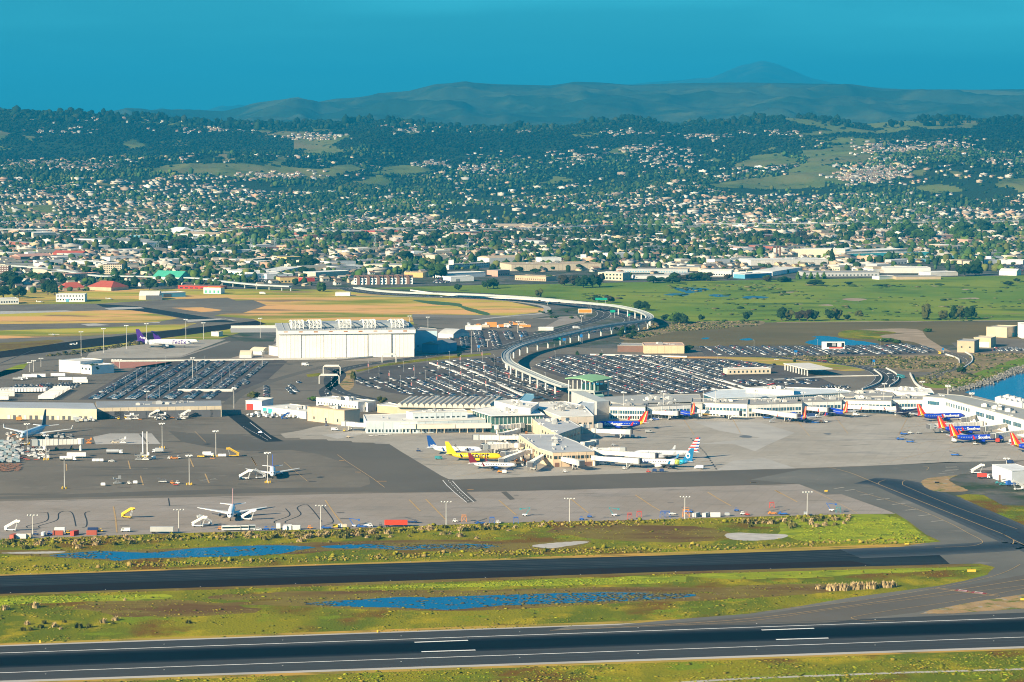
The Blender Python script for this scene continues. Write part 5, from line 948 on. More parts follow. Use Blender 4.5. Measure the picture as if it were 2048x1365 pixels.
# tanks behind the east wing
for k, (x, y) in enumerate([(1905, 1130), (1935, 1140), (1965, 1148), (1998, 1155), (2030, 1162), (1950, 1120), (1985, 1130), (2020, 1140)]):
    p = G(b3(x, y)); t = thing('storage_tank', 'white storage tank %s of the group behind the east wing' % ('leftmost in front', 'second in front', 'third in front', 'fourth in front', 'rightmost in front', 'left in the rear row', 'middle in the rear row', 'right in the rear row')[k], 'tank', p, group='white storage tanks')
    mb = MB(); mb.tube((0, 0, 0), (0, 0, 13), 4.2, n=14); part('shell', mb, WHITE, t, True); mb = MB(); mb.tube((0, 0, 13.01), (0, 0, 14.2), 4.2, 1.0, n=14); part('lid', mb, OFFW, t)
    mb = MB(); mb.beam((0, -4.3, 0), (0, -4.3, 15), .4); mb.beam((0, -4.3, 14), (0, 0, 14.6), .3); part('ladder', mb, STEEL, t)
# east yard
roofed('blast_shed', 'white corrugated box shed on the pavement at the right edge', [c4(1815, 550), c4(1960, 598), c4(2120, 590), c4(1985, 545)], 9, M((.60, .62, .62)), M((.66, .67, .66)), parapet=.2, wins=[(0, 7, 0, 8.6, .08, WHITE)], doors=[(0, .4, 3, 4, BROWN)])
front('pump_station', 'tan pump building with flat roof, left of the two at the shore', b3(1655, 775), b3(1755, 778), 66 / k29, 26, TAN, ROOFG, wins=[(0, 2, 5, 1.5, .2)])
front('workshop', 'tan workshop with two large doors behind the pump building', b3(1752, 745), b3(1852, 748), 54 / k29, 26, M((.58, .44, .28)), CREAM, doors=[(0, .3, 8, 6, OFFW), (0, .7, 8, 6, OFFW)])
front('control_block', 'tan square block near the right edge of the marsh', b3(1945, 690), b3(2008, 678), 56 / k29, 24, M((.60, .47, .32)), CREAM, doors=[(0, .6, 6, 4, TEAL)])
front('white_block', 'tall white block cut by the right edge near the marsh', b3(2032, 694), b3(2200, 694), 82 / k29, 24, WHITE, ROOFW)
front('rental_office', 'long tan roofed office between the freeway bend and the main car park', b2(1640, 772), b2(1800, 774), 36 / k29, 30, BROWN, ROOFG)
front('rental_hall', 'long cream hall touching the brown roofed office', b2(1795, 782), b2(2030, 782), 46 / k29, 34, M((.66, .52, .32)), M((.50, .36, .28)), units=2)
front('lot_office', 'long cream office with a row of small windows inside the car park', b3(312, 905), b3(566, 900), 28 / k29, 14, M((.70, .60, .44)), OFFW, wins=[W_(0, 10, 1.5, 2, .35)])
front('canopy_hut', 'white booth right of the toll canopy', b3(795, 882), b3(870, 882), 20 / k29, 10, WHITE, OFFW)
front('yard_trailer', 'long white site cabin in the works yard left of the freeway', b2(750, 645), b2(845, 645), 22 / k29, 6, WHITE, OFFW)
front('yard_trailer', 'long pale site cabin by the freeway bend', b2(1178, 648), b2(1265, 648), 16 / k29, 6, OFFW, WHITE)
# toll canopy
tca, tcb = G(b3(640, 880)), G(b3(775, 915)); t = thing('toll_canopy', 'slanting toll canopy with a ribbed roof on white posts', 'canopy', tca, math.atan2(tcb[1] - tca[1], tcb[0] - tca[0])); L3 = math.dist(tca, tcb)
mb = MB(); mb.box(0, L3, 0, 26, 6, 6.9); part('roof', mb, OFFW, t)
for q in range(9): mb = MB(); mb.box(L3 * q / 8.3, L3 * q / 8.3 + .8, 1, 2, 0, 6); part('post', mb, WHITE, t)
# barrel vault row of the covered walk
v0, v1 = P(*b2(350, 1085), 9), P(*b2(905, 1092), 9); VL = math.dist(v0, v1); va = math.atan2(v1[1] - v0[1], v1[0] - v0[0])
t = thing('vaulted_arcade', 'row of pale barrel vaults roofing the check in arcade', 'arcade', (v0[0], v0[1], 0), va); nv = 17
mb = MB(); mb.box(0, VL, 1.5, 58, 0, 7.5); part('wall', mb, BEIGE, t)
for k in range(nv):
    w2 = VL / nv; pf = []
    for y in (-2, 60):
        pf.append([(w2 * .5 + w2 * .49 * math.cos(math.pi * (1 - q / 8)), y, 7.6 + 3.6 * math.sin(math.pi * q / 8)) for q in range(9)])
    mb = MB(); mb.add(pf[0] + pf[1], [(q, q + 1, 9 + q + 1, 9 + q) for q in range(8)] + [tuple(range(8, -1, -1)), tuple(range(9, 18))]); part('barrel_vault', mb, M((.62, .56, .46)), t, loc=(k * w2, 0, 0))
roofed('arcade_wing', 'white low arcade wing left of the barrel vaults', [b2(235, 1085), b2(420, 1100), b2(900, 1108), b2(900, 1094), b2(360, 1085), b2(300, 1070)], 6, TAN, ROOFW, units=6)
roofed('bus_shelter_roof', 'long pale shelter roof left of the arcade', [b2(-40, 1045), b2(180, 1075), b2(225, 1068), b2(30, 1040)], 7, OFFW, ROOFW, wins=[(0, 12, 1, 3, .3)])
# ================================================================ aircraft
def textmesh(txt, size, m, bold=0.0, align='LEFT'):
    cu = bpy.data.curves.new('lettering', 'FONT'); cu.body = txt; cu.size = size; cu.align_x = align; cu.offset = bold; cu.resolution_u = 3
    o = bpy.data.objects.new('lettering_tmp', cu); COL.objects.link(o); dg = bpy.context.evaluated_depsgraph_get(); dg.update()
    me = bpy.data.meshes.new_from_object(o.evaluated_get(dg)); bpy.data.objects.remove(o); bpy.data.curves.remove(cu)
    me.materials.clear(); me.materials.append(m); me.name = 'lettering'; return me
PW = mat('aircraft_white', (.80, .79, .76), .35, .05, .3, spec=.5); PG = mat('aircraft_grey', (.42, .44, .46), .4, .08, .3, spec=.5); TYRE = M((.02, .02, .02), 'tyre_rubber')
SWB = mat('southern_blue', (.012, .045, .42), .4, .05, .3); SWR = mat('tail_red', (.62, .03, .02), .4, .05, .3); SWY = mat('tail_gold', (.85, .42, .02), .4, .05, .3)
SPY = mat('sun_yellow', (.88, .55, .01), .4, .05, .3); JBB = mat('navy_fin', (.01, .06, .24), .4, .05, .3); DRD = mat('dark_red_fin', (.16, .01, .02), .4); PUR = mat('violet_paint', (.06, .012, .20), .4, .06, .3); BLK = M((.01, .01, .012), 'black_paint'); ORG = mat('orange_letter', (.8, .2, .02), .4); ALB = mat('ocean_blue', (.01, .16, .34), .4, .2, .2)
CWN = mat('cockpit_glass', (.01, .012, .015), .1, spec=.7)
def bend(me):
    import bmesh
    b = bmesh.new(); b.from_mesh(me)
    for k in range(-3, 14): bmesh.ops.bisect_plane(b, geom=b.verts[:] + b.edges[:] + b.faces[:], plane_co=(0, k * .35, 0), plane_no=(0, 1, 0))
    bmesh.ops.triangulate(b, faces=b.faces[:]); b.to_mesh(me); b.free()
def airliner(label, pos, head, L, R_, span, body, finm, wingm=None, engm=None, name='airliner', winglets=None, stripes=None, text=None, tsize=2.2, tmat=None, tx=0.1, side=-1, tail_band=None, fin_text=None, ttail=False, belly=None, eng=1, group=None, big=1.08):
    wingm = wingm or PG; engm = engm or body; zc = R_ * 1.75
    t = thing(name, label, 'aeroplane', (*pos, 0.14), math.radians(head), group); t.scale = (big,) * 3
    n = 14; prof_ = [(0, .10, .62), (.03, .22, .55), (.10, .48, .40), (.18, .76, .20), (.27, .97, .03), (.33, 1, 0), (.86, 1, 0), (.91, .93, -.03), (.955, .72, -.10), (.985, .42, -.20), (1, .08, -.28)]
    def fus(a, b, m, nm, grow=1.0):
        ts = [p for p in prof_ if a < p[0] < b]; ip = lambda q, k: float(np.interp(q, [p[0] for p in prof_], [p[k] for p in prof_]))
        qs = [(a, ip(a, 1), ip(a, 2))] + ts + [(b, ip(b, 1), ip(b, 2))]; mb = MB()
        mb.rings([[((q[0] - .5) * L, math.cos(2 * math.pi * k / n) * R_ * q[1] * grow, zc + R_ * q[2] + math.sin(2 * math.pi * k / n) * R_ * q[1] * grow) for k in range(n)] for q in qs])
        part(nm, mb, m, t, True)
    if tail_band:
        fus(tail_band[1], 1, body, 'fuselage'); a = 0
        k = len(tail_band[0]); w_ = tail_band[1] / k
        for q, m in enumerate(tail_band[0]): fus(q * w_, (q + 1) * w_, m, 'tail_cone')
    else: fus(0, 1, body, 'fuselage')
    # windows band and cockpit
    for s in (-1, 1):
        mb = MB()
        for k in range(int(L * .62 / 1.6)):
            x = -L * .30 + k * 1.6; mb.box(x, x + .8, s * R_ * .985 - .02, s * R_ * .985 + .04, zc + .25, zc + .7)
        part('window_row', mb, CWN if body is PW else PG, t)
    mb = MB(); x = L * .5; mb.rings([[(x - L * .048, s_ * R_ * .66, zc + R_ * z_) for s_, z_ in ((-1, .30), (1, .30), (.8, .56), (-.8, .56))], [(x - L * .024, s_ * R_ * .52, zc + R_ * z_) for s_, z_ in ((-1, .06), (1, .06), (.8, .36), (-.8, .36))]]); part('cockpit_window', mb, CWN, t)
    zr = zc - R_ * (.55)
    for s in (-1, 1):
        hs = span / 2; rc, tcn = L * .19, L * .045; sw = hs * .52; xr = L * .10
        mb = MB(); pts = [(xr, s * R_ * .5, zr), (xr - sw * .30, s * hs * .33, zr + hs * .035), (xr - sw, s * hs, zr + hs * .11)]; ch = [rc, rc * .62, tcn]; th = [.9, .5, .2]
        for i in range(2):
            (x0, y0, z0), (x1, y1, z1) = pts[i], pts[i + 1]; q0 = [(x0, y0), (x1, y1), (x1 - ch[i + 1], y1), (x0 - ch[i], y0)]; zz = [z0, z1, z1, z0]; tt = [th[i], th[i + 1], th[i + 1] * .5, th[i] * .5]
            b = [(a[0], a[1], z - t_ / 2) for a, z, t_ in zip(q0, zz, tt)]; tp = [(a[0], a[1], z + t_ / 2) for a, z, t_ in zip(q0, zz, tt)]
            if s > 0: b, tp = b[::-1], tp[::-1]
            mb.hexa([b[3], b[2], b[1], b[0]], [tp[3], tp[2], tp[1], tp[0]]) if s < 0 else mb.hexa([b[3], b[2], b[1], b[0]], [tp[3], tp[2], tp[1], tp[0]])
        wg = part('wing', mb, wingm, t)
        if winglets:
            mb = MB(); x1, y1, z1 = pts[2]; mb.hexa([(x1, y1 - .1, z1), (x1 - tcn, y1 - .1, z1), (x1 - tcn, y1 + .1, z1), (x1, y1 + .1, z1)], [(x1 - 1.5, y1 + s * .6 - .1, z1 + 2.5), (x1 - 2.3, y1 + s * .6 - .1, z1 + 2.5), (x1 - 2.3, y1 + s * .6 + .1, z1 + 2.5), (x1 - 1.5, y1 + s * .6 + .1, z1 + 2.5)]); part('winglet', mb, winglets, t)
        if eng:
            ye = s * hs * .33; xe = xr - sw * .30 + 1.2; re = R_ * .52; ze = zr + hs * .03 - re * 1.15
            mb = MB(); mb.rings([[(xe + a * L * .055, ye + math.cos(2*math.pi*k/10) * re * r, ze + math.sin(2*math.pi*k/10) * re * r) for k in range(10)] for a, r in ((-1.1, .55), (-.5, .85), (.3, 1), (.9, .95), (1.05, .82))]); e_ = part('engine', mb, engm, t, True)
            mb = MB(); mb.tube((xe + L * .0585, ye, ze), (xe + L * .062, ye, ze), re * .78, re * .74, 10); part('intake', mb, BLK, e_)
        else:
            mb = MB(); mb.tube((-L * .38, s * R_ * 1.5, zc + R_ * .4), (-L * .22, s * R_ * 1.5, zc + R_ * .4), R_ * .4, R_ * .45, 10); part('engine', mb, engm, t, True)
        hs2 = span * .19; zt = zc + R_ * .55; xt = -L * .385; c0, c1_ = L * .085, L * .035
        if ttail: zt = zc + R_ * 1.0 + L * .155; xt = -L * .46; c0 = L * .07
        mb = MB(); q0 = [(xt, s * .3), (xt - hs2 * .55, s * hs2), (xt - hs2 * .55 - c1_, s * hs2), (xt - c0, s * .3)]
        if s > 0: q0 = q0[::-1]
        q0 = q0[::-1]; mb.hexa([(a, b, zt - .12 + abs(b) * .06) for a, b in q0], [(a, b, zt + .12 + abs(b) * .06) for a, b in q0]); part('stabiliser', mb, wingm if not ttail else finm, t)
        mb = MB(); mb.tube((-L * .02, s * R_ * 1.3, .6), (-L * .02, s * R_ * 1.3, zr), .18, n=6); mb.tube((-L * .02 , s * R_ * 1.3 - .5, .55), (-L * .02, s * R_ * 1.3 + .5, .55), .55, n=10); part('main_gear', mb, TYRE, t)
    mb = MB(); mb.tube((L * .38, 0, .5), (L * .38, 0, zc - R_ * .9), .14, n=6); mb.tube((L * .38, -.35, .4), (L * .38, .35, .4), .4, n=10); part('nose_gear', mb, TYRE, t)
    # fin, cut into horizontal or raked bands
    fh = L * .20 if not ttail else L * .16; zf = zc + R_ * .82; fx = [(-L * .30, 0), (-L * .475, 1)]; rootc, tipc = L * .165, L * .06
    def fq(a, b, u0=0, u1=1):
        r = []
        for v in (a, b):
            le = -L * .315 + (-L * .455 + L * .315) * v; c_ = rootc + (tipc - rootc) * v; r.append((le - c_ * u0, le - c_ * u1, zf + fh * v))
        return r
    def finpart(nm, a, b, m, u0=0, u1=1, wd=.28, par=None):
        (l0, r0, z0), (l1, r1, z1) = fq(a, b, u0, u1); mb = MB()
        mb.hexa([(r0, -wd / 2, z0), (l0, -wd / 2, z0), (l0, wd / 2, z0), (r0, wd / 2, z0)], [(r1, -wd / 2, z1), (l1, -wd / 2, z1), (l1, wd / 2, z1), (r1, wd / 2, z1)]); return part(nm, mb, m, par or t)
    if stripes == 'raked':
        finpart('fin', -.12, 1, SWR, .0, .42); finpart('fin_stripe', -.12, 1, SWY, .42, .62); finpart('fin_stripe', -.12, 1, PW, .62, .70); finpart('fin_stripe', -.12, 1, SWR if finm is None else finm, .70, 1.0)
    elif stripes == 'flag':
        cols = [(.70, .03, .03), (.75, .74, .72)] * 5
        finpart('fin', -.12, .0, PW)
        for k in range(9):
            m = SWR if k % 2 == 0 else PW; a, b = k / 9, (k + 1) / 9; finpart('fin_stripe', a, b, m, 0, .62 if k > 1 else 1.0)
            finpart('fin_stripe', a, b, JBB if k % 2 == 0 else PW, .62 if k > 1 else .9, 1.0)
    else:
        f_ = finpart('fin', -.12, 1, finm)
    if fin_text:
        me = textmesh(fin_text[0], fin_text[1], fin_text[2], .02); sd_ = side
        for v in me.vertices:
            u_, w_ = v.co.x * math.cos(fin_text[5]) - v.co.y * math.sin(fin_text[5]), v.co.x * math.sin(fin_text[5]) + v.co.y * math.cos(fin_text[5]); v.co = (-L * .36 + fin_text[3] + u_ * -sd_, sd_ * .18, zf + fin_text[4] + w_)
        part('fin_lettering', me, None, t)
    if text:
        me = textmesh(text, tsize, tmat, .07); x0 = tx * L
        bend(me)
        for v in me.vertices:
            w_ = max(-R_ * .95, min(R_ * .95, v.co.y - tsize * .22)); v.co = (x0 + v.co.x * -side, side * (math.sqrt(R_ * R_ - w_ * w_) + .05), zc + w_)
        part('lettering', me, None, t)
    return t
sw = lambda label, q, hd, side=-1, tx=.02, fin=None, L=36, **k: airliner(label, G(q), hd, L, 1.95, 34, SWB, fin, PG, SWB, winglets=SWR, stripes='raked', tail_band=([SWR, SWY], .14), text='Southwest', tsize=2.8, tmat=PW, tx=tx, side=side, big=1.15, **k)
sw('blue jet with its nose at the long jet bridge beside the pier root', c3(885, 288), 181, 1, tx=.32)
sw('blue jet nosed in at the concourse, seen from behind, tail beside the yellow dolly', c3(1342, 205), 112)
sw('blue jet nosed in at the concourse left of the dark violet tailed one', c4(668, 192), 112)
sw('blue jet mostly hidden behind service vans at the concourse', c4(400, 232), 100)
sw('blue jet farthest back of the three parked along the east wing', c4(1440, 228), 16, tx=.03)
sw('blue jet in the middle of the three parked along the east wing', c4(1605, 325), 10, tx=.05)
sw('blue jet nearest of the three parked along the east wing', c4(1700, 388), 6, tx=.02)
sw('blue jet cut off by the right edge, only its red tail showing', c4(2155, 455), 2)
airliner('dark violet jet parked at the corner of the east wing', G(c4(1200, 196)), 50, 34, 1.95, 33, mat('deep_violet', (.03, .02, .09), .4), mat('deep_violet', (.03, .02, .09)), winglets=SWR)
airliner('bright yellow jet with black lettering on the terminal apron', G(c2(1640, 522)), -6, 37.6, 1.98, 34, SPY, SPY, PG, SPY, winglets=BLK, text='spirit', tsize=5.6, tmat=BLK, tx=-.04, fin_text=('spirit', 2.6, BLK, .2, 5.2, -.95))
airliner('white jet with a navy blue tail parked behind the yellow jet', G(c2(1502, 474)), -4, 37.6, 1.98, 34, PW, JBB, PG, JBB, winglets=JBB, text='jetBlue', tsize=2.4, tmat=JBB, tx=.17, fin_text=('jetBlue', 1.5, PW, -3.2, .5, 0))
airliner('small white regional jet with a dark red tail in front of the yellow jet', G(c2(1775, 580)), -3, 31, 1.5, 27, PW, DRD, PG, JBB, winglets=DRD)
airliner('silver white jet with red, white and blue striped tail', G(c3(1212, 503)), 177, 44.5, 1.98, 34, mat('silver_white', (.60, .62, .64), .3), None, PG, PG, stripes='flag', winglets=PG, text='American', tsize=2.6, tmat=mat('slate_letter', (.08, .12, .16)), tx=.28, side=1)
al = airliner('white jet with an ocean blue and lime tail nearest the taxiway', G(c3(1195, 568)), 168, 39, 1.95, 35, PW, ALB, PG, PW, winglets=ALB, tail_band=([ALB, ALB, mat('sea_blue', (.03, .36, .50), .4), mat('lime_band', (.45, .55, .10), .4)], .30), text='Alaska', tsize=3.2, tmat=JBB, tx=.46, side=1)
mb = MB(); zc_ = 1.95 * 1.75 + 1.95 * .82 + 37 * .165 * .5; x_ = -37 * .43
mb.add([(x_ + 1.5 * math.cos(a * math.pi / 8), .17, zc_ + 1.9 * math.sin(a * math.pi / 8)) for a in range(16)], [tuple(range(16))]); part('fin_emblem', mb, PW, al)
mb = MB(); mb.add([(x_ - .1 + .8 * math.cos(a * math.pi / 6), .19, zc_ - .2 + 1.0 * math.sin(a * math.pi / 6)) for a in range(12)], [tuple(range(12))]); part('fin_emblem', mb, ALB, al)
airliner('white freighter with purple tail nearest the camera at the old airfield', G(b1(958, 748)), -1, 54, 2.9, 45, PW, PUR, PG, PG, text='FedEx', tsize=5.6, tmat=PUR, tx=.16, tail_band=([PUR, PUR, PW], .24), fin_text=('FedEx', 3.0, PW, -4.5, 2.2, -.25))
airliner('white freighter with a purple T shaped tail behind the larger one', G(b1(1030, 728)), -1, 46, 1.9, 33, PW, PUR, PG, PW, ttail=True, eng=0)
airliner('pale blue wide body freighter with dark tail among the loaders at left', G(c1(248, 352)), -99, 54, 2.6, 50, mat('ice_blue', (.55, .68, .74), .35), M((.05, .12, .17)), PW, PW, winglets=PW)
airliner('white and blue jet with stairs at its side on the dark apron', G(c2(166, 634)), -85, 34, 1.95, 34, PW, mat('blue_red_fin', (.05, .12, .50), .4), PW, ALB, tail_band=([SWB, SWR, SWB], .22))
airliner('white jet with a thin red tail on the concrete apron', G(c1(1694, 930)), -86.5, 42, 1.95, 39, PW, M((.50, .30, .30)), PW, M((.10, .14, .2)))
def lightplane(label, q, hd, c):
    t = thing('light_aircraft', label, 'aeroplane', (*G(q), .1), math.radians(hd)); mb = MB(); mb.rings([[(x, math.cos(k * math.pi / 4) * r, 1.3 + math.sin(k * math.pi / 4) * r) for k in range(8)] for x, r in ((-5, .15), (-2, .5), (1, .75), (3, .5), (3.6, .1))]); part('fuselage', mb, c, t, True)
    mb = MB(); mb.box(-.2, 1.4, -6.5, 6.5, 1.9, 2.1); part('wing', mb, c, t); mb = MB(); mb.box(-5, -4.2, -2, 2, 1.5, 1.6); part('stabiliser', mb, c, t); mb = MB(); mb.box(-5.2, -4.3, -.1, .1, 1.3, 3.3); part('fin', mb, c, t)
lightplane('white light aircraft alone on the dark old taxiway', b1(425, 735), 170, PW)
lightplane('pale light aircraft parked left of the white old terminal', b1(235, 486), 10, PW)
lightplane('small white aircraft between the old terminal and arched hangar', b1(640, 468), 20, PW)
lightplane('pair of wings low on the verge: tiny white aircraft by the old taxiway', b1(315, 680), 80, PW)

# ================================================================ jet bridges
JW = M((.76, .72, .64), 'bridge_cream'); JG = M((.45, .47, .46), 'bridge_bellows')
def jetbridge(label, a, b, z=4.0, cab=True, group='jet bridges', w=2.9, col=None, name='jet_bridge', cat='jet bridge'):
    A, B = P(a[0], a[1], z + 1.5), P(b[0], b[1], z + 1.5); L_ = math.dist(A, B); rz = math.atan2(B[1] - A[1], B[0] - A[0]); t = thing(name, label, cat, (*A, .1), rz, group); col = col or JW
    mb = MB(); mb.tube((0, 0, 0), (0, 0, z), .9, n=10); mb.tube((0, 0, z), (0, 0, z + 3.3), 2.3, n=12); part('rotunda', mb, OFFW, t)
    cuts = [1.6, L_ * .5, L_ - 1.5] if L_ > 18 else [1.6, L_ - 1.5]
    for i in range(len(cuts) - 1):
        g = .25 * i; mb = MB(); mb.box(cuts[i], cuts[i + 1], -w / 2 - g, w / 2 + g, z - g, z + 2.9 + g)
        for q in range(int((cuts[i + 1] - cuts[i]) / 2.5)): x = cuts[i] + 1 + q * 2.5; mb.box(x, x + .15, -w / 2 - g - .12, w / 2 + g + .12, z - g - .1, z + 2.9 + g + .1)
        part('tunnel', mb, col, t)
    if cab:
        mb = MB(); mb.box(L_ - 1.4, L_ + 2.6, -2.4, 2.4, z - .3, z + 3.4); part('cab', mb, JG, t)
        mb = MB(); mb.box(L_ + 2.61, L_ + 3.4, -1.9, 1.9, z - .1, z + 3.1); part('canopy', mb, DGREY, t)
    mb = MB(); xs = L_ * .8
    for s in (-1, 1): mb.beam((xs, s * 1.9, .9), (xs, s * 1.9, z - .3), .5)
    mb.beam((xs, -2.2, z - .6), (xs, 2.2, z - .6), .5); mb.beam((xs, -2.2, 1), (xs, 2.2, 1), .5); part('leg', mb, OFFW, t)
    mb = MB()
    for s in (-1, 1): mb.tube((xs, s * 1.2 - .3, .6), (xs, s * 1.2 + .3, .6), .6, n=10)
    part('wheel', mb, TYRE, t)
    if cab:
        mb = MB(); mb.beam((L_ - 2, -2.6, z), (L_ - 6, -3, .2), .6, .2); mb.beam((L_ - 2, -2.6, z + 1), (L_ - 6, -3, 1.2), .1); part('stairs', mb, STEEL, t)
    return t
for lab, a, b in [
    ('cream jet bridge in front of the blue jet by the pier root', c3(690, 300), c3(935, 308)), ('short jet bridge reaching the nose of the blue jet at the pier', c3(600, 268), c3(718, 262)),
    ('jet bridge left of the blue jet seen from behind', c3(1075, 162), c3(1285, 172)), ('long jet bridge right of the yellow dolly', c3(1462, 158), c3(1735, 172)), ('very long jet bridge ending at the hidden blue jet', c3(1812, 145), c4(385, 192)),
    ('jet bridge ending left of the second tail at the concourse', c4(420, 132), c4(600, 145)), ('long jet bridge before the corner of the east wing', c4(1110, 138), c4(735, 122)),
    ('long jet bridge from the east wing over the farthest blue jet', c4(1735, 248), c4(1370, 268)), ('jet bridge from the east wing behind the nearest blue jet', c4(1935, 255), c4(1760, 285)), ('short grey jet bridge at the nose of the farthest blue jet', c4(1705, 190), c4(1615, 218)), ('jet bridge at the nose of the nearest blue jet', c4(2080, 300), c4(1835, 335)),
    ('jet bridge reaching the ocean blue tailed jet', c3(690, 500), c3(1000, 520)), ('jet bridge reaching the striped tailed jet', c3(720, 455), c3(1120, 482)), ('jet bridge folded down before the beige pier end wall', c3(410, 495), c3(585, 535)), ('grey ribbed jet bridge left of the beige pier end', c3(330, 478), c3(225, 545)),
    ('slanting jet bridge over the nose of the regional jet', c2(1985, 465), c2(1850, 518)), ('jet bridge at the nose of the yellow jet', c2(2055, 450), c2(1870, 470)), ('jet bridge at the nose of the white jet with navy tail', c2(2030, 402), c2(1720, 418)), ('empty jet bridge above the white jet with navy tail', c2(1990, 350), c2(1660, 348)),
    ('jet bridge with yellow base at the left end of the long gate building', c2(855, 260), c2(700, 248)), ('short bridge stub at the pier left side', c3(-20, 275), c3(150, 262)), ('low jet bridge against the pier left side', c3(130, 408), c3(-60, 400)), ('jet bridge on the pier right side beside the dark notch', c3(610, 400), c3(690, 385)), ('bridge stub high on the pier left side', c3(130, 300), c3(20, 330)),
    ('jet bridge leaving the striped jet rear door side', c3(700, 440), c3(890, 440))]:
    jetbridge(lab, a, b)
t = jetbridge('lone white boarding bridge with red end standing beside the freighter', c1(590, 392), c1(275, 400)); t.scale = (1.05, 1.3, 1.25)
for lab, a, b in [('long elevated cream corridor on posts in front of the gate building', c2(870, 262), c2(1215, 268)), ('second span of the elevated corridor on posts, nearer the glass hall', c2(1222, 268), c2(1500, 264)), ('last span of the elevated corridor meeting the glass hall', c2(1505, 264), c2(1765, 262))]:
    A, B = P(*a, 5.5), P(*b, 5.5); L_ = math.dist(A, B); t = thing('elevated_corridor', lab, 'walkway', (*A, .1), math.atan2(B[1] - A[1], B[0] - A[0]), 'elevated corridor spans')
    mb = MB(); mb.box(0, L_, -2, 2, 3.6, 7); part('tunnel', mb, M((.74, .66, .54)), t); mb = MB(); mb.box(-.1, L_ + .1, -2.2, 2.2, 7.01, 7.4); part('roof', mb, OFFW, t)
    for k in range(int(L_ / 6)): mb = MB(); mb.beam((3 + k * 6, -1.6, 0), (3 + k * 6, -1.6, 3.6), .5); mb.beam((3 + k * 6, 1.6, 0), (3 + k * 6, 1.6, 3.6), .5); part('leg', mb, BEIGE, t)

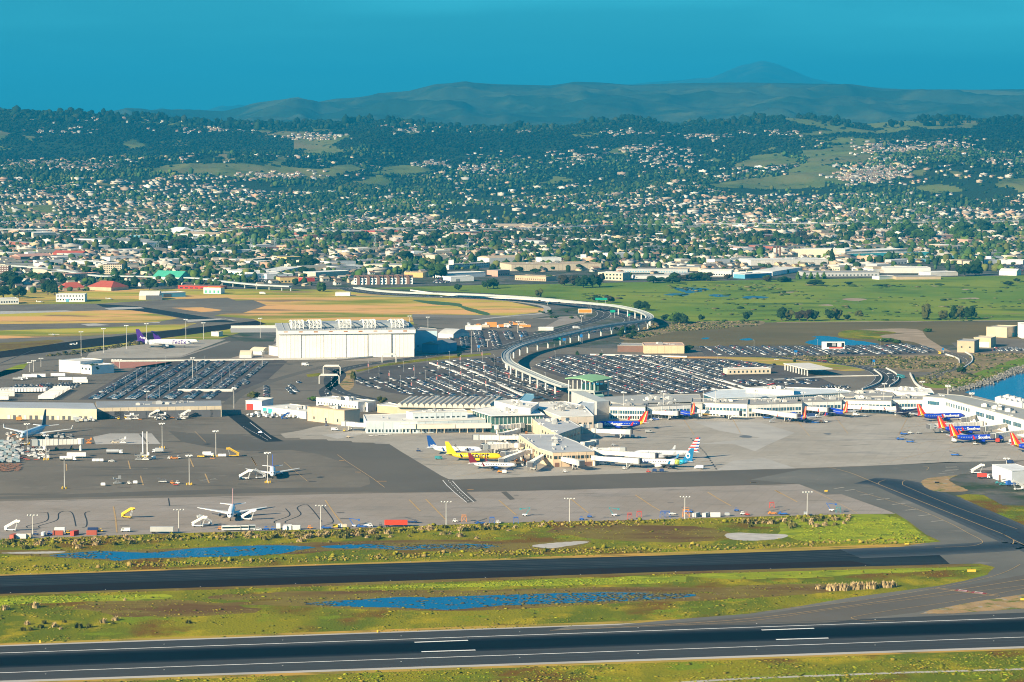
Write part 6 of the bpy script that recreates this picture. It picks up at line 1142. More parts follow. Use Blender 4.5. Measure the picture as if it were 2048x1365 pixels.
# ================================================================ ground vehicles and equipment
def add_wheels(mb, xs, w_, r=.45):
    for x in xs:
        for s in (-1, 1): mb.tube((x, s * w_ - .15, r), (x, s * w_ + .15, r), r, n=8)
PROTO = {}
def equip(kind, col):
    """part list [(name, mesh)] of one kind of vehicle in one colour, length along x, front at +x"""
    key = (kind, col.name)
    if key in PROTO: return PROTO[key]
    ps = []; a = lambda nm, mb, m: ps.append((nm, mb.mesh(nm, m)))
    def wh(xs, w_, r=.45): mb = MB(); add_wheels(mb, xs, w_, r); a('wheels', mb, TYRE)
    if kind == 'car':
        mb = MB(); mb.rings([[(x, s * .9 * k, z) for s, z in ((-1, .35), (1, .35), (1, zt), (-1, zt))] for x, zt, k in ((-2.3, .75, .92), (-2.1, .95, 1), (1.0, .98, 1), (2.1, .80, .97), (2.3, .55, .9))]); mb.box(-1.4, .5, -.68, .68, 1.38, 1.44); a('body', mb, col)
        mb = MB(); mb.hexa([(-1.95, -.82, .94), (1.15, -.82, .94), (1.15, .82, .94), (-1.95, .82, .94)], [(-1.4, -.68, 1.38), (.5, -.68, 1.38), (.5, .68, 1.38), (-1.4, .68, 1.38)]); a('windows', mb, GLASS); wh((-1.4, 1.4), .8, .33)
    elif kind == 'van':
        mb = MB(); mb.box(-2.8, 1.7, -1, 1, .5, 2.4); mb.hexa([(1.7, -1, .5), (2.8, -1, .5), (2.8, 1, .5), (1.7, 1, .5)], [(1.7, -1, 2.4), (2.0, -.9, 2.3), (2.0, .9, 2.3), (1.7, 1, 2.4)]); a('body', mb, col)
        mb = MB(); mb.box(.6, 1.9, -1.03, 1.03, 1.5, 2.1); a('windows', mb, GLASS); wh((-1.7, 1.8), .9)
    elif kind == 'box_truck':
        mb = MB(); mb.box(-4.2, 2.0, -1.25, 1.25, 1.1, 3.6); a('cargo_box', mb, col); mb = MB(); mb.hexa([(2.2, -1.15, .6), (4.3, -1.15, .6), (4.3, 1.15, .6), (2.2, 1.15, .6)], [(2.2, -1.1, 2.7), (3.7, -1.1, 2.7), (3.7, 1.1, 2.7), (2.2, 1.1, 2.7)]); a('cab', mb, PW)
        mb = MB(); mb.box(3.0, 4.05, -1.18, 1.18, 1.6, 2.3); a('windscreen', mb, GLASS); wh((-3, -2, 3.2), 1.0, .5)
    elif kind == 'tanker':
        mb = MB(); mb.tube((-6, 0, 2.1), (3, 0, 2.1), 1.25, n=12); a('tank', mb, col); mb = MB(); mb.box(3.4, 5.8, -1.2, 1.2, .7, 3.0); a('cab', mb, PW); mb = MB(); mb.box(4.8, 5.85, -1.23, 1.23, 1.8, 2.6); a('windscreen', mb, GLASS); mb = MB(); mb.box(-6, 3.4, -1, 1, .7, 1.0); a('frame', mb, DGREY); wh((-5, -3.8, 2.6, 4.6), 1.0, .5)
    elif kind == 'trailer':
        mb = MB(); mb.box(-6.8, 6.8, -1.25, 1.25, 1.2, 4.0); a('cargo_box', mb, col)
        mb = MB(); mb.box(-6.7, 6.7, -.8, .8, .95, 1.19); mb.beam((4.5, -.8, 0), (4.5, -.8, 1), .2); mb.beam((4.5, .8, 0), (4.5, .8, 1), .2); a('frame', mb, DGREY); wh((-5.6, -4.4), 1.0, .5)
    elif kind == 'container':
        mb = MB(); mb.box(-3, 3, -1.22, 1.22, .05, 2.6)
        for q in range(15): x = -2.85 + q * .4; mb.box(x, x + .15, -1.29, 1.29, .2, 2.45)
        a('shell', mb, col); mb = MB(); mb.box(3.0, 3.1, -1.0, -.05, .2, 2.45); mb.box(3.0, 3.1, .05, 1.0, .2, 2.45); a('doors', mb, col)
    elif kind == 'cargo_can':
        mb = MB(); mb.hexa([(-1.5, -1.0, .5), (1.5, -1.0, .5), (1.5, 1.0, .5), (-1.5, 1.0, .5)], [(-1.5, -1.0, 2.1), (1.5, -1.0, 2.1), (1.1, 1.0, 2.2), (-1.1, 1.0, 2.2)]); a('body', mb, col); wh((-1, 1), .8, .25)
    elif kind == 'dolly':
        mb = MB(); mb.box(-1.6, 1.6, -.9, .9, .45, .65); mb.beam((-1.6, -.9, .6), (-1.6, .9, 1.3), .1); a('deck', mb, col); wh((-1, 1), .8, .25)
    elif kind == 'baggage_cart':
        mb = MB(); mb.box(-1.5, 1.5, -.85, .85, .5, .7); mb.box(-1.5, 1.5, -.9, .9, 2.0, 2.15); mb.box(-1.5, -1.4, -.85, .85, .7, 2); mb.box(1.4, 1.5, -.85, .85, .7, 2); a('frame', mb, col); mb = MB(); mb.box(-1.3, 1.3, -.6, .6, .71, 1.5); a('luggage', mb, BLK); wh((-1, 1), .7, .25)
    elif kind == 'tug':
        mb = MB(); mb.box(-1.5, 1.5, -.8, .8, .4, 1.0); mb.box(-.9, .1, -.7, .7, 1.0, 1.15); mb.beam((-.9, -.7, 1), (-.9, -.7, 2), .08); mb.beam((-.9, .7, 1), (-.9, .7, 2), .08); mb.beam((.3, -.7, 1), (.3, -.7, 2), .08); mb.box(-1, .5, -.8, .8, 2.0, 2.1); a('body', mb, col); wh((-1, 1), .75, .4)
    elif kind == 'belt_loader':
        mb = MB(); mb.box(-3, 2.6, -.9, .9, .5, 1.1); mb.box(-2.4, -1.4, -.9, -.2, 1.1, 1.9); a('body', mb, col); mb = MB(); mb.beam((-4, .3, 1.2), (4.2, .3, 3.2), .9, .3); mb.beam((-4, -.15, 1.6), (4.2, -.15, 3.6), .08); a('belt', mb, DGREY); wh((-1.8, 1.8), .9, .4)
    elif kind == 'stair_truck':
        mb = MB(); mb.box(-3.2, 3.0, -1, 1, .6, 1.1); mb.box(2.2, 3.6, -1, 1, .6, 2.2); a('chassis', mb, col); mb = MB(); mb.beam((3.8, 0, 1.4), (-3.6, 0, 5.6), 1.6, .35)
        for s in (-1, 1): mb.beam((3.8, s * .8, 2.4), (-3.6, s * .8, 6.6), .12, .9)
        mb.box(-5.4, -3.5, -.9, .9, 5.3, 5.6); mb.box(-5.4, -3.5, -.95, -.85, 5.6, 6.6); mb.box(-5.4, -3.5, .85, .95, 5.6, 6.6); a('stairs', mb, col); mb = MB(); mb.beam((-2.6, -.6, 1), (-4.2, -.6, 5.4), .25); mb.beam((-2.6, .6, 1), (-4.2, .6, 5.4), .25); a('support', mb, STEEL); wh((-2.2, 2.2), .95, .45)
    elif kind == 'scissor_lift':
        mb = MB(); mb.box(-2.6, 2.6, -1.4, 1.4, .4, .9); mb.beam((-2, -1, .9), (1.8, -1, 3.4), .2); mb.beam((1.8, -1, .9), (-2, -1, 3.4), .2); mb.beam((-2, 1, .9), (1.8, 1, 3.4), .2); mb.beam((1.8, 1, .9), (-2, 1, 3.4), .2); a('lift', mb, col); mb = MB(); mb.box(-2.8, 2.4, -1.5, 1.5, 3.4, 3.7); mb.box(-2.8, -2.7, -1.5, 1.5, 3.7, 4.6); mb.box(1.2, 2.6, .2, 1.4, 3.7, 5.4); a('platform', mb, col); wh((-1.8, 1.8), 1.2, .45)
    elif kind == 'boom_lift':
        mb = MB(); mb.box(-1.5, 1.5, -1, 1, .5, 1.3); a('chassis', mb, PW); mb = MB(); mb.beam((-.8, 0, 1.3), (-3.2, 0, 5.2), .35); mb.beam((-3.2, 0, 5.2), (2.2, 0, 4.4), .3); mb.box(2.0, 3.2, -.6, .6, 3.8, 4.8); a('boom', mb, col); wh((-1, 1), .9, .45)
    elif kind == 'work_stand':
        mb = MB()
        for x in (-1.6, 1.6):
            for y in (-1, 1): mb.beam((x, y, 0), (x * .8, y, 3.4), .16)
        mb.box(-1.5, 1.5, -1.1, 1.1, 3.3, 3.5); mb.beam((-1.5, -1.1, 4.4), (1.5, -1.1, 4.4), .1); mb.beam((-1.6, -1, 0), (1.3, -1, 3.4), .14); mb.beam((1.6, -1, 0), (-1.3, -1, 3.4), .14); a('frame', mb, col)
    elif kind == 'bus':
        mb = MB(); mb.box(-5.5, 5.5, -1.25, 1.25, .5, 3.1); a('body', mb, col); mb = MB(); mb.box(-5.2, 5.3, -1.28, 1.28, 1.5, 2.5); a('windows', mb, GLASS); wh((-3.6, 3.4), 1.05, .5)
    PROTO[key] = ps; return ps
KN = {'car': 'car', 'van': 'van', 'box_truck': 'truck', 'tanker': 'tanker', 'trailer': 'trailer', 'container': 'container', 'cargo_can': 'cargo container', 'dolly': 'dolly', 'baggage_cart': 'baggage cart', 'tug': 'tug', 'belt_loader': 'belt loader', 'stair_truck': 'boarding stairs', 'scissor_lift': 'lift', 'boom_lift': 'boom lift', 'work_stand': 'work stand', 'bus': 'bus'}
KNAME = {'car': 'parked_car', 'container': 'shipping_container', 'stair_truck': 'boarding_stairs', 'trailer': 'semi_trailer'}
def put(kind, col, q, rz, label, group=None, world=False, z=.13, sc=1.0):
    p = q if world else G(q); t = thing(KNAME.get(kind, kind), label, KN[kind], (p[0], p[1], z), math.radians(rz), group)
    if sc != 1: t.scale = (sc, sc, sc)
    for nm, me in equip(kind, col): part(nm, me, None, t)
    return t
EB = M((.03, .12, .42)); EO = M((.70, .26, .05)); EY = M((.72, .45, .04)); EW = M((.76, .74, .70)); ER = M((.52, .06, .04)); EG = M((.32, .33, .33)); RUST = M((.42, .10, .06)); BRW = M((.25, .12, .07)); NAVY = M((.02, .05, .15)); SILV = M((.42, .44, .46), metal=.2); TEALV = M((.05, .25, .28))
E = [('stair_truck', EW, c1(80, 1035), 170, 'white boarding stairs at the left end of the lower apron'), ('stair_truck', EW, c1(1450, 1005), 170, 'white boarding stairs folded left of the red tailed jet'), ('stair_truck', EW, c1(1505, 995), 30, 'white and orange boarding stairs crossing the folded pair'), ('stair_truck', EY, c1(930, 940), 150, 'yellow boarding stairs alone on the concrete apron'),
 ('stair_truck', EW, c1(1810, 955), 165, 'white boarding stairs at the door of the red tailed jet'), ('stair_truck', EW, c1(1905, 650), 30, 'white boarding stairs touching the blue and white jet'), ('stair_truck', EW, c1(1790, 655), 165, 'white boarding stairs standing off from the blue and white jet'), ('stair_truck', EY, c1(1710, 490), 10, 'yellow boarding stairs right of the white service truck'), ('belt_loader', EY, c1(1470, 495), 160, 'yellow loader left of the white service truck'),
 ('box_truck', EW, c1(1525, 490), 0, 'white service truck with a dark emblem between the yellow stairs'), ('box_truck', SILV, c1(1155, 462), 180, 'blue grey box truck standing under the tall light mast'), ('tanker', SILV, c1(840, 470), 0, 'silver fuel tanker driving right on the dark apron'), ('tanker', EW, c1(500, 520), 0, 'long cream fuel tanker beside the freighter stand'), ('trailer', EW, c1(560, 500), 0, 'long cream trailer behind the fuel tanker'),
 ('van', EW, c1(918, 1040), 180, 'white pickup van on the lower apron between bridge marks'), ('car', EW, c1(815, 528), 180, 'white car right of the three small carts'), ('cargo_can', EW, c1(690, 528), 0, 'left small white cart of the three by the tanker'), ('cargo_can', EW, c1(715, 528), 0, 'middle small white cart of the three by the tanker'), ('cargo_can', EW, c1(742, 528), 0, 'right small white cart of the three by the tanker'),
 ('cargo_can', EW, c1(755, 705), 0, 'small white cart left of the grey lift'), ('scissor_lift', EG, c1(858, 690), 20, 'grey lift alone on the dark apron'), ('tug', EW, c1(945, 692), 0, 'small white tug right of the grey lift'), ('cargo_can', EW, c1(990, 690), 0, 'small white cart right of the tug on the dark apron'), ('belt_loader', STEEL, c1(1190, 680), 170, 'grey loader with raised conveyor on the dark apron'), ('tug', EO, c1(1260, 690), 0, 'orange tug beside the grey raised loader'), ('tug', EW, c1(1300, 690), 0, 'white and orange tug left of the light mast'), ('dolly', ER, c1(1285, 700), 0, 'red dolly under the light mast'),
 ('scissor_lift', EW, c1(1065, 515), 0, 'white lift at the foot of the twin masts'), ('cargo_can', EW, c1(1125, 508), 0, 'white cart right of the twin masts'), ('scissor_lift', EG, c1(1015, 515), 0, 'grey frame stand left of the twin masts'), ('tug', EW, c1(1240, 508), 0, 'white tug in the row right of the twin masts'), ('belt_loader', EO, c1(1275, 508), 0, 'orange loader in the row right of the twin masts'), ('tug', EW, c1(1305, 505), 0, 'white and orange tug at the row right end'), ('cargo_can', EW, c1(1610, 492), 0, 'left white cart of the pair by the yellow stairs'), ('cargo_can', EW, c1(1640, 492), 0, 'right white cart of the pair by the yellow stairs'), ('dolly', EO, c1(1555, 508), 0, 'orange dolly in front of the white service truck'),
 ('box_truck', EW, c1(258, 215), 170, 'white truck backing toward the long sorting shed'), ('cargo_can', EO, c1(140, 228), 0, 'tan cube cart alone left of the white truck', 1.5), ('box_truck', DGREY, c1(290, 172), 0, 'dark trailer at the sorting shed doors'), ('box_truck', SILV, c1(575, 232), 0, 'blue fronted truck with cargo cans', 1), ('container', RUST, c1(98, 1090), 80, 'rust red container at the far left of the verge'), ('container', EW, c1(155, 1088), 0, 'white container right of the leftmost red one'), ('container', BEIGE, c1(190, 1085), 0, 'cream container among the boxes at the verge'), ('van', EW, c1(318, 1070), 90, 'white lorry cab left of the red containers'), ('container', RUST, c1(425, 1064), 0, 'rust red container left of the yellow machine'), ('container', EW, c1(438, 1040), 0, 'white container behind the left red container'),
 ('container', ER, c1(545, 1064), 70, 'taller rust red container in the middle of the three'), ('container', RUST, c1(672, 1062), 0, 'dark red container at the right end of the row'), ('container', NAVY, c1(680, 1042), 0, 'dark blue container behind the dark red one'), ('tug', EY, c1(737, 1040), 0, 'yellow tractor right of the dark red container'), ('tug', EY, c1(500, 1055), 0, 'yellow machine between two red containers'), ('tug', EB, c1(365, 1062), 0, 'blue tug between the lorry cab and the red container'), ('tug', NAVY, c1(262, 1065), 0, 'dark tug behind the cream container'),
 ('bus', EW, c1(1690, 1032), 8, 'left of the three white shuttle buses by the verge'), ('bus', EW, c1(1750, 1030), 8, 'middle of the three white shuttle buses by the verge'), ('bus', SILV, c1(1800, 1028), 8, 'right of the three shuttle buses, silver'), ('tug', EO, c1(1612, 1025), 0, 'orange machine left of the shuttle buses'), ('trailer', LGREY, c1(1185, 1052), 0, 'flat pale trailer at the verge with red and blue loads', 1), ('car', EW, c1(1885, 1028), 0, 'white car right of the shuttle buses'), ('tug', EB, c1(1950, 1028), 0, 'left blue tug right of the shuttle buses'), ('tug', EB, c1(1998, 1028), 0, 'right blue tug next to the white lorry'), ('box_truck', EW, c2(207, 1022), 95, 'white lorry seen from the front by the verge'), ('container', EW, c2(258, 1024), 90, 'short white box next to the white lorry'), ('container', EW, c2(290, 1022), 90, 'upright white box in the row by the verge'), ('container', EW, c2(332, 1024), 0, 'wide white box at the right end of the white row'),
 ('car', EW, c2(58, 1028), 0, 'white car alone left of the blue tugs'), ('tug', EB, c2(120, 1026), 0, 'blue tug right of the lone white car'), ('tug', EO, c2(440, 1018), 0, 'orange tug right of the white boxes'), ('belt_loader', EB, c2(560, 1018), 10, 'blue belt loader behind the shaggy grass'), ('cargo_can', EY, c2(625, 1012), 0, 'tan cart in the row behind the grass'), ('cargo_can', EW, c2(660, 1010), 0, 'white cart in the row behind the grass'), ('cargo_can', BEIGE, c2(690, 1010), 0, 'beige cart in the row behind the grass'), ('boom_lift', EB, c2(765, 1005), 0, 'blue boom lift left of the long red container'), ('belt_loader', EB, c2(820, 1008), 0, 'blue belt loader left of the long red container'), ('van', EW, c2(865, 1005), 0, 'white van left of the long red container'),
 ('trailer', mat('signal_red', (.72, .05, .015), .7), c2(1068, 1003), 0, 'long bright red container trailer behind the grass'), ('belt_loader', NAVY, c2(1185, 975), 170, 'dark blue loader just right of the long red container'), ('tug', DGREY, c2(955, 1000), 90, 'dark small machine left of the long red container'), ('work_stand', EO, c2(1565, 965), 0, 'orange work stand near the grass edge'), ('tug', EW, c2(1500, 970), 0, 'white tug left of the orange work stand'), ('belt_loader', EB, c2(1685, 985), 20, 'blue loader right of the orange work stand'), ('work_stand', EB, c2(1770, 978), 0, 'blue work stand right of the blue loader'), ('tug', EW, c2(1815, 980), 0, 'white tug right of the blue work stand'), ('work_stand', EB, c2(1945, 978), 0, 'tall blue stand at the grass edge'), ('boom_lift', TEALV, c2(2010, 925), 180, 'teal boom lift on white base on open concrete'),
 ('work_stand', ER, c3(948, 950), 0, 'left red work stand of the pair on the concrete'), ('work_stand', ER, c3(1018, 932), 0, 'right red work stand of the pair on the concrete'), ('tug', EB, c3(655, 935), 0, 'blue tug left of the teal boom lift'), ('tug', EB, c3(598, 955), 0, 'blue tug nearest the grass beside a light mast'), ('boom_lift', TEALV, c3(835, 925), 0, 'teal boom lift with orange marks left of the red stands'), ('work_stand', EB, c3(1188, 935), 0, 'left blue stand of the pair at the grass'), ('work_stand', EB, c3(1225, 935), 0, 'right blue stand of the pair at the grass'), ('car', EW, c3(1262, 915), 0, 'white car left of the big blue conveyor'), ('belt_loader', EB, c3(1375, 900), 160, 'big blue conveyor leaning above the orange stand'), ('work_stand', EO, c3(1360, 930), 0, 'orange stand below the blue conveyor', 1.3),
 ('container', LGREY, c3(1436, 930), 60, 'first pale box right of the blue conveyor'), ('container', LGREY, c3(1508, 930), 60, 'second pale box right of the blue conveyor'), ('container', EW, c3(1575, 930), 0, 'third pale box right of the blue conveyor'), ('tug', EW, c3(1775, 915), 0, 'white tug left of the small red tug'), ('tug', ER, c3(1808, 920), 0, 'small red tug near the grass'), ('tug', EB, c3(1730, 890), 0, 'blue tug on the concrete above the small red tug'), ('cargo_can', SILV, c3(1660, 925), 0, 'grey cart at the grass right of the pale boxes'),
 ('work_stand', ER, c4(203, 865), 0, 'red work stand above the orange and blue machines'), ('belt_loader', EO, c4(210, 912), 0, 'orange machine near the last apron mast'), ('belt_loader', EB, c4(285, 915), 0, 'blue machines pile right of the orange machine'), ('boom_lift', EB, c4(640, 890), 0, 'blue boom lift right of the last apron mast'), ('work_stand', TEALV, c4(690, 900), 0, 'teal stand right of the blue boom lift'), ('container', SILV, c4(452, 920), 90, 'grey cabinet at the foot of the last apron mast', .8),
 ('belt_loader', EB, c4(1144, 368), 0, 'blue belt loader left of its pair on the open apron'), ('belt_loader', EB, c4(1212, 386), 170, 'blue belt loader right of its pair on the open apron'), ('belt_loader', EB, c4(1540, 483), 160, 'long blue belt loader alone near the taxiway'), ('tug', EG, c4(1275, 322), 0, 'grey tug right of the white tug on the open apron'), ('tug', EW, c4(1215, 322), 0, 'white tug right of the blue loader'), ('belt_loader', EB, c4(1170, 330), 0, 'blue loader behind the pair on the open apron'), ('box_truck', EW, c4(1535, 385), 90, 'catering truck with a red sign at the tail of the nearest blue jet'), ('box_truck', ER, c4(1850, 388), 90, 'catering truck at the nose of the nearest blue jet'), ('tug', EW, c4(1690, 402), 0, 'white tug under the nearest blue jet'), ('van', EW, c4(1965, 388), 0, 'white pickup at the nose of the nearest blue jet'),
 ('box_truck', ER, c4(1752, 650), 0, 'red and white truck on the right pavement'), ('stair_truck', EW, c4(1700, 615), 180, 'white ramp stairs above the red and white truck'), ('box_truck', EB, c4(1960, 705), 20, 'blue and white truck near the right edge'), ('stair_truck', EW, c4(2010, 735), 20, 'white stairs right of the blue and white truck'), ('belt_loader', TEALV, c4(1870, 690), 0, 'teal frames left of the blue and white truck'), ('belt_loader', TEALV, c4(1900, 700), 10, 'teal loader touching the blue and white truck'), ('van', NAVY, c4(1945, 540), 0, 'dark van between masts beside the corrugated shed'), ('van', EW, c4(2035, 650), 0, 'white van right of the corrugated shed'),
 ('tug', ER, c3(1085, 605), 0, 'red tug pulling two dark blue cans'), ('cargo_can', NAVY, c3(1130, 602), 0, 'left dark blue can behind the red tug'), ('cargo_can', NAVY, c3(1182, 602), 0, 'right dark blue can behind the red tug'), ('box_truck', EW, c3(1455, 582), 160, 'white truck behind the tail of the ocean blue tailed jet', .8), ('belt_loader', DGREY, c3(1250, 580), 0, 'dark loader under the tail of the white jet'), ('tug', EW, c3(908, 583), 0, 'white tug in front of the long jet bridge'), ('tug', EW, c3(475, 605), 0, 'white tug alone below the pier head'), ('van', EW, c3(755, 550), 0, 'white van between pier head and jet'), ('cargo_can', SILV, c3(825, 555), 0, 'silver can between pier head and jet'), ('tug', EO, c3(960, 560), 0, 'orange tug at the bridge wheel'),
 ('belt_loader', EO, c3(445, 555), 0, 'orange machine before the beige pier end wall'), ('cargo_can', SILV, c3(855, 350), 0, 'first silver can of the row of four'), ('cargo_can', SILV, c3(892, 350), 0, 'second silver can of the row of four'), ('cargo_can', SILV, c3(930, 350), 0, 'third silver can of the row of four'), ('cargo_can', SILV, c3(970, 350), 0, 'fourth silver can of the row of four'), ('tug', EW, c3(1018, 352), 0, 'white tug ahead of the four silver cans'), ('tug', SILV, c3(830, 412), 0, 'dark tug with umbrella left of the cone'), ('van', EG, c3(1088, 315), 0, 'grey van behind the blue jet tail'), ('belt_loader', EB, c3(1140, 222), 0, 'blue loader left of the blue jet seen from behind'), ('tanker', EY, c3(1535, 192), 0, 'yellow tank dolly right of the blue jet'), ('belt_loader', NAVY, c3(1665, 205), 0, 'dark loaders under the long jet bridge'), ('belt_loader', EB, c3(1950, 212), 0, 'blue loader left of the hidden jet'), ('tug', EW, c3(1105, 228), 0, 'white tug left of the blue loader'), ('stair_truck', SILV, c3(1990, 240), 200, 'grey tow bar cart on the open apron', .6),
 ('box_truck', NAVY, c4(500, 205), 0, 'dark blue catering truck over the hidden jet'), ('belt_loader', NAVY, c4(470, 245), 0, 'first dark cart before the hidden jet'), ('belt_loader', EB, c4(520, 245), 0, 'second blue cart before the hidden jet'), ('tug', EO, c4(565, 243), 0, 'third orange marked cart before the hidden jet'), ('tug', EW, c4(598, 240), 0, 'last white cart before the hidden jet'), ('van', EW, c4(820, 190), 0, 'white van right of the blue jet at the concourse'), ('tug', SILV, c4(885, 198), 0, 'grey tug between two jets at the concourse'), ('belt_loader', EB, c4(900, 165), 0, 'blue loader under the long corner bridge'), ('box_truck', SILV, c4(1205, 195), 90, 'silver catering truck at the violet jet'), ('belt_loader', EW, c4(1175, 200), 0, 'white loader at the violet jet', .8),
 ('cargo_can', EB, c4(1380, 165), 0, 'left blue can behind the farthest blue jet'), ('cargo_can', EB, c4(1440, 160), 0, 'right blue can behind the farthest blue jet'), ('tug', NAVY, c2(1232, 452), 0, 'dark tug left of the navy tailed jet'), ('van', TEALV, c2(1380, 510), 0, 'dark green van left of the yellow jet'), ('belt_loader', EO, c2(1840, 608), 0, 'tan loader in front of the regional jet'), ('cargo_can', EW, c2(1860, 612), 0, 'white can in front of the regional jet'), ('belt_loader', NAVY, c2(1900, 590), 0, 'dark blue loader at the nose of the regional jet'), ('tug', BEIGE, c2(720, 352), 0, 'tan tug alone below the gate building'), ('dolly', EW, c2(885, 340), 0, 'first white dolly of the string below the corridor'), ('dolly', EW, c2(920, 338), 0, 'second white dolly of the string below the corridor'), ('dolly', EW, c2(955, 336), 0, 'third white dolly of the string below the corridor'), ('dolly', EW, c2(990, 333), 0, 'fourth white dolly of the string below the corridor'), ('dolly', EW, c2(1020, 331), 0, 'fifth white dolly of the string below the corridor'),
 ('bus', EW, c2(1120, 318), 0, 'white bus under the elevated corridor'), ('belt_loader', EO, c2(1050, 316), 0, 'orange striped loader left of the white bus'), ('van', EW, c2(620, 300), 0, 'white pickup left of the yellow bridge base'), ('tug', EY, c2(690, 306), 90, 'yellow bridge base tug at the gate building'), ('stair_truck', EB, c2(255, 215), 200, 'blue boarding stairs below the white parked cars', .8), ('stair_truck', NAVY, c2(557, 265), 90, 'dark blue stairs below the beige block building', .7), ('car', NAVY, c2(75, 320), 160, 'dark blue car on the road to the taxiway'), ('stair_truck', EW, c1(350, 505), 100, 'white loader tower in front of the freighter', 1.1), ('scissor_lift', EW, c1(300, 480), 0, 'white main deck loader beside the freighter nose', 1.2), ('belt_loader', EY, c1(415, 440), 90, 'yellow wheeled base under the lone boarding bridge'), ('belt_loader', EY, c1(525, 440), 90, 'second yellow base under the lone boarding bridge'),
 ('dolly', EO, c1(655, 390), 0, 'orange pallet mover on the apron pad'), ('scissor_lift', EO, c1(650, 395), 0, 'orange scissor stand on the apron pad', .8), ('belt_loader', BEIGE, c1(845, 392), 0, 'tan long loader on the apron pad'), ('scissor_lift', EW, c1(900, 392), 0, 'white lift on the apron pad', .9), ('dolly', EG, c1(480, 225), 0, 'grey small dolly left of the cargo cans')]
for e in E: put(e[0], e[1], e[2], e[3], e[4], sc=e[5] if len(e) > 5 else 1.0)
# crowds of alike equipment by the cargo shed and the freighter
rr = random.Random(21)
def crowd(box_, kinds, n, label, group, cr_=c1, ang_=(0, 90, 180), mind=4.2):
    x0, y0, x1, y1 = box_; pts = []
    for _ in range(n * 12):
        if len(pts) >= n: break
        p = G(cr_(rr.uniform(x0, x1), rr.uniform(y0, y1)))
        if all(math.dist(p, q) > mind for q in pts): pts.append(p)
    for p in pts:
        k, c, lb = rr.choice(kinds); put(k, c, p, rr.choice(ang_) + rr.uniform(-6, 6), label % lb, group, world=True)
crowd((800, 165, 1350, 222), [('belt_loader', EW, 'white belt loader'), ('cargo_can', EW, 'white cargo can'), ('tug', EW, 'white tug'), ('tug', EY, 'yellow tug'), ('stair_truck', EW, 'white stair truck'), ('dolly', EO, 'orange dolly'), ('scissor_lift', EW, 'white lift'), ('belt_loader', EG, 'grey belt loader')], 64, '%s in the crowd of equipment before the dark cargo shed', 'equipment before the cargo shed')
crowd((1350, 150, 1600, 188), [('belt_loader', PUR, 'purple belt loader'), ('cargo_can', NAVY, 'dark cargo can'), ('tug', ER, 'red tug'), ('dolly', TEALV, 'teal dolly')], 26, '%s among the dark equipment at the right end of the cargo shed', 'dark equipment by the cargo shed')
crowd((530, 180, 700, 240), [('cargo_can', SILV, 'silver cargo can'), ('cargo_can', EG, 'grey cargo can'), ('cargo_can', BEIGE, 'tan cargo can')], 26, '%s in the cluster in front of the sorting shed', 'cargo cans before the sorting shed', mind=3.2)
crowd((-30, 385, 135, 540), [('cargo_can', SILV, 'silver cargo can'), ('cargo_can', EG, 'dark grey cargo can'), ('cargo_can', M((.20, .28, .32)), 'blue grey cargo can')], 64, '%s stored in rows at the left edge', 'cargo cans stored at the left edge', mind=3.6, ang_=(0,))
crowd((-30, 545, 150, 600), [('dolly', BRW, 'rusty brown empty dolly')], 40, '%s below the stored cargo cans', 'rusty empty dollies', mind=3.6, ang_=(0,))
crowd((330, 330, 540, 380), [('tug', EG, 'grey tug'), ('dolly', EG, 'grey dolly'), ('cargo_can', EG, 'grey cargo can')], 14, '%s under the right wing of the freighter', 'equipment at the freighter')
crowd((30, 320, 190, 375), [('cargo_can', SILV, 'silver cargo can'), ('tug', EW, 'white tug'), ('dolly', EO, 'orange dolly')], 14, '%s under the left wing of the freighter', 'equipment at the freighter')
crowd((100, 400, 330, 520), [('dolly', RUST, 'orange brown dolly'), ('belt_loader', SILV, 'grey roller loader'), ('tug', EW, 'white tug'), ('cargo_can', SILV, 'silver cargo can')], 40, '%s packed in front of the freighter nose', 'equipment at the freighter nose')
crowd((1820, 178, 2200, 205), [('car', EW, 'white service car'), ('van', EW, 'white service van')], 34, '%s parked in front of the fire station and its annexe', 'service cars by the fire station', mind=3.4, ang_=(60, 70))
crowd((-30, 155, 130, 180), [('car', EW, 'white car'), ('van', EW, 'white van')], 12, '%s parked at the left end of the sorting shed', 'cars at the sorting shed')
crowd((360, 500, 590, 560), [('tug', EW, 'white tug'), ('belt_loader', EO, 'orange loader'), ('dolly', EG, 'grey dolly')], 12, '%s crowded on the left flank of the pier head', 'equipment at the pier head', cr_=lambda x, y: c3(x - 330, y))
crowd((0, 330, 130, 520), [('belt_loader', EO, 'tan loader'), ('tug', EW, 'white tug'), ('belt_loader', LGREY, 'grey loader'), ('cargo_can', EW, 'white can')], 24, '%s between the pier and the yellow jet', 'equipment between pier and yellow jet', cr_=c3)
crowd((1800, 300, 2048, 480), [('belt_loader', EW, 'white loader'), ('tug', EO, 'orange tug'), ('cargo_can', LGREY, 'grey can')], 22, '%s beside the noses of the jets left of the pier', 'equipment left of the pier', cr_=c2)
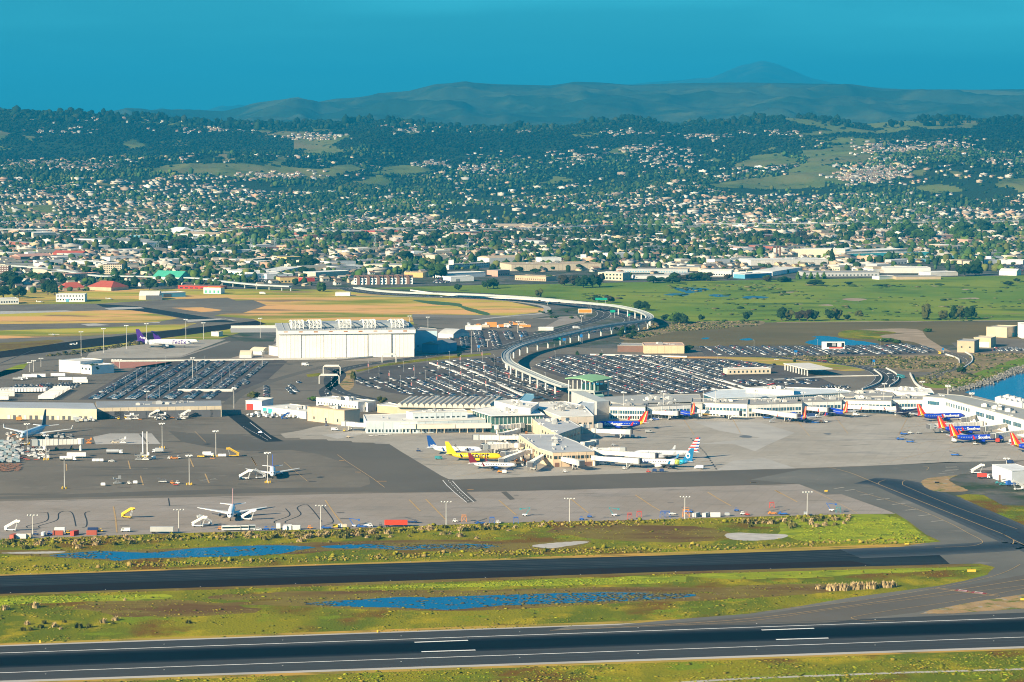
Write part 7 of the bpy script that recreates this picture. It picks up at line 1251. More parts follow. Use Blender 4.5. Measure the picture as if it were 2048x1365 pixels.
# trailers in the freight yard
def trailer_row(a, b, n, rz, label, group, cr_=b1):
    A, B = G(cr_(*a)), G(cr_(*b))
    for k in range(n):
        p = (A[0] + (B[0] - A[0]) * k / max(1, n - 1), A[1] + (B[1] - A[1]) * k / max(1, n - 1)); t = put('trailer', rr.choice([EW, EW, OFFW]), p, rz, label, group, world=True)
trailer_row((8, 1012), (265, 1008), 15, 90, 'white freight trailer in the row end on at the left of the yard', 'end on row of white trailers')
trailer_row((270, 1055), (365, 1000), 13, 3, 'white freight trailer of the stack lying side on before the car park', 'side on white trailers')
trailer_row((40, 1040), (40, 1025), 4, 3, 'white freight trailer side on at the left edge', 'left edge white trailers')
trailer_row((5, 1060), (5, 1050), 3, 3, 'white freight trailer half cut off by the left edge of the yard', 'left edge white trailers')
for lab, q, rz in [('left white trailer of the pair behind the yard', (175, 928), 0), ('second white trailer touching the left one', (225, 926), 0), ('white trailer in the middle behind the yard', (340, 922), 0), ('white trailer right of the middle one', (385, 945), 0), ('white trailer at the right end near the trees', (465, 945), 0), ('white trailer beside the office wing', (470, 960), 4)]:
    put('trailer', EW, b1(*q), rz, lab)
for lab, q, c in [('grey tank by the yard fence', (135, 935), SILV), ('second grey tank by the yard fence', (105, 940), EG)]: put('tanker', c, b1(*q), 0, lab, sc=.8)
put('trailer', EW, b2(20, 440), 0, 'white semi trailer on the frontage road left of the freeway'); put('box_truck', EW, b1(1535, 437), 0, 'yellowish truck on the road behind the old airfield'); put('van', EW, b1(1785, 855), 0, 'white van alone on the road past the hangar', sc=1.3)
put('box_truck', EW, b2(1400, 640), 20, 'white box truck on the lower freeway bend'); put('box_truck', EO, b2(920, 635), 0, 'orange machine in the works yard', sc=1.4); put('bus', TEALV, b3(1325, 925), 110, 'blue bus in the underpass right of the ramp'); put('bus', EY, b3(1552, 785), 90, 'yellow excavator truck at the east car park end', sc=.8)
for k in range(22):
    x = rr.uniform(760, 1120); kd, (cc_, cn_) = rr.choice(['box_truck', 'trailer', 'van', 'boom_lift']), rr.choice([(EW, 'white'), (EO, 'orange'), (LGREY, 'grey'), (BEIGE, 'beige')]); put(kd, cc_, b2(x, rr.uniform(618, 636)), rr.choice([0, 0, 90]), '%s %s in the %s of the works yard behind the hangar' % (cn_, KN[kd], 'left part' if x < 880 else 'middle' if x < 1000 else 'right part'), 'vehicles in the works yard')
# ================================================================ parked cars
CARC = [('white', (.56, .55, .53)), ('silver', (.38, .40, .42)), ('grey', (.12, .13, .14)), ('black', (.015, .016, .02)), ('dark blue', (.02, .05, .12)), ('red', (.35, .02, .02)), ('pale', (.52, .54, .55))]
CARW = [.15, .13, .22, .29, .12, .03, .06]
cars = []    # x, y, rz, lot
def lot(name, poly, dirn, width_mod, occ=0.9, zone=None, phase=0.0, gapf=None):
    wp = [G(q) for q in poly]; xs = [p[0] for p in wp]; ys_ = [p[1] for p in wp]; cx_, cy_ = sum(xs) / len(xs), sum(ys_) / len(ys_)
    a = math.radians(dirn); dx, dy = math.cos(a), math.sin(a); R_ = max(math.dist(p, (cx_, cy_)) for p in wp)
    us = np.arange(-R_, R_, 2.75); out = []
    k = -R_ + phase
    while k < R_:
        for off in (0, 5.2):
            v = k + off; X = cx_ + us * dx - v * dy; Y = cy_ + us * dy + v * dx; m = inpoly(X, Y, wp) & (NR.rand(len(us)) < occ)
            if gapf is not None: px_, py_ = proj(X, Y, 0 * X); m &= NR.rand(len(us)) < gapf(px_, py_)
            for x, y in zip(X[m], Y[m]): cars.append((x + R.uniform(-.2, .2), y + R.uniform(-.3, .3), a + math.pi / 2 + (math.pi if R.random() < .5 else 0) + R.uniform(-.04, .04), name))
        k += width_mod
gA = lambda px_, py_: np.clip(.25 + fbm(px_ / 28., py_ / 9., 3) * 1.5, 0, 1)
lot('staff car park', [b1(480, 1050), b1(700, 920), b1(760, 880), b1(1010, 850), b1(1050, 828), b1(1560, 832), b1(1500, 880), b1(1440, 960), b1(1330, 1000), b1(1260, 1050)], 89, 16.2, .95, gapf=gA)
def gC(px_, py_):
    x, y = (px_ - 674) * 2.923, (py_ - 440) * 2.923
    return np.where((x < 560) & (y < 925), .02, np.where(x < 420, .3, np.where((x > 480) & (x < 800) & (y > 925) & (y < 1000), .85, np.where(x > 860, np.where(y > 860, .6, .08), np.where(y > 1000, .35, .22)))))
lot('central car park', [b2(120, 960), b2(120, 905), b2(250, 868), b2(540, 840), b2(960, 800), b2(1010, 860), b2(1200, 945), b2(1320, 1000), b2(1290, 1055), b2(800, 1070), b2(700, 1050), b2(300, 1005)], 104, 17, .95, gapf=gC)
lot('main car park', [b2(1150, 862), b2(1270, 800), b2(1500, 795), b2(1900, 800), b3(-40, 815), b3(250, 822), b3(600, 850), b3(560, 870), b3(310, 868), b3(300, 905), b3(280, 930), b3(320, 985), b3(180, 1008), b2(1900, 1025), b2(1560, 1010), b2(1350, 925)], 104, 17.5, .9, gapf=lambda a, b: np.clip(.15 + fbm(a / 28., b / 9., 3) * 1.3, 0, 1))
lot('car park beside the office', [b3(330, 940), b3(560, 930), b3(840, 935), b3(800, 960), b3(360, 975)], 104, 17, .6, gapf=gA)
lot('east car park', [b3(155, 745), b3(260, 740), b3(860, 745), b3(1000, 740), b3(1400, 728), b3(1500, 755), b3(1540, 775), b3(1200, 788), b3(250, 790)], 95, 17, .93, gapf=lambda a, b: np.clip(.35 + fbm(a / 25., b / 9., 3), 0, 1))
lot('hangar car park', [b2(655, 662), b2(760, 650), b2(1140, 655), b2(1160, 668), b2(1000, 700), b2(960, 740), b2(740, 750), b2(650, 765)], 92, 17, .8, gapf=gA)
lot('freight staff car park', [b1(60, 985), b1(90, 968), b1(300, 960), b1(490, 950), b1(430, 990), b1(280, 992), b1(90, 1000)], 5, 16, .8, gapf=gA)
lot('road side car park', [b1(1530, 1040), b1(1560, 965), b1(1610, 970), b1(1620, 1035)], 95, 16, .6); lot('road side car park', [b1(1650, 1030), b1(1700, 960), b1(1750, 950), b1(1730, 1020)], 100, 16, .8)
lot('trade hall car park', [b1(1310, 352), b1(1560, 356), b1(1560, 362), b1(1320, 360)], 10, 14, .9)
lot('corner car park', [b3(840, 985), b3(900, 968), b3(1030, 975), b3(1020, 990)], 0, 16, .8); lot('shore car park', [b3(1860, 770), b3(1870, 750), b3(2048, 752), b3(2048, 768)], 5, 16, .8)
lot('works car park', [b3(1870, 285), b3(2040, 262), b3(2048, 300), b3(1900, 310)], 30, 16, .9); lot('bakery car park', [b2(560, 370), b2(600, 335), b2(660, 340), b2(660, 372)], 40, 16, .9)
cars.sort(key=lambda c: c[1]); print('cars', len(cars))
def cmat(i): return mat('car_paint_' + CARC[i][0].replace(' ', '_'), CARC[i][1], .3, .05, .3, spec=.5)
NEARC = 250
for x, y, rz, lt in cars[:NEARC]:
    ci = NR.choice(len(CARC), p=CARW); put('car', cmat(ci), (x, y), math.degrees(rz), '%s car among the parked cars of the %s' % (CARC[ci][0], lt), 'cars in the ' + lt, world=True)
v_ = [(-2.2, -.9, .2), (2.2, -.9, .2), (2.2, .9, .2), (-2.2, .9, .2), (-2.2, -.9, .95), (2.2, -.88, .8), (2.2, .88, .8), (-2.2, .9, .95), (-1.5, -.7, 1.4), (.5, -.7, 1.4), (.5, .7, 1.4), (-1.5, .7, 1.4), (-2.0, -.85, .94), (1.2, -.85, .9), (1.2, .85, .9), (-2.0, .85, .94)]
f_ = [(0, 1, 5, 4), (1, 2, 6, 5), (2, 3, 7, 6), (3, 0, 4, 7), (4, 5, 6, 7), (12, 13, 9, 8), (13, 14, 10, 9), (14, 15, 11, 10), (15, 12, 8, 11), (8, 9, 10, 11)]
cm = mat('far_car_paint', (1, 1, 1), .35, .05, .3, spec=.5, attr='tint')
A = np.array([(c[0], c[1], .12) for c in cars[NEARC:]]); rt = np.array([c[2] for c in cars[NEARC:]]); ci = NR.choice(len(CARC), len(A), p=CARW); cc = np.array([c[1] for c in CARC])[ci]
obj('distant_parked_cars', scatter('distant_parked_cars', (v_, f_, [0, 0, 0, 0, 0, 1, 1, 1, 1, 0]), A, np.ones((len(A), 3)), rt, cm, np.stack([cc, np.full((len(A), 3), .02)], 1)), kind='stuff')
# cars on the roads
for k in range(26):
    i = R.randrange(20, len(FWw) - 2); a, b = FWw[i], FWw[i + 1]; an = math.atan2(b[1] - a[1], b[0] - a[0]); off = R.choice([-11, -6, 5, 10]); ci = NR.choice(len(CARC), p=CARW)
    put('car', cmat(ci), (a[0] - math.sin(an) * off, a[1] + math.cos(an) * off), math.degrees(an) + (180 if off > 0 else 0), '%s car driving on the freeway bend' % CARC[ci][0], 'cars on the freeway', world=True, z=.25)
for q, rz, lab in [(b1(1920, 1020), 80, 'white car on the loop road near the white annexe'), (b3(1255, 905), 110, 'white car on the departures ramp'), (b3(1262, 930), 110, 'dark car on the departures ramp'), (b3(1285, 942), 100, 'white pickup on the departures ramp'), (b3(600, 822), 0, 'pale car on the road above the car park'), (b3(850, 826), 0, 'red car on the curving road, left'), (b3(880, 830), 0, 'red car on the curving road, right')]:
    put('car', cmat(5 if 'red' in lab else 3 if 'dark' in lab else 0), q, rz, lab, z=.3)
# low walls and medians in the car parks
for lab, pts, w2, h2 in [('long white median wall between two car parks, left one', [b2(545, 840), b2(690, 890), b2(830, 950), b2(1030, 1035)], 2.5, 1.2), ('long white median wall between two car parks, right one', [b2(640, 830), b2(830, 905), b2(960, 970), b2(1085, 1030)], 2.5, 1.2), ('long white wall across the main car park, left one', [b3(0, 870), b3(130, 925), b3(300, 975), b3(390, 1000)], 2, 1.4), ('long white wall across the main car park, right one', [b3(25, 862), b3(180, 915), b3(300, 950), b3(440, 995)], 2, 1.4),
    ('white wall beside the far row of the main car park', [b2(1770, 820), b2(1900, 860), b2(2046, 905)], 2, 1.2), ('second white wall by the far row of the main car park', [b2(1840, 815), b2(1960, 850), b2(2046, 880)], 2, 1.2), ('white wall along the perimeter road below the hangar', [b1(1600, 818), b2(-0, 815), b2(260, 800)], 1.2, 1.2), ('white wall above the staff car park', [b1(650, 830), b1(1100, 826), b1(1600, 820)], 1.2, 1.6), ('white wall along the curved freeway ramp', [b2(430, 415), b2(700, 448), b2(1100, 468), b2(1400, 490)], 1.2, 1.8),
    ('white median fence inside the staff car park', [b1(1040, 1004), b1(1360, 1004)], 2.5, 2.2), ('long concrete wall right of the office hall', [b2(1480, 792), b2(1760, 798), b2(2046, 805)], 1.5, 1.5), ('curved white parapet of the departures ramp, outer', [b3(1240, 870), b3(1300, 905), b3(1310, 940), b3(1260, 975)], .8, 1.4), ('curved white parapet of the departures ramp, inner', [b3(1170, 880), b3(1215, 920), b3(1190, 960), b3(1100, 995)], .8, 1.4), ('white parapet of the shore road ramp', [b3(1590, 790), b3(1660, 815), b3(1668, 845)], 1, 1.4), ('second white parapet of the shore road ramp', [b3(1700, 775), b3(1740, 800), b3(1740, 835), b3(1690, 870)], 1, 1.4), ('long pale barrier below the east meadow', [b3(560, 938), b3(900, 920), b3(1195, 913)], 1.2, 1.0), ('white blast wall at the noses of the far parked jets', [b1(1350, 634), b1(1640, 632)], 2, 3), ('retaining wall on the marsh side of the road', [b3(1380, 905), b3(1410, 960), b3(1450, 990)], 1, 2)]:
    w_ = [G(q) for q in (smooth_poly(pts, 5, closed=False) if len(pts) > 2 else pts)]; mb = MB()
    for a, b in zip(w_[:-1], w_[1:]): mb.beam((a[0], a[1], h2 / 2), (b[0], b[1], h2 / 2), w2, h2)
    o = obj('low_wall', mb.mesh('low_wall', OFFW), label=lab, category='wall')
# ================================================================ elevated train line
def tube_path(name, pts, prof2, m, parent=None, **kw):
    mb = MB(); rs = []
    for i, p in enumerate(pts):
        a, b = pts[max(0, i - 1)], pts[min(len(pts) - 1, i + 1)]; dx, dy = b[0] - a[0], b[1] - a[1]; l = math.hypot(dx, dy) or 1; nx_, ny_ = -dy / l, dx / l
        rs.append([(p[0] + nx_ * u_, p[1] + ny_ * u_, p[2] + z_) for u_, z_ in prof2])
    mb.rings(rs); return mb
GZ = 10.5
def proj1(x, y, z): a, b = proj(x, y, z); return float(a), float(b)
gp = smooth_poly([P(*b2(x, y), GZ) for x, y in [(1340, 975), (1250, 945), (1130, 895), (1050, 858), (1003, 830), (988, 800), (1000, 772), (1060, 738), (1150, 711), (1250, 690), (1400, 655), (1500, 633), (1620, 612), (1720, 600), (1800, 588), (1830, 576), (1822, 558), (1780, 538), (1700, 517), (1600, 500), (1400, 482), (1200, 462), (1000, 448), (800, 438), (600, 432), (450, 428), (300, 420), (200, 410), (110, 396)]], 8, closed=False)
gl = len(gp); gz = [GZ if i < gl * .66 else max(1.6, GZ - (i - gl * .66) * .16) for i in range(gl)]; gp = [P(*proj1(x, y, GZ), z) + (z,) for (x, y), z in zip(gp, gz)]; CONC = M((.38, .40, .38), sc=.05); CONC_D = M((.30, .34, .35), sc=.05)
gw = thing('elevated_guideway', 'pale elevated train line curving across the freeway to the green roofed station', 'train viaduct', (gp[0][0], gp[0][1], 0)); ox, oy = gp[0][:2]; g2 = [(x - ox, y - oy, z) for x, y, z in gp]
part('deck', tube_path('deck', g2, [(-4.2, -.9), (4.2, -.9), (4.2, 0), (-4.2, 0)], CONC), CONC, gw)
for s in (-1, 1):
    part('track_beam', tube_path('b', g2, [(s * 2.1 - .7, .01), (s * 2.1 + .7, .01), (s * 2.1 + .7, .5), (s * 2.1 - .7, .5)], CONC_D), CONC_D, gw)
    part('parapet', tube_path('p', g2, [(s * 4.3 - .15, -1.0), (s * 4.3 + .15, -1.0), (s * 4.3 + .15, 1.0), (s * 4.3 - .15, 1.0)], CONC), M((.42, .44, .42)), gw)
acc = 0; last = g2[0]; pier_me = None; mb = MB(); mb.tube((0, 0, -.2), (0, 0, GZ - 2.4), .95, n=10); mb.hexa([(-.9, -1.4, GZ - 2.6), (.9, -1.4, GZ - 2.6), (.9, 1.4, GZ - 2.6), (-.9, 1.4, GZ - 2.6)], [(-.9, -3.9, GZ - .92), (.9, -3.9, GZ - .92), (.9, 3.9, GZ - .92), (-.9, 3.9, GZ - .92)]); pier_me = mb.mesh('pier', M((.60, .60, .56)))
for i in range(1, len(g2) - 1):
    acc += math.dist(g2[i], last); last = g2[i]
    if acc > 30 and g2[i][2] > GZ - .4: acc = 0; a, b = g2[i - 1], g2[i + 1]; part('pier', pier_me, None, gw, loc=(g2[i][0], g2[i][1], 0), rz=math.atan2(b[1] - a[1], b[0] - a[0]))
sa, sb = P(*b2(1350, 965), 15), P(*b2(1515, 975), 15); SL = math.dist(sa, sb); st = thing('train_station', 'elevated train station with a pale green roof on open legs', 'station', (*sa, 0), math.atan2(sb[1] - sa[1], sb[0] - sa[0]) - .08); SG = M((.22, .42, .22), sc=.05)
mb = MB(); mb.rings([[(SL * u_ * 1.04 - 1, y, 19 + 2.2 * math.sin(math.pi * (.2 + .8 * u_)) + d) for y, d in ((-3, 0), (26, .8), (26, 1.6), (-3, .8))] for u_ in (0, .2, .4, .6, .8, 1)]); part('roof', mb, SG, st)
mb = MB(); mb.box(0, SL, 0, 22, 9.6, 10.6); mb.box(0, SL, -.3, 0, 10.6, 11.8); part('platform', mb, CONC, st); mb = MB(); mb.box(SL * .3, SL * .95, 8, 20, 10.6, 16); part('glass_wall', mb, GLASSG, st)
for k in range(7): mb = MB(); x = .5 + (SL - 1.5) * k / 6; mb.box(x, x + .8, 0, .8, 0, 19.3); mb.box(x, x + .8, 20, 20.8, 0, 19.6); part('post', mb, OFFW, st)
roofed('station_stairs', 'pale green sloping stair cover beside the station', [b2(1480, 985), b2(1510, 1030), b2(1560, 1028), b2(1520, 975)], 8, M((.10, .24, .26)), M((.30, .50, .40)), parapet=0)
roofed('covered_footbridge', 'grey roofed footbridge from the station down to the terminal', [b2(1370, 1005), b2(1520, 1065), b2(1590, 1060), b2(1440, 1000)], 11, LGREY, M((.42, .45, .44)), parapet=0)
# ================================================================ masts, lamps, signs, billboards
LAMP = mat('lamp_housing', (.75, .74, .70), .4)
def mastmesh(h_, style):
    key = ('mast', round(h_), style)
    if key in UNIT: return UNIT[key]
    ps = []; mb = MB(); mb.tube((0, 0, 0), (0, 0, h_),   .28 if style != 'lamp' else .12, .16 if style != 'lamp' else .08, 8); ps.append(('pole', mb.mesh('pole', STEEL if style == 'lamp' else M((.58, .56, .52)))))
    if style == 'cross': 
        mb = MB(); mb.beam((-3, 0, h_ - .4), (3, 0, h_ - .4), .2); ps.append(('crossarm', mb.mesh('crossarm', STEEL))); mb = MB()
        for k in range(4): x = -2.8 + k * 1.87; mb.box(x - .3, x + .3, -.6, .2, h_ - .3, h_ + .3)
        ps.append(('floodlights', mb.mesh('floodlights', LAMP)))
    elif style == 'crown':
        mb = MB(); mb.tube((0, 0, h_ - .8), (0, 0, h_ - .5), 1.6, 1.8, 12); ps.append(('ring', mb.mesh('ring', STEEL))); mb = MB()
        for k in range(6): a = k * math.pi / 3; mb.box(1.9 * math.cos(a) - .45, 1.9 * math.cos(a) + .45, 1.9 * math.sin(a) - .45, 1.9 * math.sin(a) + .45, h_ - .9, h_ - .1)
        ps.append(('floodlights', mb.mesh('floodlights', LAMP)))
    else:
        mb = MB(); mb.beam((0, 0, h_), (2.2, 0, h_ + .4), .12); mb.box(1.6, 2.8, -.2, .2, h_ + .3, h_ + .5); ps.append(('lamp_head', mb.mesh('lamp_head', LAMP)))
    UNIT[key] = ps; return ps
def mast(q, top, cr_, label, style='crown', bollards=False, group='light masts'):
    px_, py_ = cr_(q[0], q[1]); h_ = (py_ - cr_(0, top)[1]) / pm(py_); t = thing('light_mast', label, 'light mast', (*G((px_, py_)), .1), R.uniform(-.2, .2), group)
    for nm, me in mastmesh(h_, style): part(nm, me, None, t)
    if bollards:
        for k in range(4): a = k * math.pi / 2 + .6; mb = UNIT.get('boll') or MB().tube((0, 0, 0), (0, 0, 1.4), .35, n=8); 
        if 'boll' not in UNIT: UNIT['boll'] = mb.mesh('bollard', EY)
        for k in range(4): a = k * math.pi / 2 + .6; part('bollard', UNIT['boll'], None, t, loc=(1.8 * math.cos(a), 1.8 * math.sin(a), 0))
    return t
for x, y, tp, cr_, lab in [(240, 1085, 915, c1, 'grey floodlight mast behind the grass, far left beside the container row'), (1308, 1045, 875, c1, 'grey floodlight mast behind the grass left of the red tailed jet'), (518, 1030, 845, c2, 'grey floodlight mast behind the grass right of the red tailed jet'), (1435, 1000, 820, c2, 'grey floodlight mast behind the grass right of the long red container'), (508, 975, 792, c3, 'grey floodlight mast behind the grass below the pier head'), (1352, 945, 772, c3, 'grey floodlight mast behind the grass at the blue conveyor'), (462, 925, 748, c4, 'grey floodlight mast behind the grass, last before the junction')]: mast((x, y), tp, cr_, lab, 'cross')
for x, y, tp, cr_, lab in [(472, 725, 495, c1, 'pale mast with yellow bollards at the left of the dark apron'), (1385, 697, 475, c1, 'pale mast with yellow bollards at the orange tugs'), (1187, 430, 242, c1, 'pale mast with yellow bollards above the blue grey truck'), (130, 682, 452, c2, 'pale mast with yellow bollards in front of the blue and white jet'), (200, 400, 245, c1, 'pale mast right at the nose of the freighter'), (338, 515, 328, c1, 'pale mast right of the freighter among loaders'), (1580, 490, 297, c1, 'pale mast beside the white service truck')]: mast((x, y), tp, cr_, lab, 'crown', True)
for x, lab in ((1046, 'left plain pole of the twin poles on the dark apron'), (1078, 'right plain pole of the twin poles on the dark apron')):
    px_, py_ = c1(x, 490); h_ = (py_ - c1(0, 305)[1]) / pm(py_); t = thing('tall_pole', lab, 'pole', (*G((px_, py_)), .1), 0, 'twin poles'); mb = MB(); mb.tube((0, 0, 0), (0, 0, h_), .45, .4, 8); part('pole', mb, EW, t); mb = MB(); mb.tube((0, 0, 0), (0, 0, .8), .8, .8, 8); part('base', mb, EY, t)
for i, (x, y, tp, cr_) in enumerate([(475, 797, 652, b1), (607, 779, 634, b1), (740, 757, 617, b1), (857, 715, 600, b1), (1087, 697, 580, b1), (1190, 700, 600, b1), (1522, 690, 577, b1)]):
    mast((x, y), tp, cr_, 'slim grey mast on the freight apron, %s from the left' % ('first', 'second', 'third', 'fourth', 'fifth', 'sixth', 'last')[i], 'crown')
for i, (x, y, tp, cr_) in enumerate([(172, 890, 832, b1), (197, 890, 822, b1), (240, 860, 808, b1), (590, 862, 820, b1), (700, 868, 812, b1), (667, 890, 815, b1), (1127, 930, 805, b1), (1533, 860, 762, b1), (860, 1085, 1000, b1), (1368, 1112, 985, b1), (532, 642, 567, b2), (785, 782, 640, b2), (1057, 662, 592, b2), (425, 640, 560, b2), (880, 745, 700, b2), (1430, 600, 560, b2), (1230, 500, 478, b2)]):
    mast((x, y), tp, cr_, ['twin pole left beside the freight office', 'twin pole right beside the freight office', 'pole right of the freight office', 'pole left of the red paving', 'pole on the right of the red paving', 'pole at the corner of the red paving', 'tall pole in the middle of the staff car park', 'tall pole at the right of the staff car park', 'tall pole behind the cargo shed middle', 'tall pole right of the cargo shed', 'mast beside the hangar annexe back', 'mast in the hangar car park', 'mast in the works yard', 'thin mast on the hangar roof side', 'mast below the works yard', 'mast by the freeway bend', 'mast at the ramp start'][i], 'crown')
for i, (x, y, tp, cr_) in enumerate([(905, 215, 15, c3), (1195, 205, 5, c3), (1490, 190, -5, c3), (1575, 190, -5, c3), (1865, 180, -5, c3), (300, 450, 240, c3), (400, 455, 290, c3), (80, 165, 10, c4), (432, 165, 15, c4), (693, 165, 0, c4), (1022, 160, -10, c4), (1300, 140, -20, c4), (1492, 130, -30, c4), (1665, 130, 20, c4), (1920, 585, 498, c4), (1230, 1040, 955, b3), (1450, 1050, 945, b3), (1600, 1040, 965, b3), (1740, 1080, 1010, b3)]):
    mast((x, y), tp, cr_, '%s slim pale mast %s' % (('short', 'tall')[y - tp > 150], ['at the first concourse section', 'behind the yellow dolly', 'left of the truss hall', 'at the truss hall left end', 'before the truss hall middle', 'on the left of the pier end roof', 'on the pier end roof', 'at the left concourse bridge', 'at the hidden blue jet', 'by the second tail at the concourse', 'left of the violet jet', 'at the corner of the east wing', 'on the east wing roof start', 'on the east wing roof', 'beside the corrugated shed', 'behind the concourse corner', 'behind the east wing corner', 'behind the east wing roof', 'near the storage tanks'][i]), 'crown', group='terminal masts')
# car park lamp posts, rows
def lamps(poly, dirn, du, dv, lotn, h_=10):
    wp = [G(q) for q in poly]; cx_, cy_ = sum(p[0] for p in wp) / len(wp), sum(p[1] for p in wp) / len(wp); a = math.radians(dirn)
    for i in range(-14, 15):
        for j in range(-14, 15):
            x = cx_ + i * du * math.cos(a) - j * dv * math.sin(a); y = cy_ + i * du * math.sin(a) + j * dv * math.cos(a)
            if inpoly(np.array([x]), np.array([y]), wp)[0]:
                t = thing('lamp_post', 'thin grey lamp post among the cars of the %s' % lotn, 'lamp post', (x, y, .1), a, 'lamp posts of the ' + lotn)
                for nm, me in mastmesh(h_, 'lamp'): part(nm, me, None, t)
                if lotn == 'central car park' and (i + j) % 2 == 0: mb = UNIT.get('ban') or MB().box(-.05, .05, .15, 1.1, h_ - 4, h_ - 1.2).mesh('banner', M((.65, .25, .22))); UNIT['ban'] = mb; part('banner', mb, None, t)
lamps([b1(480, 1050), b1(760, 880), b1(1050, 828), b1(1560, 832), b1(1440, 960), b1(1260, 1050)], 89, 62, 39, 'staff car park')
lamps([b2(120, 960), b2(120, 905), b2(540, 840), b2(960, 800), b2(1320, 1000), b2(1290, 1055), b2(800, 1070)], 104, 50, 34, 'central car park')
lamps([b2(1150, 862), b2(1270, 800), b2(1900, 800), b3(600, 850), b3(320, 985), b2(1900, 1025), b2(1560, 1010)], 104, 75, 49, 'main car park')
lamps([b3(155, 745), b3(1400, 728), b3(1540, 775), b3(250, 790)], 95, 60, 68, 'east car park')
# freeway signs, billboards
SGN = mat('sign_green', (.01, .30, .20), .5); SBL = mat('sign_blue', (.01, .16, .45), .5)
def roadsign(label, q, wpx, hpx, zb, m, text=None, tm=WHITE, posts=2, name='road_sign', cat='sign', board2=None):
    x, y = G(q); s = pm(q[1]); w_, h_ = wpx / s, hpx / s; t = thing(name, label, cat, (x, y, 0)); mb = MB(); mb.box(-w_ / 2, w_ / 2, -.2, .2, zb, zb + h_); part('board', mb, m, t)
    for k in range(posts): xx = 0 if posts == 1 else (-w_ * .35 + w_ * .7 * k / (posts - 1)); mb = MB(); mb.tube((xx, .4, 0), (xx, .4, zb + h_ * .5), .25, n=6); part('post', mb, STEEL, t)
    if board2: mb = MB(); mb.box(-w_ * .47, w_ * .47, -.26, -.2, zb + h_ * board2[1], zb + h_ * board2[2]); part('panel', mb, board2[0], t)
    if text:
        me = textmesh(text[0], text[1], tm, .02, 'CENTER')
        for v in me.vertices: v.co = (v.co.x, -.3, zb + h_ * text[2] + v.co.y)
        part('lettering', me, None, t)
    return t
bb = roadsign('wide white billboard with a black and red poster by the marsh pool', b3(930, 790), 46, 15, 6, WHITE, posts=1, name='billboard', cat='billboard')
s = pm(b3(930, 790)[1]); w_ = 46 / s; h_ = 15 / s
for (u0, u1, z0, z1, m) in ((-.28, .48, .28, .86, BLK), (-.18, .42, .08, .26, ER), (-.05, .12, .40, .78, EG), (.18, .36, .34, .82, EW)): mb = MB(); mb.box(w_ * u0, w_ * u1, -.27 - (.03 if m is not BLK else 0), -.2, 6 + h_ * z0, 6 + h_ * z1); part('poster', mb, m, bb)
ob_ = roadsign('orange billboard on a white post inside the freeway bend', b2(1450, 580), 28, 9, 7, EW, posts=1, name='billboard', cat='billboard', board2=(mat('sign_orange', (.72, .25, .02)), .12, .88)); 
for k, (x, y, w2, h2, zb, m, lab, tx) in enumerate([(1545, 505, 24, 4.5, 8, SGN, 'wide green gantry sign over the upper freeway', None), (1612, 575, 10, 5, 7, SGN, 'green sign right of the orange billboard', None), (1707, 590, 5, 4, 6, SGN, 'small green sign near the tip of the bend', None), (1285, 745, 15, 6, 7, SGN, 'green gantry sign under the train line', None), (1328, 745, 6, 5, 7, SBL, 'blue sign joined to the green gantry under the train line', None), (1428, 725, 5, 6, 7, SBL, 'small blue sign on the verge right of the train line', None), (828, 770, 5, 5, 4, SBL, 'small blue sign below the hangar car park', None), (1078, 705, 4, 4, 4, SBL, 'tiny blue sign left of the freeway ramp', None), (1605, 650, 6, 5, 4, SBL, 'blue sign at the train line piers', None)]):
    roadsign(lab, b2(x, y), w2, h2, zb, m)
roadsign('small blue sign in the east meadow', b3(1168, 850), 5, 5, 3, SBL); roadsign('small blue sign by the east car park entrance', b3(712, 792), 6, 4, 3, SBL); roadsign('blue sign at the east car park right end', b3(1572, 778), 4, 4, 3, SBL)
roadsign('yellow information sign beside the taxiway turn', c4(1190, 1135), 8, 3, .3, EY, name='taxiway_sign'); roadsign('pair of bright yellow signs on the verge nearest the exit taxiway', c4(1665, 1335), 17, 4.5, .3, EY, name='taxiway_sign'); roadsign('small yellow sign at the concrete apron corner', c4(600, 748), 6, 3, .3, EY, name='taxiway_sign'); roadsign('black taxiway sign on the dry island', c4(1412, 685), 9, 2.5, .3, BLK, name='taxiway_sign'); roadsign('yellow sign cut by the right edge beside the runway', (2046, 1202), 10, 4, .3, EY, name='taxiway_sign')
for i, (x, y) in enumerate([(80, 1287), (755, 1266), (98, 1346)][:2]): roadsign(['small yellow marker left on the runway verge', 'small yellow marker on the runway verge below the pond'][i], (x, y), 3, 5, .2, EY, posts=1, name='runway_marker')
# gantries over the loop road
for i, (x, y, w2) in enumerate([(305, 835, 28), (1940, 905, 34), (1925, 960, 40)]):
    cr_ = b2 if i == 0 else b1; p = G(cr_(x, y)); s = pm(cr_(x, y)[1]); W2 = w2 / s; t = thing('sign_gantry', ['rounded gantry before the hangar door corner', 'upper pale gantry over the loop road', 'lower pale gantry over the loop road'][i], 'gantry', (*p, 0)); mb = MB()
    for s_ in (-1, 1): mb.tube((s_ * W2 / 2, 0, 0), (s_ * W2 / 2, 0, 7), .5, n=8); mb.tube((s_ * W2 / 2, 0, 7), (s_ * W2 * .4, 0, 8.5), .5, n=8)
    part('frame', mb, M((.66, .64, .58)), t); mb = MB(); mb.box(-W2 * .42, W2 * .42, -.6, .6, 7.6, 9.4); part('beam', mb, OFFW, t)
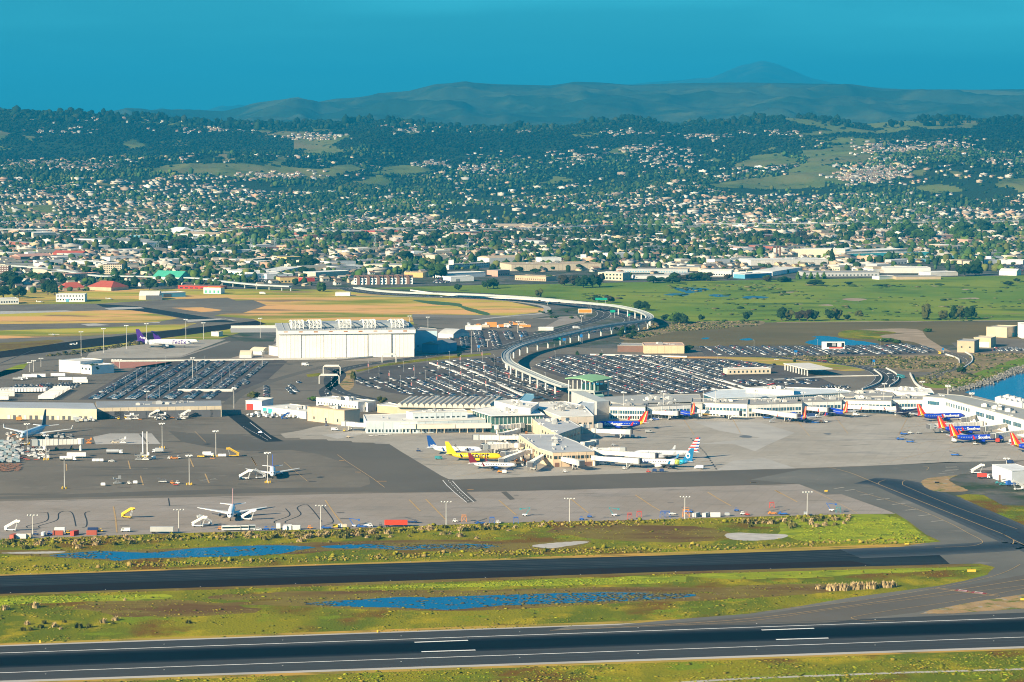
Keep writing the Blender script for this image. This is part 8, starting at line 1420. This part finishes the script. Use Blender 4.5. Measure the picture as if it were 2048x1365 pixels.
# transmission towers and stacks in town
for i, (x, y, tp) in enumerate([(b1(1470, 185), 0, 26), (b1(1610, 170), 0, 22), (b1(922, 182), 0, 20), (b2(222, 175), 0, 32), (b2(765, 190), 0, 26), (b3(600, 210), 0, 20), (b3(620, 210), 0, 19), (b3(215, 205), 0, 16), (b2(360, 0), 0, 14)]):
    p = G(x); s = pm(x[1]); h_ = tp / s; t = thing('steel_tower' if i not in (5, 6) else 'chimney_stack', ['thin pylon left of its twin above the tree belt', 'thin pylon right of its twin above the tree belt', 'lattice tower at the long white warehouse', 'twin legged pylon under the red warehouse', 'wide framed pylon by the elevated road', 'left brown stack behind the cream depot', 'right brown stack behind the cream depot', 'thin pylon left of the cream depot', 'thin mast high in the town'][i], 'tower', (*p, 0)); mb = MB(); wd = 1.2 if i in (5, 6) else .8
    if i in (5, 6): mb.tube((0, 0, 0), (0, 0, h_), 2, 1.6, 8)
    else:
        for a in (-1, 1):
            for b in (-1, 1): mb.beam((a * 2.4, b * 2.4, 0), (a * .8, b * .8, h_), .5)
        for k in range(4): mb.beam((-2.2, -2, h_ * k / 4), (1.5, -1.2, h_ * (k + 1) / 4), .35)
        mb.beam((-6, 0, h_ * .8), (6, 0, h_ * .8), .6); mb.beam((-6, 0, h_ * .95), (6, 0, h_ * .95), .6)
    part('mast', mb, BROWN if i in (5, 6) else M((.30, .36, .38)), t)
# elevated road through the town, left
for nm, pts, z_, wd in (('elevated_road', [b1(-100, 262), b1(120, 270), b1(330, 290), b1(560, 325), b1(700, 328), b1(900, 332), b1(1150, 340), b1(1300, 358), b1(1500, 378), b1(1700, 388)], 7, 9), ('elevated_rail_line', [(-100, 458), (300, 460), (700, 462), (1100, 455), (1300, 449), (1700, 446), (2200, 440)], 8, 10)):
    pp = smooth_poly([P(*q, z_) for q in pts], 6, closed=False); ox, oy = pp[0]; pp = [(x - ox, y - oy, z_) for x, y in pp]; t = thing(nm, 'pale elevated road crossing the left of the town' if nm == 'elevated_road' else 'long thin elevated rail line running across the whole town', 'viaduct', (ox, oy, 0))
    part('deck', tube_path('deck', pp, [(-wd / 2, -1.2), (wd / 2, -1.2), (wd / 2, .6), (-wd / 2, .6)], CONC), M((.48, .50, .47)), t)
    for i in range(0, len(pp), 2): mb = MB(); mb.tube((pp[i][0], pp[i][1], 0), (pp[i][0], pp[i][1], z_ - 1.1), 1.1, n=6); part('pier', mb, CONC, t)
# ================================================================ trees, bushes, reeds, grass tufts
BARK = M((.09, .065, .045), 'bark')
def leafmat(nm, c): return mat(nm, c, .9, .45, .5, spec=.05)
LM = [leafmat('leaves_dark', (.022, .045, .014)), leafmat('leaves_green', (.040, .078, .014)), leafmat('leaves_bright', (.065, .12, .016)), leafmat('leaves_olive', (.075, .080, .022)), leafmat('leaves_bronze', (.045, .038, .020))]
def crown_mesh(seed, shape, m):
    import bmesh
    rr = random.Random(seed); bm = bmesh.new()
    n = 9 if shape != 'cone' else 7
    for k in range(n):
        if shape == 'cone': h_ = k / n; p = Vector((rr.uniform(-.08, .08), rr.uniform(-.08, .08), .15 + h_ * .8)); r = .34 * (1 - h_) + .07
        elif shape == 'tall': a = rr.uniform(0, 6.3); p = Vector((math.cos(a) * .16, math.sin(a) * .16, rr.uniform(.25, .8))); r = rr.uniform(.2, .3)
        else: a = rr.uniform(0, 6.3); q = rr.uniform(.05, .34); p = Vector((math.cos(a) * q, math.sin(a) * q, rr.uniform(.32, .72))); r = rr.uniform(.16, .28)
        g = bmesh.ops.create_icosphere(bm, subdivisions=1, radius=r, matrix=Matrix.Translation(p))
        for v in g['verts']: v.co += Vector((rr.uniform(-1, 1), rr.uniform(-1, 1), rr.uniform(-1, 1))) * r * .28
        for _ in range(16):                                  # loose leaf clumps round each lobe
            d = Vector((rr.gauss(0, 1), rr.gauss(0, 1), rr.gauss(0, 1))).normalized(); c = p + d * r * rr.uniform(.95, 1.25); s_ = r * rr.uniform(.2, .4)
            vs = [bm.verts.new(c + Vector((rr.uniform(-1, 1), rr.uniform(-1, 1), rr.uniform(-1, 1))) * s_) for _ in range(3)]; bm.faces.new(vs)
    me = bpy.data.meshes.new('crown'); bm.to_mesh(me); bm.free(); me.materials.append(m); return me
trunk = MB(); trunk.tube((0, 0, 0), (0, 0, .5), .035, .02, 6); trunk.tube((0, 0, .3), (.15, .05, .5), .018, .01, 5); trunk.tube((0, 0, .25), (-.14, -.05, .45), .018, .01, 5); TRUNK = trunk.mesh('trunk', BARK)
CRN = {}
def tree(q, h_, wd, shape, mi, label, group=None, world=False):
    p = q if world else G(q); k = (shape, mi, R.randrange(3))
    if k not in CRN: CRN[k] = crown_mesh((shape == 'cone') + mi * 7 + k[2], shape, LM[mi])
    t = thing('tree', label, 'tree', (p[0], p[1], 0), R.uniform(0, 6.3), group); t.scale = (wd, wd, h_)
    part('trunk', TRUNK, None, t); part('crown', CRN[k], None, t)
# (crop, x, y base, width px, height px in crop, shape, leaf, label)
TL = [(b3, 425, 590, 50, 60, 'round', 0, 'dark round tree alone at the marsh edge left of the big row'), (b3, 630, 590, 75, 78, 'round', 0, 'first dark tree of the big row between golf course and marsh'), (b3, 670, 590, 60, 66, 'round', 3, 'second olive tree of the big row by the marsh'), (b3, 735, 592, 70, 70, 'round', 4, 'third bronze tree of the big row by the marsh'), (b3, 780, 592, 70, 74, 'round', 4, 'fourth bronze tree of the big row by the marsh'), (b3, 818, 592, 60, 72, 'round', 0, 'fifth dark tree of the big row by the marsh'), (b3, 915, 588, 60, 70, 'round', 0, 'sixth dark tree of the row, after the gap'), (b3, 955, 586, 60, 72, 'round', 3, 'seventh olive tree of the row, after the gap'), (b3, 1010, 586, 40, 36, 'round', 0, 'small dark bush tree right of the olive one'), (b3, 1076, 570, 46, 46, 'round', 3, 'small round olive tree alone by the golf path'),
 (b3, 1474, 584, 54, 92, 'tall', 3, 'tall egg shaped tree by the golf path'), (b3, 1572, 584, 50, 62, 'round', 3, 'round tree right of the tall egg shaped one'), (b3, 1632, 582, 52, 72, 'tall', 0, 'left tree of the right hand group by the golf path'), (b3, 1672, 584, 60, 80, 'round', 3, 'second tree of the right hand group'), (b3, 1708, 584, 70, 80, 'round', 0, 'third tree of the right hand group'), (b3, 1740, 584, 56, 76, 'round', 0, 'last tree of the right hand group'), (b3, 158, 592, 40, 42, 'round', 0, 'small dark tree at the marsh reeds'), (b3, 20, 605, 70, 60, 'round', 0, 'dark wide tree at the reed bank near the train line'), (b3, 60, 608, 60, 50, 'round', 0, 'second dark tree at the reed bank near the train line'), (b3, 1700, 330, 90, 80, 'round', 0, 'huge dark tree left in the pair before the depots'), (b3, 1765, 325, 70, 95, 'tall', 0, 'huge dark tree right in the pair before the depots'), (b3, 922, 262, 40, 98, 'cone', 0, 'dark pointed tree before the tall cream warehouse'), (b3, 1035, 258, 60, 36, 'round', 2, 'bright green tree before the turquoise striped wall'), (b3, 1100, 258, 30, 36, 'round', 1, 'middle green tree before the turquoise striped wall'), (b3, 1185, 252, 50, 40, 'round', 2, 'right bright green tree before the striped wall'), (b3, 1285, 225, 26, 44, 'cone', 0, 'dark pointed tree over the turquoise wall'), (b3, 1495, 225, 22, 42, 'cone', 0, 'small pointed tree at the right end of the turquoise wall'),
 (b2, 708, 415, 44, 42, 'round', 0, 'dark round tree alone near the freeway start'), (b2, 880, 405, 60, 60, 'round', 0, 'left dark tree of the wide pair near the freeway'), (b2, 915, 402, 60, 58, 'round', 0, 'right dark tree of the wide pair near the freeway'), (b2, 1180, 458, 46, 56, 'round', 3, 'olive tree alone right behind the freeway'), (b2, 1330, 385, 80, 70, 'round', 4, 'leftmost bronze tree of the hedge in the golf course corner'), (b2, 1390, 388, 70, 72, 'round', 4, 'second bronze tree of the hedge in the golf corner'), (b2, 1440, 398, 80, 80, 'round', 0, 'third dark tree of the hedge in the golf corner'), (b2, 1495, 396, 80, 84, 'round', 0, 'fourth dark tree of the hedge in the golf corner'), (b2, 1535, 392, 60, 80, 'round', 4, 'last bronze tree of the hedge in the golf corner'), (b2, 1520, 480, 60, 44, 'round', 0, 'wide dark bush left above the green gantry sign'), (b2, 1600, 486, 60, 46, 'round', 4, 'wide bronze bush right above the green gantry sign'), (b2, 1760, 530, 70, 56, 'round', 0, 'left dark tree behind the tip of the freeway bend'), (b2, 1800, 532, 60, 54, 'round', 0, 'right dark tree behind the tip of the freeway bend'), (b2, 1915, 590, 50, 40, 'round', 0, 'round bush at the reed bank'), (b2, 1970, 600, 60, 60, 'round', 2, 'green tree at the reed bank'), (b2, 2010, 605, 60, 60, 'round', 1, 'mid green tree at the reed bank'), 
 (b2, 570, 350, 110, 100, 'round', 1, 'big green tree left of the bakery hall'), (b2, 610, 345, 70, 80, 'round', 0, 'dark tree beside the big green one left of the bakery hall'), (b2, 430, 292, 60, 50, 'round', 1, 'green tree behind the townhouse row right part'), (b2, 912, 320, 50, 60, 'round', 0, 'dark tree between bakery hall and works hall'), (b2, 1065, 305, 60, 30, 'round', 0, 'left dark bush in front of the works hall'), (b2, 1160, 312, 70, 30, 'round', 0, 'right dark bush in front of the works hall'), (b2, 1240, 355, 50, 36, 'round', 1, 'green bush right of the tan low store'), (b2, 1695, 345, 50, 40, 'round', 2, 'green tree right of the cream office'), (b2, 1850, 370, 110, 46, 'round', 0, 'left wide dark bush before the golf course'), (b2, 1960, 372, 110, 44, 'round', 0, 'right wide dark bush before the golf course'), (b2, 850, 245, 70, 80, 'round', 0, 'large dark tree behind the office wing'), (b2, 400, 245, 90, 70, 'round', 0, 'large dark tree left behind the office wing'), (b2, 712, 805, 24, 30, 'round', 0, 'small shrub beside the hangar road'), (b2, 90, 945, 34, 70, 'round', 3, 'small tree on the dry verge by the loop road'), (b2, 1545, 798, 24, 22, 'round', 0, 'small dark shrub above the main car park'), (b2, 1405, 790, 22, 26, 'cone', 0, 'pointed shrub above the main car park left'), (b2, 265, 1075, 50, 45, 'round', 3, 'shrub before the arcade wing'), (b2, 1860, 765, 40, 26, 'round', 1, 'shrub beside the cream hall end') ,
 (b1, 850, 245, 50, 76, 'cone', 2, 'tall bright green pointed tree in the left of the town'), (b1, 885, 245, 40, 60, 'cone', 1, 'second tall green pointed tree in the left of the town'), (b1, 280, 440, 80, 100, 'round', 0, 'tall dark tree left of the red roofed lodge'), (b1, 320, 442, 60, 70, 'round', 0, 'shorter dark tree left of the red roofed lodge'), (b1, 60, 380, 120, 80, 'round', 0, 'wide dark tree mass at the left edge'), (b1, 110, 460, 90, 80, 'round', 0, 'dark tree over the white building at left'), (b1, 20, 455, 90, 70, 'round', 0, 'dark tree at the left edge above the white building'), (b1, 680, 400, 90, 90, 'round', 0, 'big dark tree right of the red lodges'), (b1, 740, 405, 70, 60, 'round', 0, 'dark tree between lodges and green hall'), (b1, 875, 410, 70, 70, 'round', 0, 'dark tree at the foot of the green hall left'), (b1, 1000, 395, 60, 60, 'round', 0, 'dark tree at the foot of the green hall right'), (b1, 1195, 368, 80, 36, 'round', 0, 'wide dark bush right of the green hall'), (b1, 1780, 320, 110, 50, 'round', 0, 'dark tree mass right of the yellow shop'), (b1, 1800, 290, 130, 70, 'round', 0, 'dark wide tree behind the yellow block'), (b1, 1890, 420, 60, 60, 'round', 1, 'green tree by the freeway start'), (b1, 560, 900, 60, 66, 'round', 0, 'dark tree at the freight office wing'), (b1, 1485, 1045, 80, 46, 'round', 3, 'olive shrub above the fire station'), (b1, 1820, 1060, 50, 30, 'round', 2, 'green shrub right of the orange car'), (b1, 500, 320, 60, 50, 'round', 1, 'green tree left of the cream hotel tower'), (b1, 575, 318, 60, 40, 'round', 2, 'light green tree at the foot of the hotel tower'),
 (b3, 800, 860, 24, 22, 'round', 1, 'shrub on the island before the toll canopy'), (b3, 1680, 900, 60, 46, 'round', 0, 'dark shrub below the shore ramp'), (b3, 700, 832, 20, 20, 'round', 1, 'tiny shrub on the island'), (b3, 1240, 715, 90, 26, 'round', 2, 'low green bush behind the east car park'), (b3, 1300, 722, 70, 24, 'round', 1, 'second low green bush behind the east car park'), (b3, 75, 775, 70, 44, 'round', 0, 'dark tree right of the cream hall'), (b3, 1490, 655, 50, 22, 'round', 1, 'bush on the spoil bank'), (b3, 1955, 385, 60, 30, 'round', 0, 'dark bush in the golf course at right'), (b3, 2005, 362, 40, 22, 'round', 0, 'small bush above the dark golf course bush'), (b3, 830, 385, 100, 34, 'round', 0, 'low dark thicket at the golf course top edge'), (b3, 1020, 380, 50, 20, 'round', 0, 'small thicket right along the golf course edge')]
for cr_, x, y, w_, h_, sh, mi, lab in TL:
    if not lab: continue
    q = cr_(x, y); s = pm(q[1]); tree(q, h_ / k29 / s * 1.05, w_ / k29 / s * 1.25, sh, mi, lab)
for k in range(5): q = b3(725 + k * 38, 345 + (k % 2) * 3); s = pm(q[1]); tree(q, 46 / k29 / s, 34 / k29 / s, 'cone', 2, '%s bright conical tree of the row before the white gabled shed' % ('first', 'second', 'third', 'fourth', 'fifth')[k], 'row of conical trees')
# hedges of trees along the golf course edge and the dark belt left
rr = random.Random(5); nT = 0
for (x0, y0, x1, y1, n, cr_, w_, h_, lab, grp) in [(620, 150, 1150, 185, 34, b1, 60, 56, 'dark round tree of the thick tree belt behind the town at left', 'dark tree belt'), (-50, 345, 380, 400, 16, b1, 60, 50, 'dark tree among the houses at the left edge', 'left edge trees'), (-50, 345, 330, 360, 12, b3, 70, 40, 'dark low tree of the hedge between works and golf course', 'golf course hedge'), (540, 350, 720, 365, 7, b3, 60, 36, 'dark low tree of the hedge below the conical trees', 'golf course hedge right'), (1450, 90, 2040, 135, 20, b1, 56, 50, 'dark tree in the belt right of the thin pylons', 'right tree belt'), (0, 120, 760, 160, 28, b2, 60, 50, 'dark tree in the belt behind the shopping hall', 'central tree belt'), (1580, 640, 1750, 700, 10, b2, 40, 34, 'dark bush on the bank below the train line', 'bank bushes'), (1180, 540, 1400, 580, 8, b2, 30, 16, 'small shrub inside the freeway bend', 'freeway shrubs'), (950, 60, 2000, 130, 40, b3, 70, 60, 'green tree of the wood beyond the depots at right', 'wood beyond the depots'), (400, 100, 1100, 190, 22, b3, 56, 50, 'dark tree of the belt behind the tall cream warehouse', 'belt behind the warehouse'), (1150, 60, 2000, 250, 30, b2, 56, 50, 'dark tree in the town beyond the works hall', 'trees beyond the works hall')]:
    for k in range(n):
        q = cr_(rr.uniform(x0, x1), rr.uniform(y0, y1)); s = pm(q[1]); j = rr.uniform(.7, 1.15); sh = rr.choice(['round', 'round', 'tall']); mi = rr.choice([0, 0, 1, 4] if 'dark' in lab else [1, 1, 0, 2]); lb = '%s%s %s' % ('narrow' if sh == 'tall' else 'broad', ' bronze' if mi == 4 else '', lab); tree(q, h_ / k29 / s * j, w_ / k29 / s * j * 1.2, sh, mi, lb if len(lb.split()) > 14 else ('large ' if j > .93 else 'small ') + lb, grp)
# ---- shaggy grass along the apron and in the meadows
def clump_mesh(seed, m):
    rr = random.Random(seed); v = []; f = []
    for k in range(46):
        a = rr.uniform(0, 6.3); q = abs(rr.gauss(0, .3)); b = Vector((math.cos(a) * q, math.sin(a) * q, 0)); h_ = rr.uniform(.6, 1.05) * (1 - q * .7); w_ = rr.uniform(.06, .13); lean = Vector((math.cos(a), math.sin(a), 0)) * rr.uniform(.1, .45) * h_
        d = Vector((-math.sin(a), math.cos(a), 0)) * w_; o_ = len(v); v += [tuple(b - d), tuple(b + d), tuple(b + lean * .5 + d * .8 + Vector((0, 0, h_ * .65))), tuple(b + lean * .5 - d * .8 + Vector((0, 0, h_ * .65))), tuple(b + lean + Vector((0, 0, h_)) + d * .2)]; f += [(o_, o_ + 1, o_ + 2, o_ + 3), (o_ + 3, o_ + 2, o_ + 4)]
    me = bpy.data.meshes.new('clump'); me.from_pydata(v, [], f); me.materials.append(m); return me
PAMP = mat('plume_grass', (.52, .38, .19), .9, .4, 1.2, spec=.05); PGRN = mat('clump_green', (.13, .13, .025), .9, .4, 1.2, spec=.05); POLV = mat('clump_olive', (.24, .21, .06), .9, .4, 1.2, spec=.05)
CM = [clump_mesh(1, PAMP), clump_mesh(2, POLV), clump_mesh(3, PGRN), clump_mesh(4, PAMP)]
def clump(q, h_, w_, k, lab, grp): t = thing('grass_clump', lab, 'grass clump', (*G(q), 0), R.uniform(0, 6.3), grp, me=CM[k]); t.scale = (w_, w_, h_)
m1, m2 = crop(0, 1050, 2.926), crop(674, 1050, 2.926)
for x, y, h_, lab in [(205, 485, 44, 'tallest tan grass clump alone in the left meadow'), (30, 498, 40, 'tan grass clump at the left edge of the meadow'), (160, 585, 30, 'tan clump at the left of the meadow row'), (140, 620, 28, 'green clump lowest at the left meadow'), (180, 618, 28, 'green clump just right of the lowest one'), (240, 605, 30, 'green clump under the tan one'), (262, 580, 30, 'tan clump above a green one'), (320, 598, 34, 'broad tan clump in the middle of the left meadow'), (355, 612, 20, 'small tan clump right of the broad one'), (375, 572, 24, 'low green clump behind the broad tan one'), (465, 605, 40, 'pointed green clump in the left meadow'), (520, 602, 34, 'round green clump right of the pointed one'), (605, 575, 36, 'tan clump left of a taller tan pair'), (678, 560, 34, 'tan clump with long shadow right in the left meadow'), (663, 580, 20, 'green clump at the foot of the tan pair'), (1105, 578, 28, 'lone dark green clump in the centre meadow'), (732, 442, 18, 'small tan clump near the taxiway verge')]:
    q = m1(x, y); s = pm(q[1]); clump(q, h_ / 2.926 / s, h_ * 1.15 / 2.926 / s, 2 if 'green' in lab else (0 if h_ % 4 else 3), lab, None)
for x, y, h_, lab in [(845, 815, 36, 'leftmost clump of the tall reed row by the taxiway exit'), (905, 820, 44, 'second clump of the tall reed row'), (935, 822, 54, 'third clump of the tall reed row, broad'), (975, 820, 54, 'fourth clump of the tall reed row'), (1000, 822, 50, 'fifth clump of the tall reed row'), (1045, 816, 54, 'sixth clump of the tall reed row'), (1075, 816, 48, 'seventh clump of the tall reed row'), (1105, 812, 50, 'eighth clump of the tall reed row'), (1145, 812, 58, 'ninth and tallest clump of the reed row'), (1170, 812, 52, 'tenth clump of the tall reed row'), (1225, 806, 50, 'eleventh clump of the reed row, after a gap'), (1250, 806, 44, 'twelfth clump of the reed row'), (1280, 804, 46, 'last clump of the tall reed row')]:
    q = crop(1348, 900, 2.926)(x, y); s = pm(q[1]); clump(q, h_ / 2.926 / s, h_ * 1.1 / 2.926 / s, (0, 3)[x % 2], lab, 'tall reed row')
def bz(x):
    for a, b in [(60, 'at the left edge'), (130, 'below the rust red containers'), (210, 'right of the dark red container'), (330, 'below the white pickup van'), (440, 'left of the shuttle buses'), (520, 'below the shuttle buses'), (610, 'below the white lorry'), (690, 'below the tan carts'), (760, 'left of the long red container'), (850, 'below the long red container'), (930, 'below the orange work stand'), (1040, 'below the teal boom lift'), (1150, 'below the mast at the pier'), (1400, 'below the red work stands'), (1560, 'right of the pale boxes'), (1640, 'below the last apron mast')]:
        if x < a: return b
    return 'at the right end of the border'
for k in range(210):   # shaggy border behind the apron
    x = rr.choice([rr.uniform(-40, 1100), rr.uniform(-40, 780), rr.uniform(560, 1000), rr.uniform(1480, 1720)]); e = np.interp(x, [0, 350, 700, 1000, 1300, 1500, 1700], [1083, 1070, 1062, 1050, 1044, 1038, 1033]); y = e + abs(rr.gauss(0, 8)) + 2
    if x > 1700: continue
    s = pm(y); h_ = rr.uniform(5, 11) / s; kk = rr.choice([0, 1, 1, 2, 3]); clump((x, y), h_, h_ * 1.5, kk, '%s shaggy clump in the grass border %s' % (['tan plumed', 'olive', 'green', 'tall tan'][kk], bz(x)), 'shaggy border behind the apron')
# tufts and low growth that nobody could count
TC = np.array([(.22, .22, .012), (.17, .18, .01), (.27, .23, .015), (.13, .14, .01), (.29, .22, .03), (.19, .16, .02)])
def tufts(name, polys, n, smin, smax, seed, cols=TC, hs=.55, weights=None, thr=.46, fs=30):
    rs = np.random.RandomState(seed); P_ = []
    for poly, wt in polys:
        wp = np.array([G(q) for q in poly]); lo, hi = wp.min(0), wp.max(0); k = int(n * wt * 3); X = rs.uniform(lo[0], hi[0], k); Y = rs.uniform(lo[1], hi[1], k); m = inpoly(X, Y, [tuple(p) for p in wp]) & (fbm(X / fs, Y / (fs * .4), 4) + rs.uniform(-.1, .1, k) > thr); P_.append(np.column_stack([X[m], Y[m]])[:int(n * wt)])
    P_ = np.concatenate(P_)
    for pd in PONDS: P_ = P_[~inpoly(P_[:, 0], P_[:, 1], pd)]
    k = len(P_); s = rs.uniform(smin, smax, k) ** 1.0 * (1 + (rs.rand(k) < .1)); c = cols[rs.choice(len(cols), k, p=weights)] * rs.uniform(.7, 1.25, (k, 1))
    t = blob_tmpl(seed); tv = [(x, y, z * 1.0 - .12) for x, y, z in t[0]]
    obj(name, scatter(name, (tv, t[1], t[2]), np.column_stack([P_, np.full(k, -.02)]), np.column_stack([s * 1.25, s, s * hs * rs.uniform(.6, 1.5, k)]), rs.uniform(0, 6.3, k), foli, c[:, None], .3), kind='stuff')
S3 = [(-60, 1088), (350, 1072), (700, 1063), (1000, 1051), (1300, 1045), (1500, 1039), (1700, 1034), (1790, 1032), (1850, 1080), (1340, 1108), (683, 1127), (0, 1150), (-60, 1152)]
S2 = [(-60, 1194), (683, 1170), (1340, 1148), (1900, 1133), (1960, 1140), (1820, 1176), (1500, 1226), (1230, 1249), (683, 1268), (-60, 1290)]
S1 = [(-60, 1372), (683, 1345), (1340, 1325), (2100, 1302), (2100, 1380), (-60, 1380)]
tufts('meadow_grass', [(S3, .28), (S2, .42), (S1, .30)], 13000, .35, 1.2, 31, hs=.28)
tufts('bright_grass', [([(1600, 1040), (1790, 1034), (1850, 1080), (1600, 1084)], .35), ([(0, 1194), (340, 1190), (120, 1206), (-100, 1215)], .15), ([(680, 1176), (1340, 1152), (1340, 1166), (800, 1178)], .3), (S1, .2)], 6000, .35, 1.0, 32, cols=np.array([(.24, .30, .012), (.18, .24, .01), (.32, .33, .02)]), hs=.25, thr=.38)
tufts('verge_tufts', [([(0, 1134), (700, 1112), (1340, 1092), (1840, 1076), (1850, 1086), (1340, 1104), (700, 1122), (0, 1144)], .5), ([(-60, 1081), (700, 1059), (1000, 1047), (1700, 1031), (1700, 1040), (1000, 1060), (600, 1076), (0, 1096)], .5)], 8000, .5, 1.5, 33, cols=np.array([(.24, .22, .015), (.27, .22, .03), (.17, .17, .012), (.28, .20, .06)]), hs=.6, thr=.40, fs=14)
tufts('pond_reeds', [([(60, 1099), (560, 1086), (1150, 1082), (1130, 1100), (700, 1102), (260, 1124), (60, 1112)], .5), ([(600, 1186), (1150, 1175), (1560, 1168), (1600, 1188), (1250, 1207), (900, 1223), (560, 1212)], .5)], 2600, .3, .9, 34, cols=np.array([(.10, .065, .03), (.07, .06, .02), (.16, .12, .06)]), hs=.3, thr=.56, fs=12)
tufts('golf_scrub', [([b3(0, 380), b3(2048, 340), b3(2048, 590), b3(0, 600)], .7), ([b2(1300, 390), b2(2046, 370), b2(2046, 580), b2(1500, 480)], .3)], 1100, 2.5, 7, 35, cols=np.array([(.05, .09, .015), (.03, .06, .015), (.14, .13, .05)]), hs=.22, thr=.62, fs=90)
tufts('marsh_edge_scrub', [([b2(1700, 680), b2(1850, 610), b3(500, 590), b3(480, 625), b3(0, 655), b2(1750, 700)], .35), ([b3(1400, 940), b3(1780, 780), b3(2048, 780), b3(2048, 880), b3(1640, 990)], .35), ([b3(560, 800), b3(1660, 800), b3(1640, 860), b3(1300, 880)], .3)], 5000, .9, 2.8, 36, cols=np.array([(.22, .17, .09), (.13, .13, .04), (.05, .07, .02)]), hs=.42, thr=.48, fs=40)
tufts('old_airfield_scrub', [([b1(250, 800), b1(830, 715), b1(850, 725), b1(420, 790)], 1)], 700, 1, 3, 37, cols=np.array([(.06, .06, .025), (.12, .10, .04)]), hs=.6, thr=.3, fs=40)
P_ = []
for poly, n_, ga, gb in (([(640, 1094), (745, 1087), (860, 1088), (1010, 1092), (960, 1100), (840, 1101), (690, 1099)], 1100, 640, 900), ([(100, 1112), (210, 1102), (260, 1110), (230, 1122)], 300, 260, 120), ([(900, 1190), (1400, 1186), (1340, 1200), (900, 1221)], 2600, 930, 1330), ([(600, 1209), (700, 1200), (720, 1215), (640, 1213)], 300, 720, 610), ([(300, 1104), (620, 1092), (600, 1110), (300, 1119)], 100, 0, 1), ([(700, 1200), (1150, 1186), (1100, 1209), (850, 1221)], 160, 0, 1)):
    wp = np.array([G(q) for q in poly]); lo, hi = wp.min(0), wp.max(0); q = NR.uniform(lo, hi, (n_ * 2, 2)); q = q[inpoly(q[:, 0], q[:, 1], wp)][:n_]; P_.append(q[NR.rand(len(q)) < np.clip((proj(q[:, 0], q[:, 1], 0)[0] - ga) / (gb - ga), 0, 1) ** 1.5])
P_ = np.concatenate(P_); k = len(P_); s = NR.uniform(.5, 1.8, k); t = blob_tmpl(12); tv = [(x, y, z - .35) for x, y, z in t[0]]
obj('pond_islets', scatter('pond_islets', (tv, t[1], t[2]), np.column_stack([P_, np.full(k, .02)]), np.column_stack([s * 1.6, s, s * .22]), NR.uniform(-.5, .5, k), foli, np.array([(.10, .075, .025), (.14, .12, .02), (.07, .06, .03)])[NR.randint(0, 3, k)][:, None], .3), kind='stuff')
# shore boulders
rs = np.random.RandomState(3); bp = smooth_poly([G(b3(x, y)) for x, y in [(1640, 1000), (1760, 975), (1880, 935), (1990, 890), (2048, 865), (2300, 800)]], 60, closed=False); bp = np.array(bp)
idx = rs.randint(0, len(bp), 1400); pos = np.column_stack([bp[idx] + rs.normal(0, 3.5, (1400, 2)), np.full(1400, -.3)]); s = rs.uniform(1.2, 3.2, 1400); t = blob_tmpl(9)
obj('shore_boulders', scatter('shore_boulders', t, pos, np.column_stack([s, s, s * .8]), rs.uniform(0, 6, 1400), wallm, np.array([(.20, .19, .17)]) * rs.uniform(.5, 1.2, (1400, 1, 1)), .3), kind='stuff')
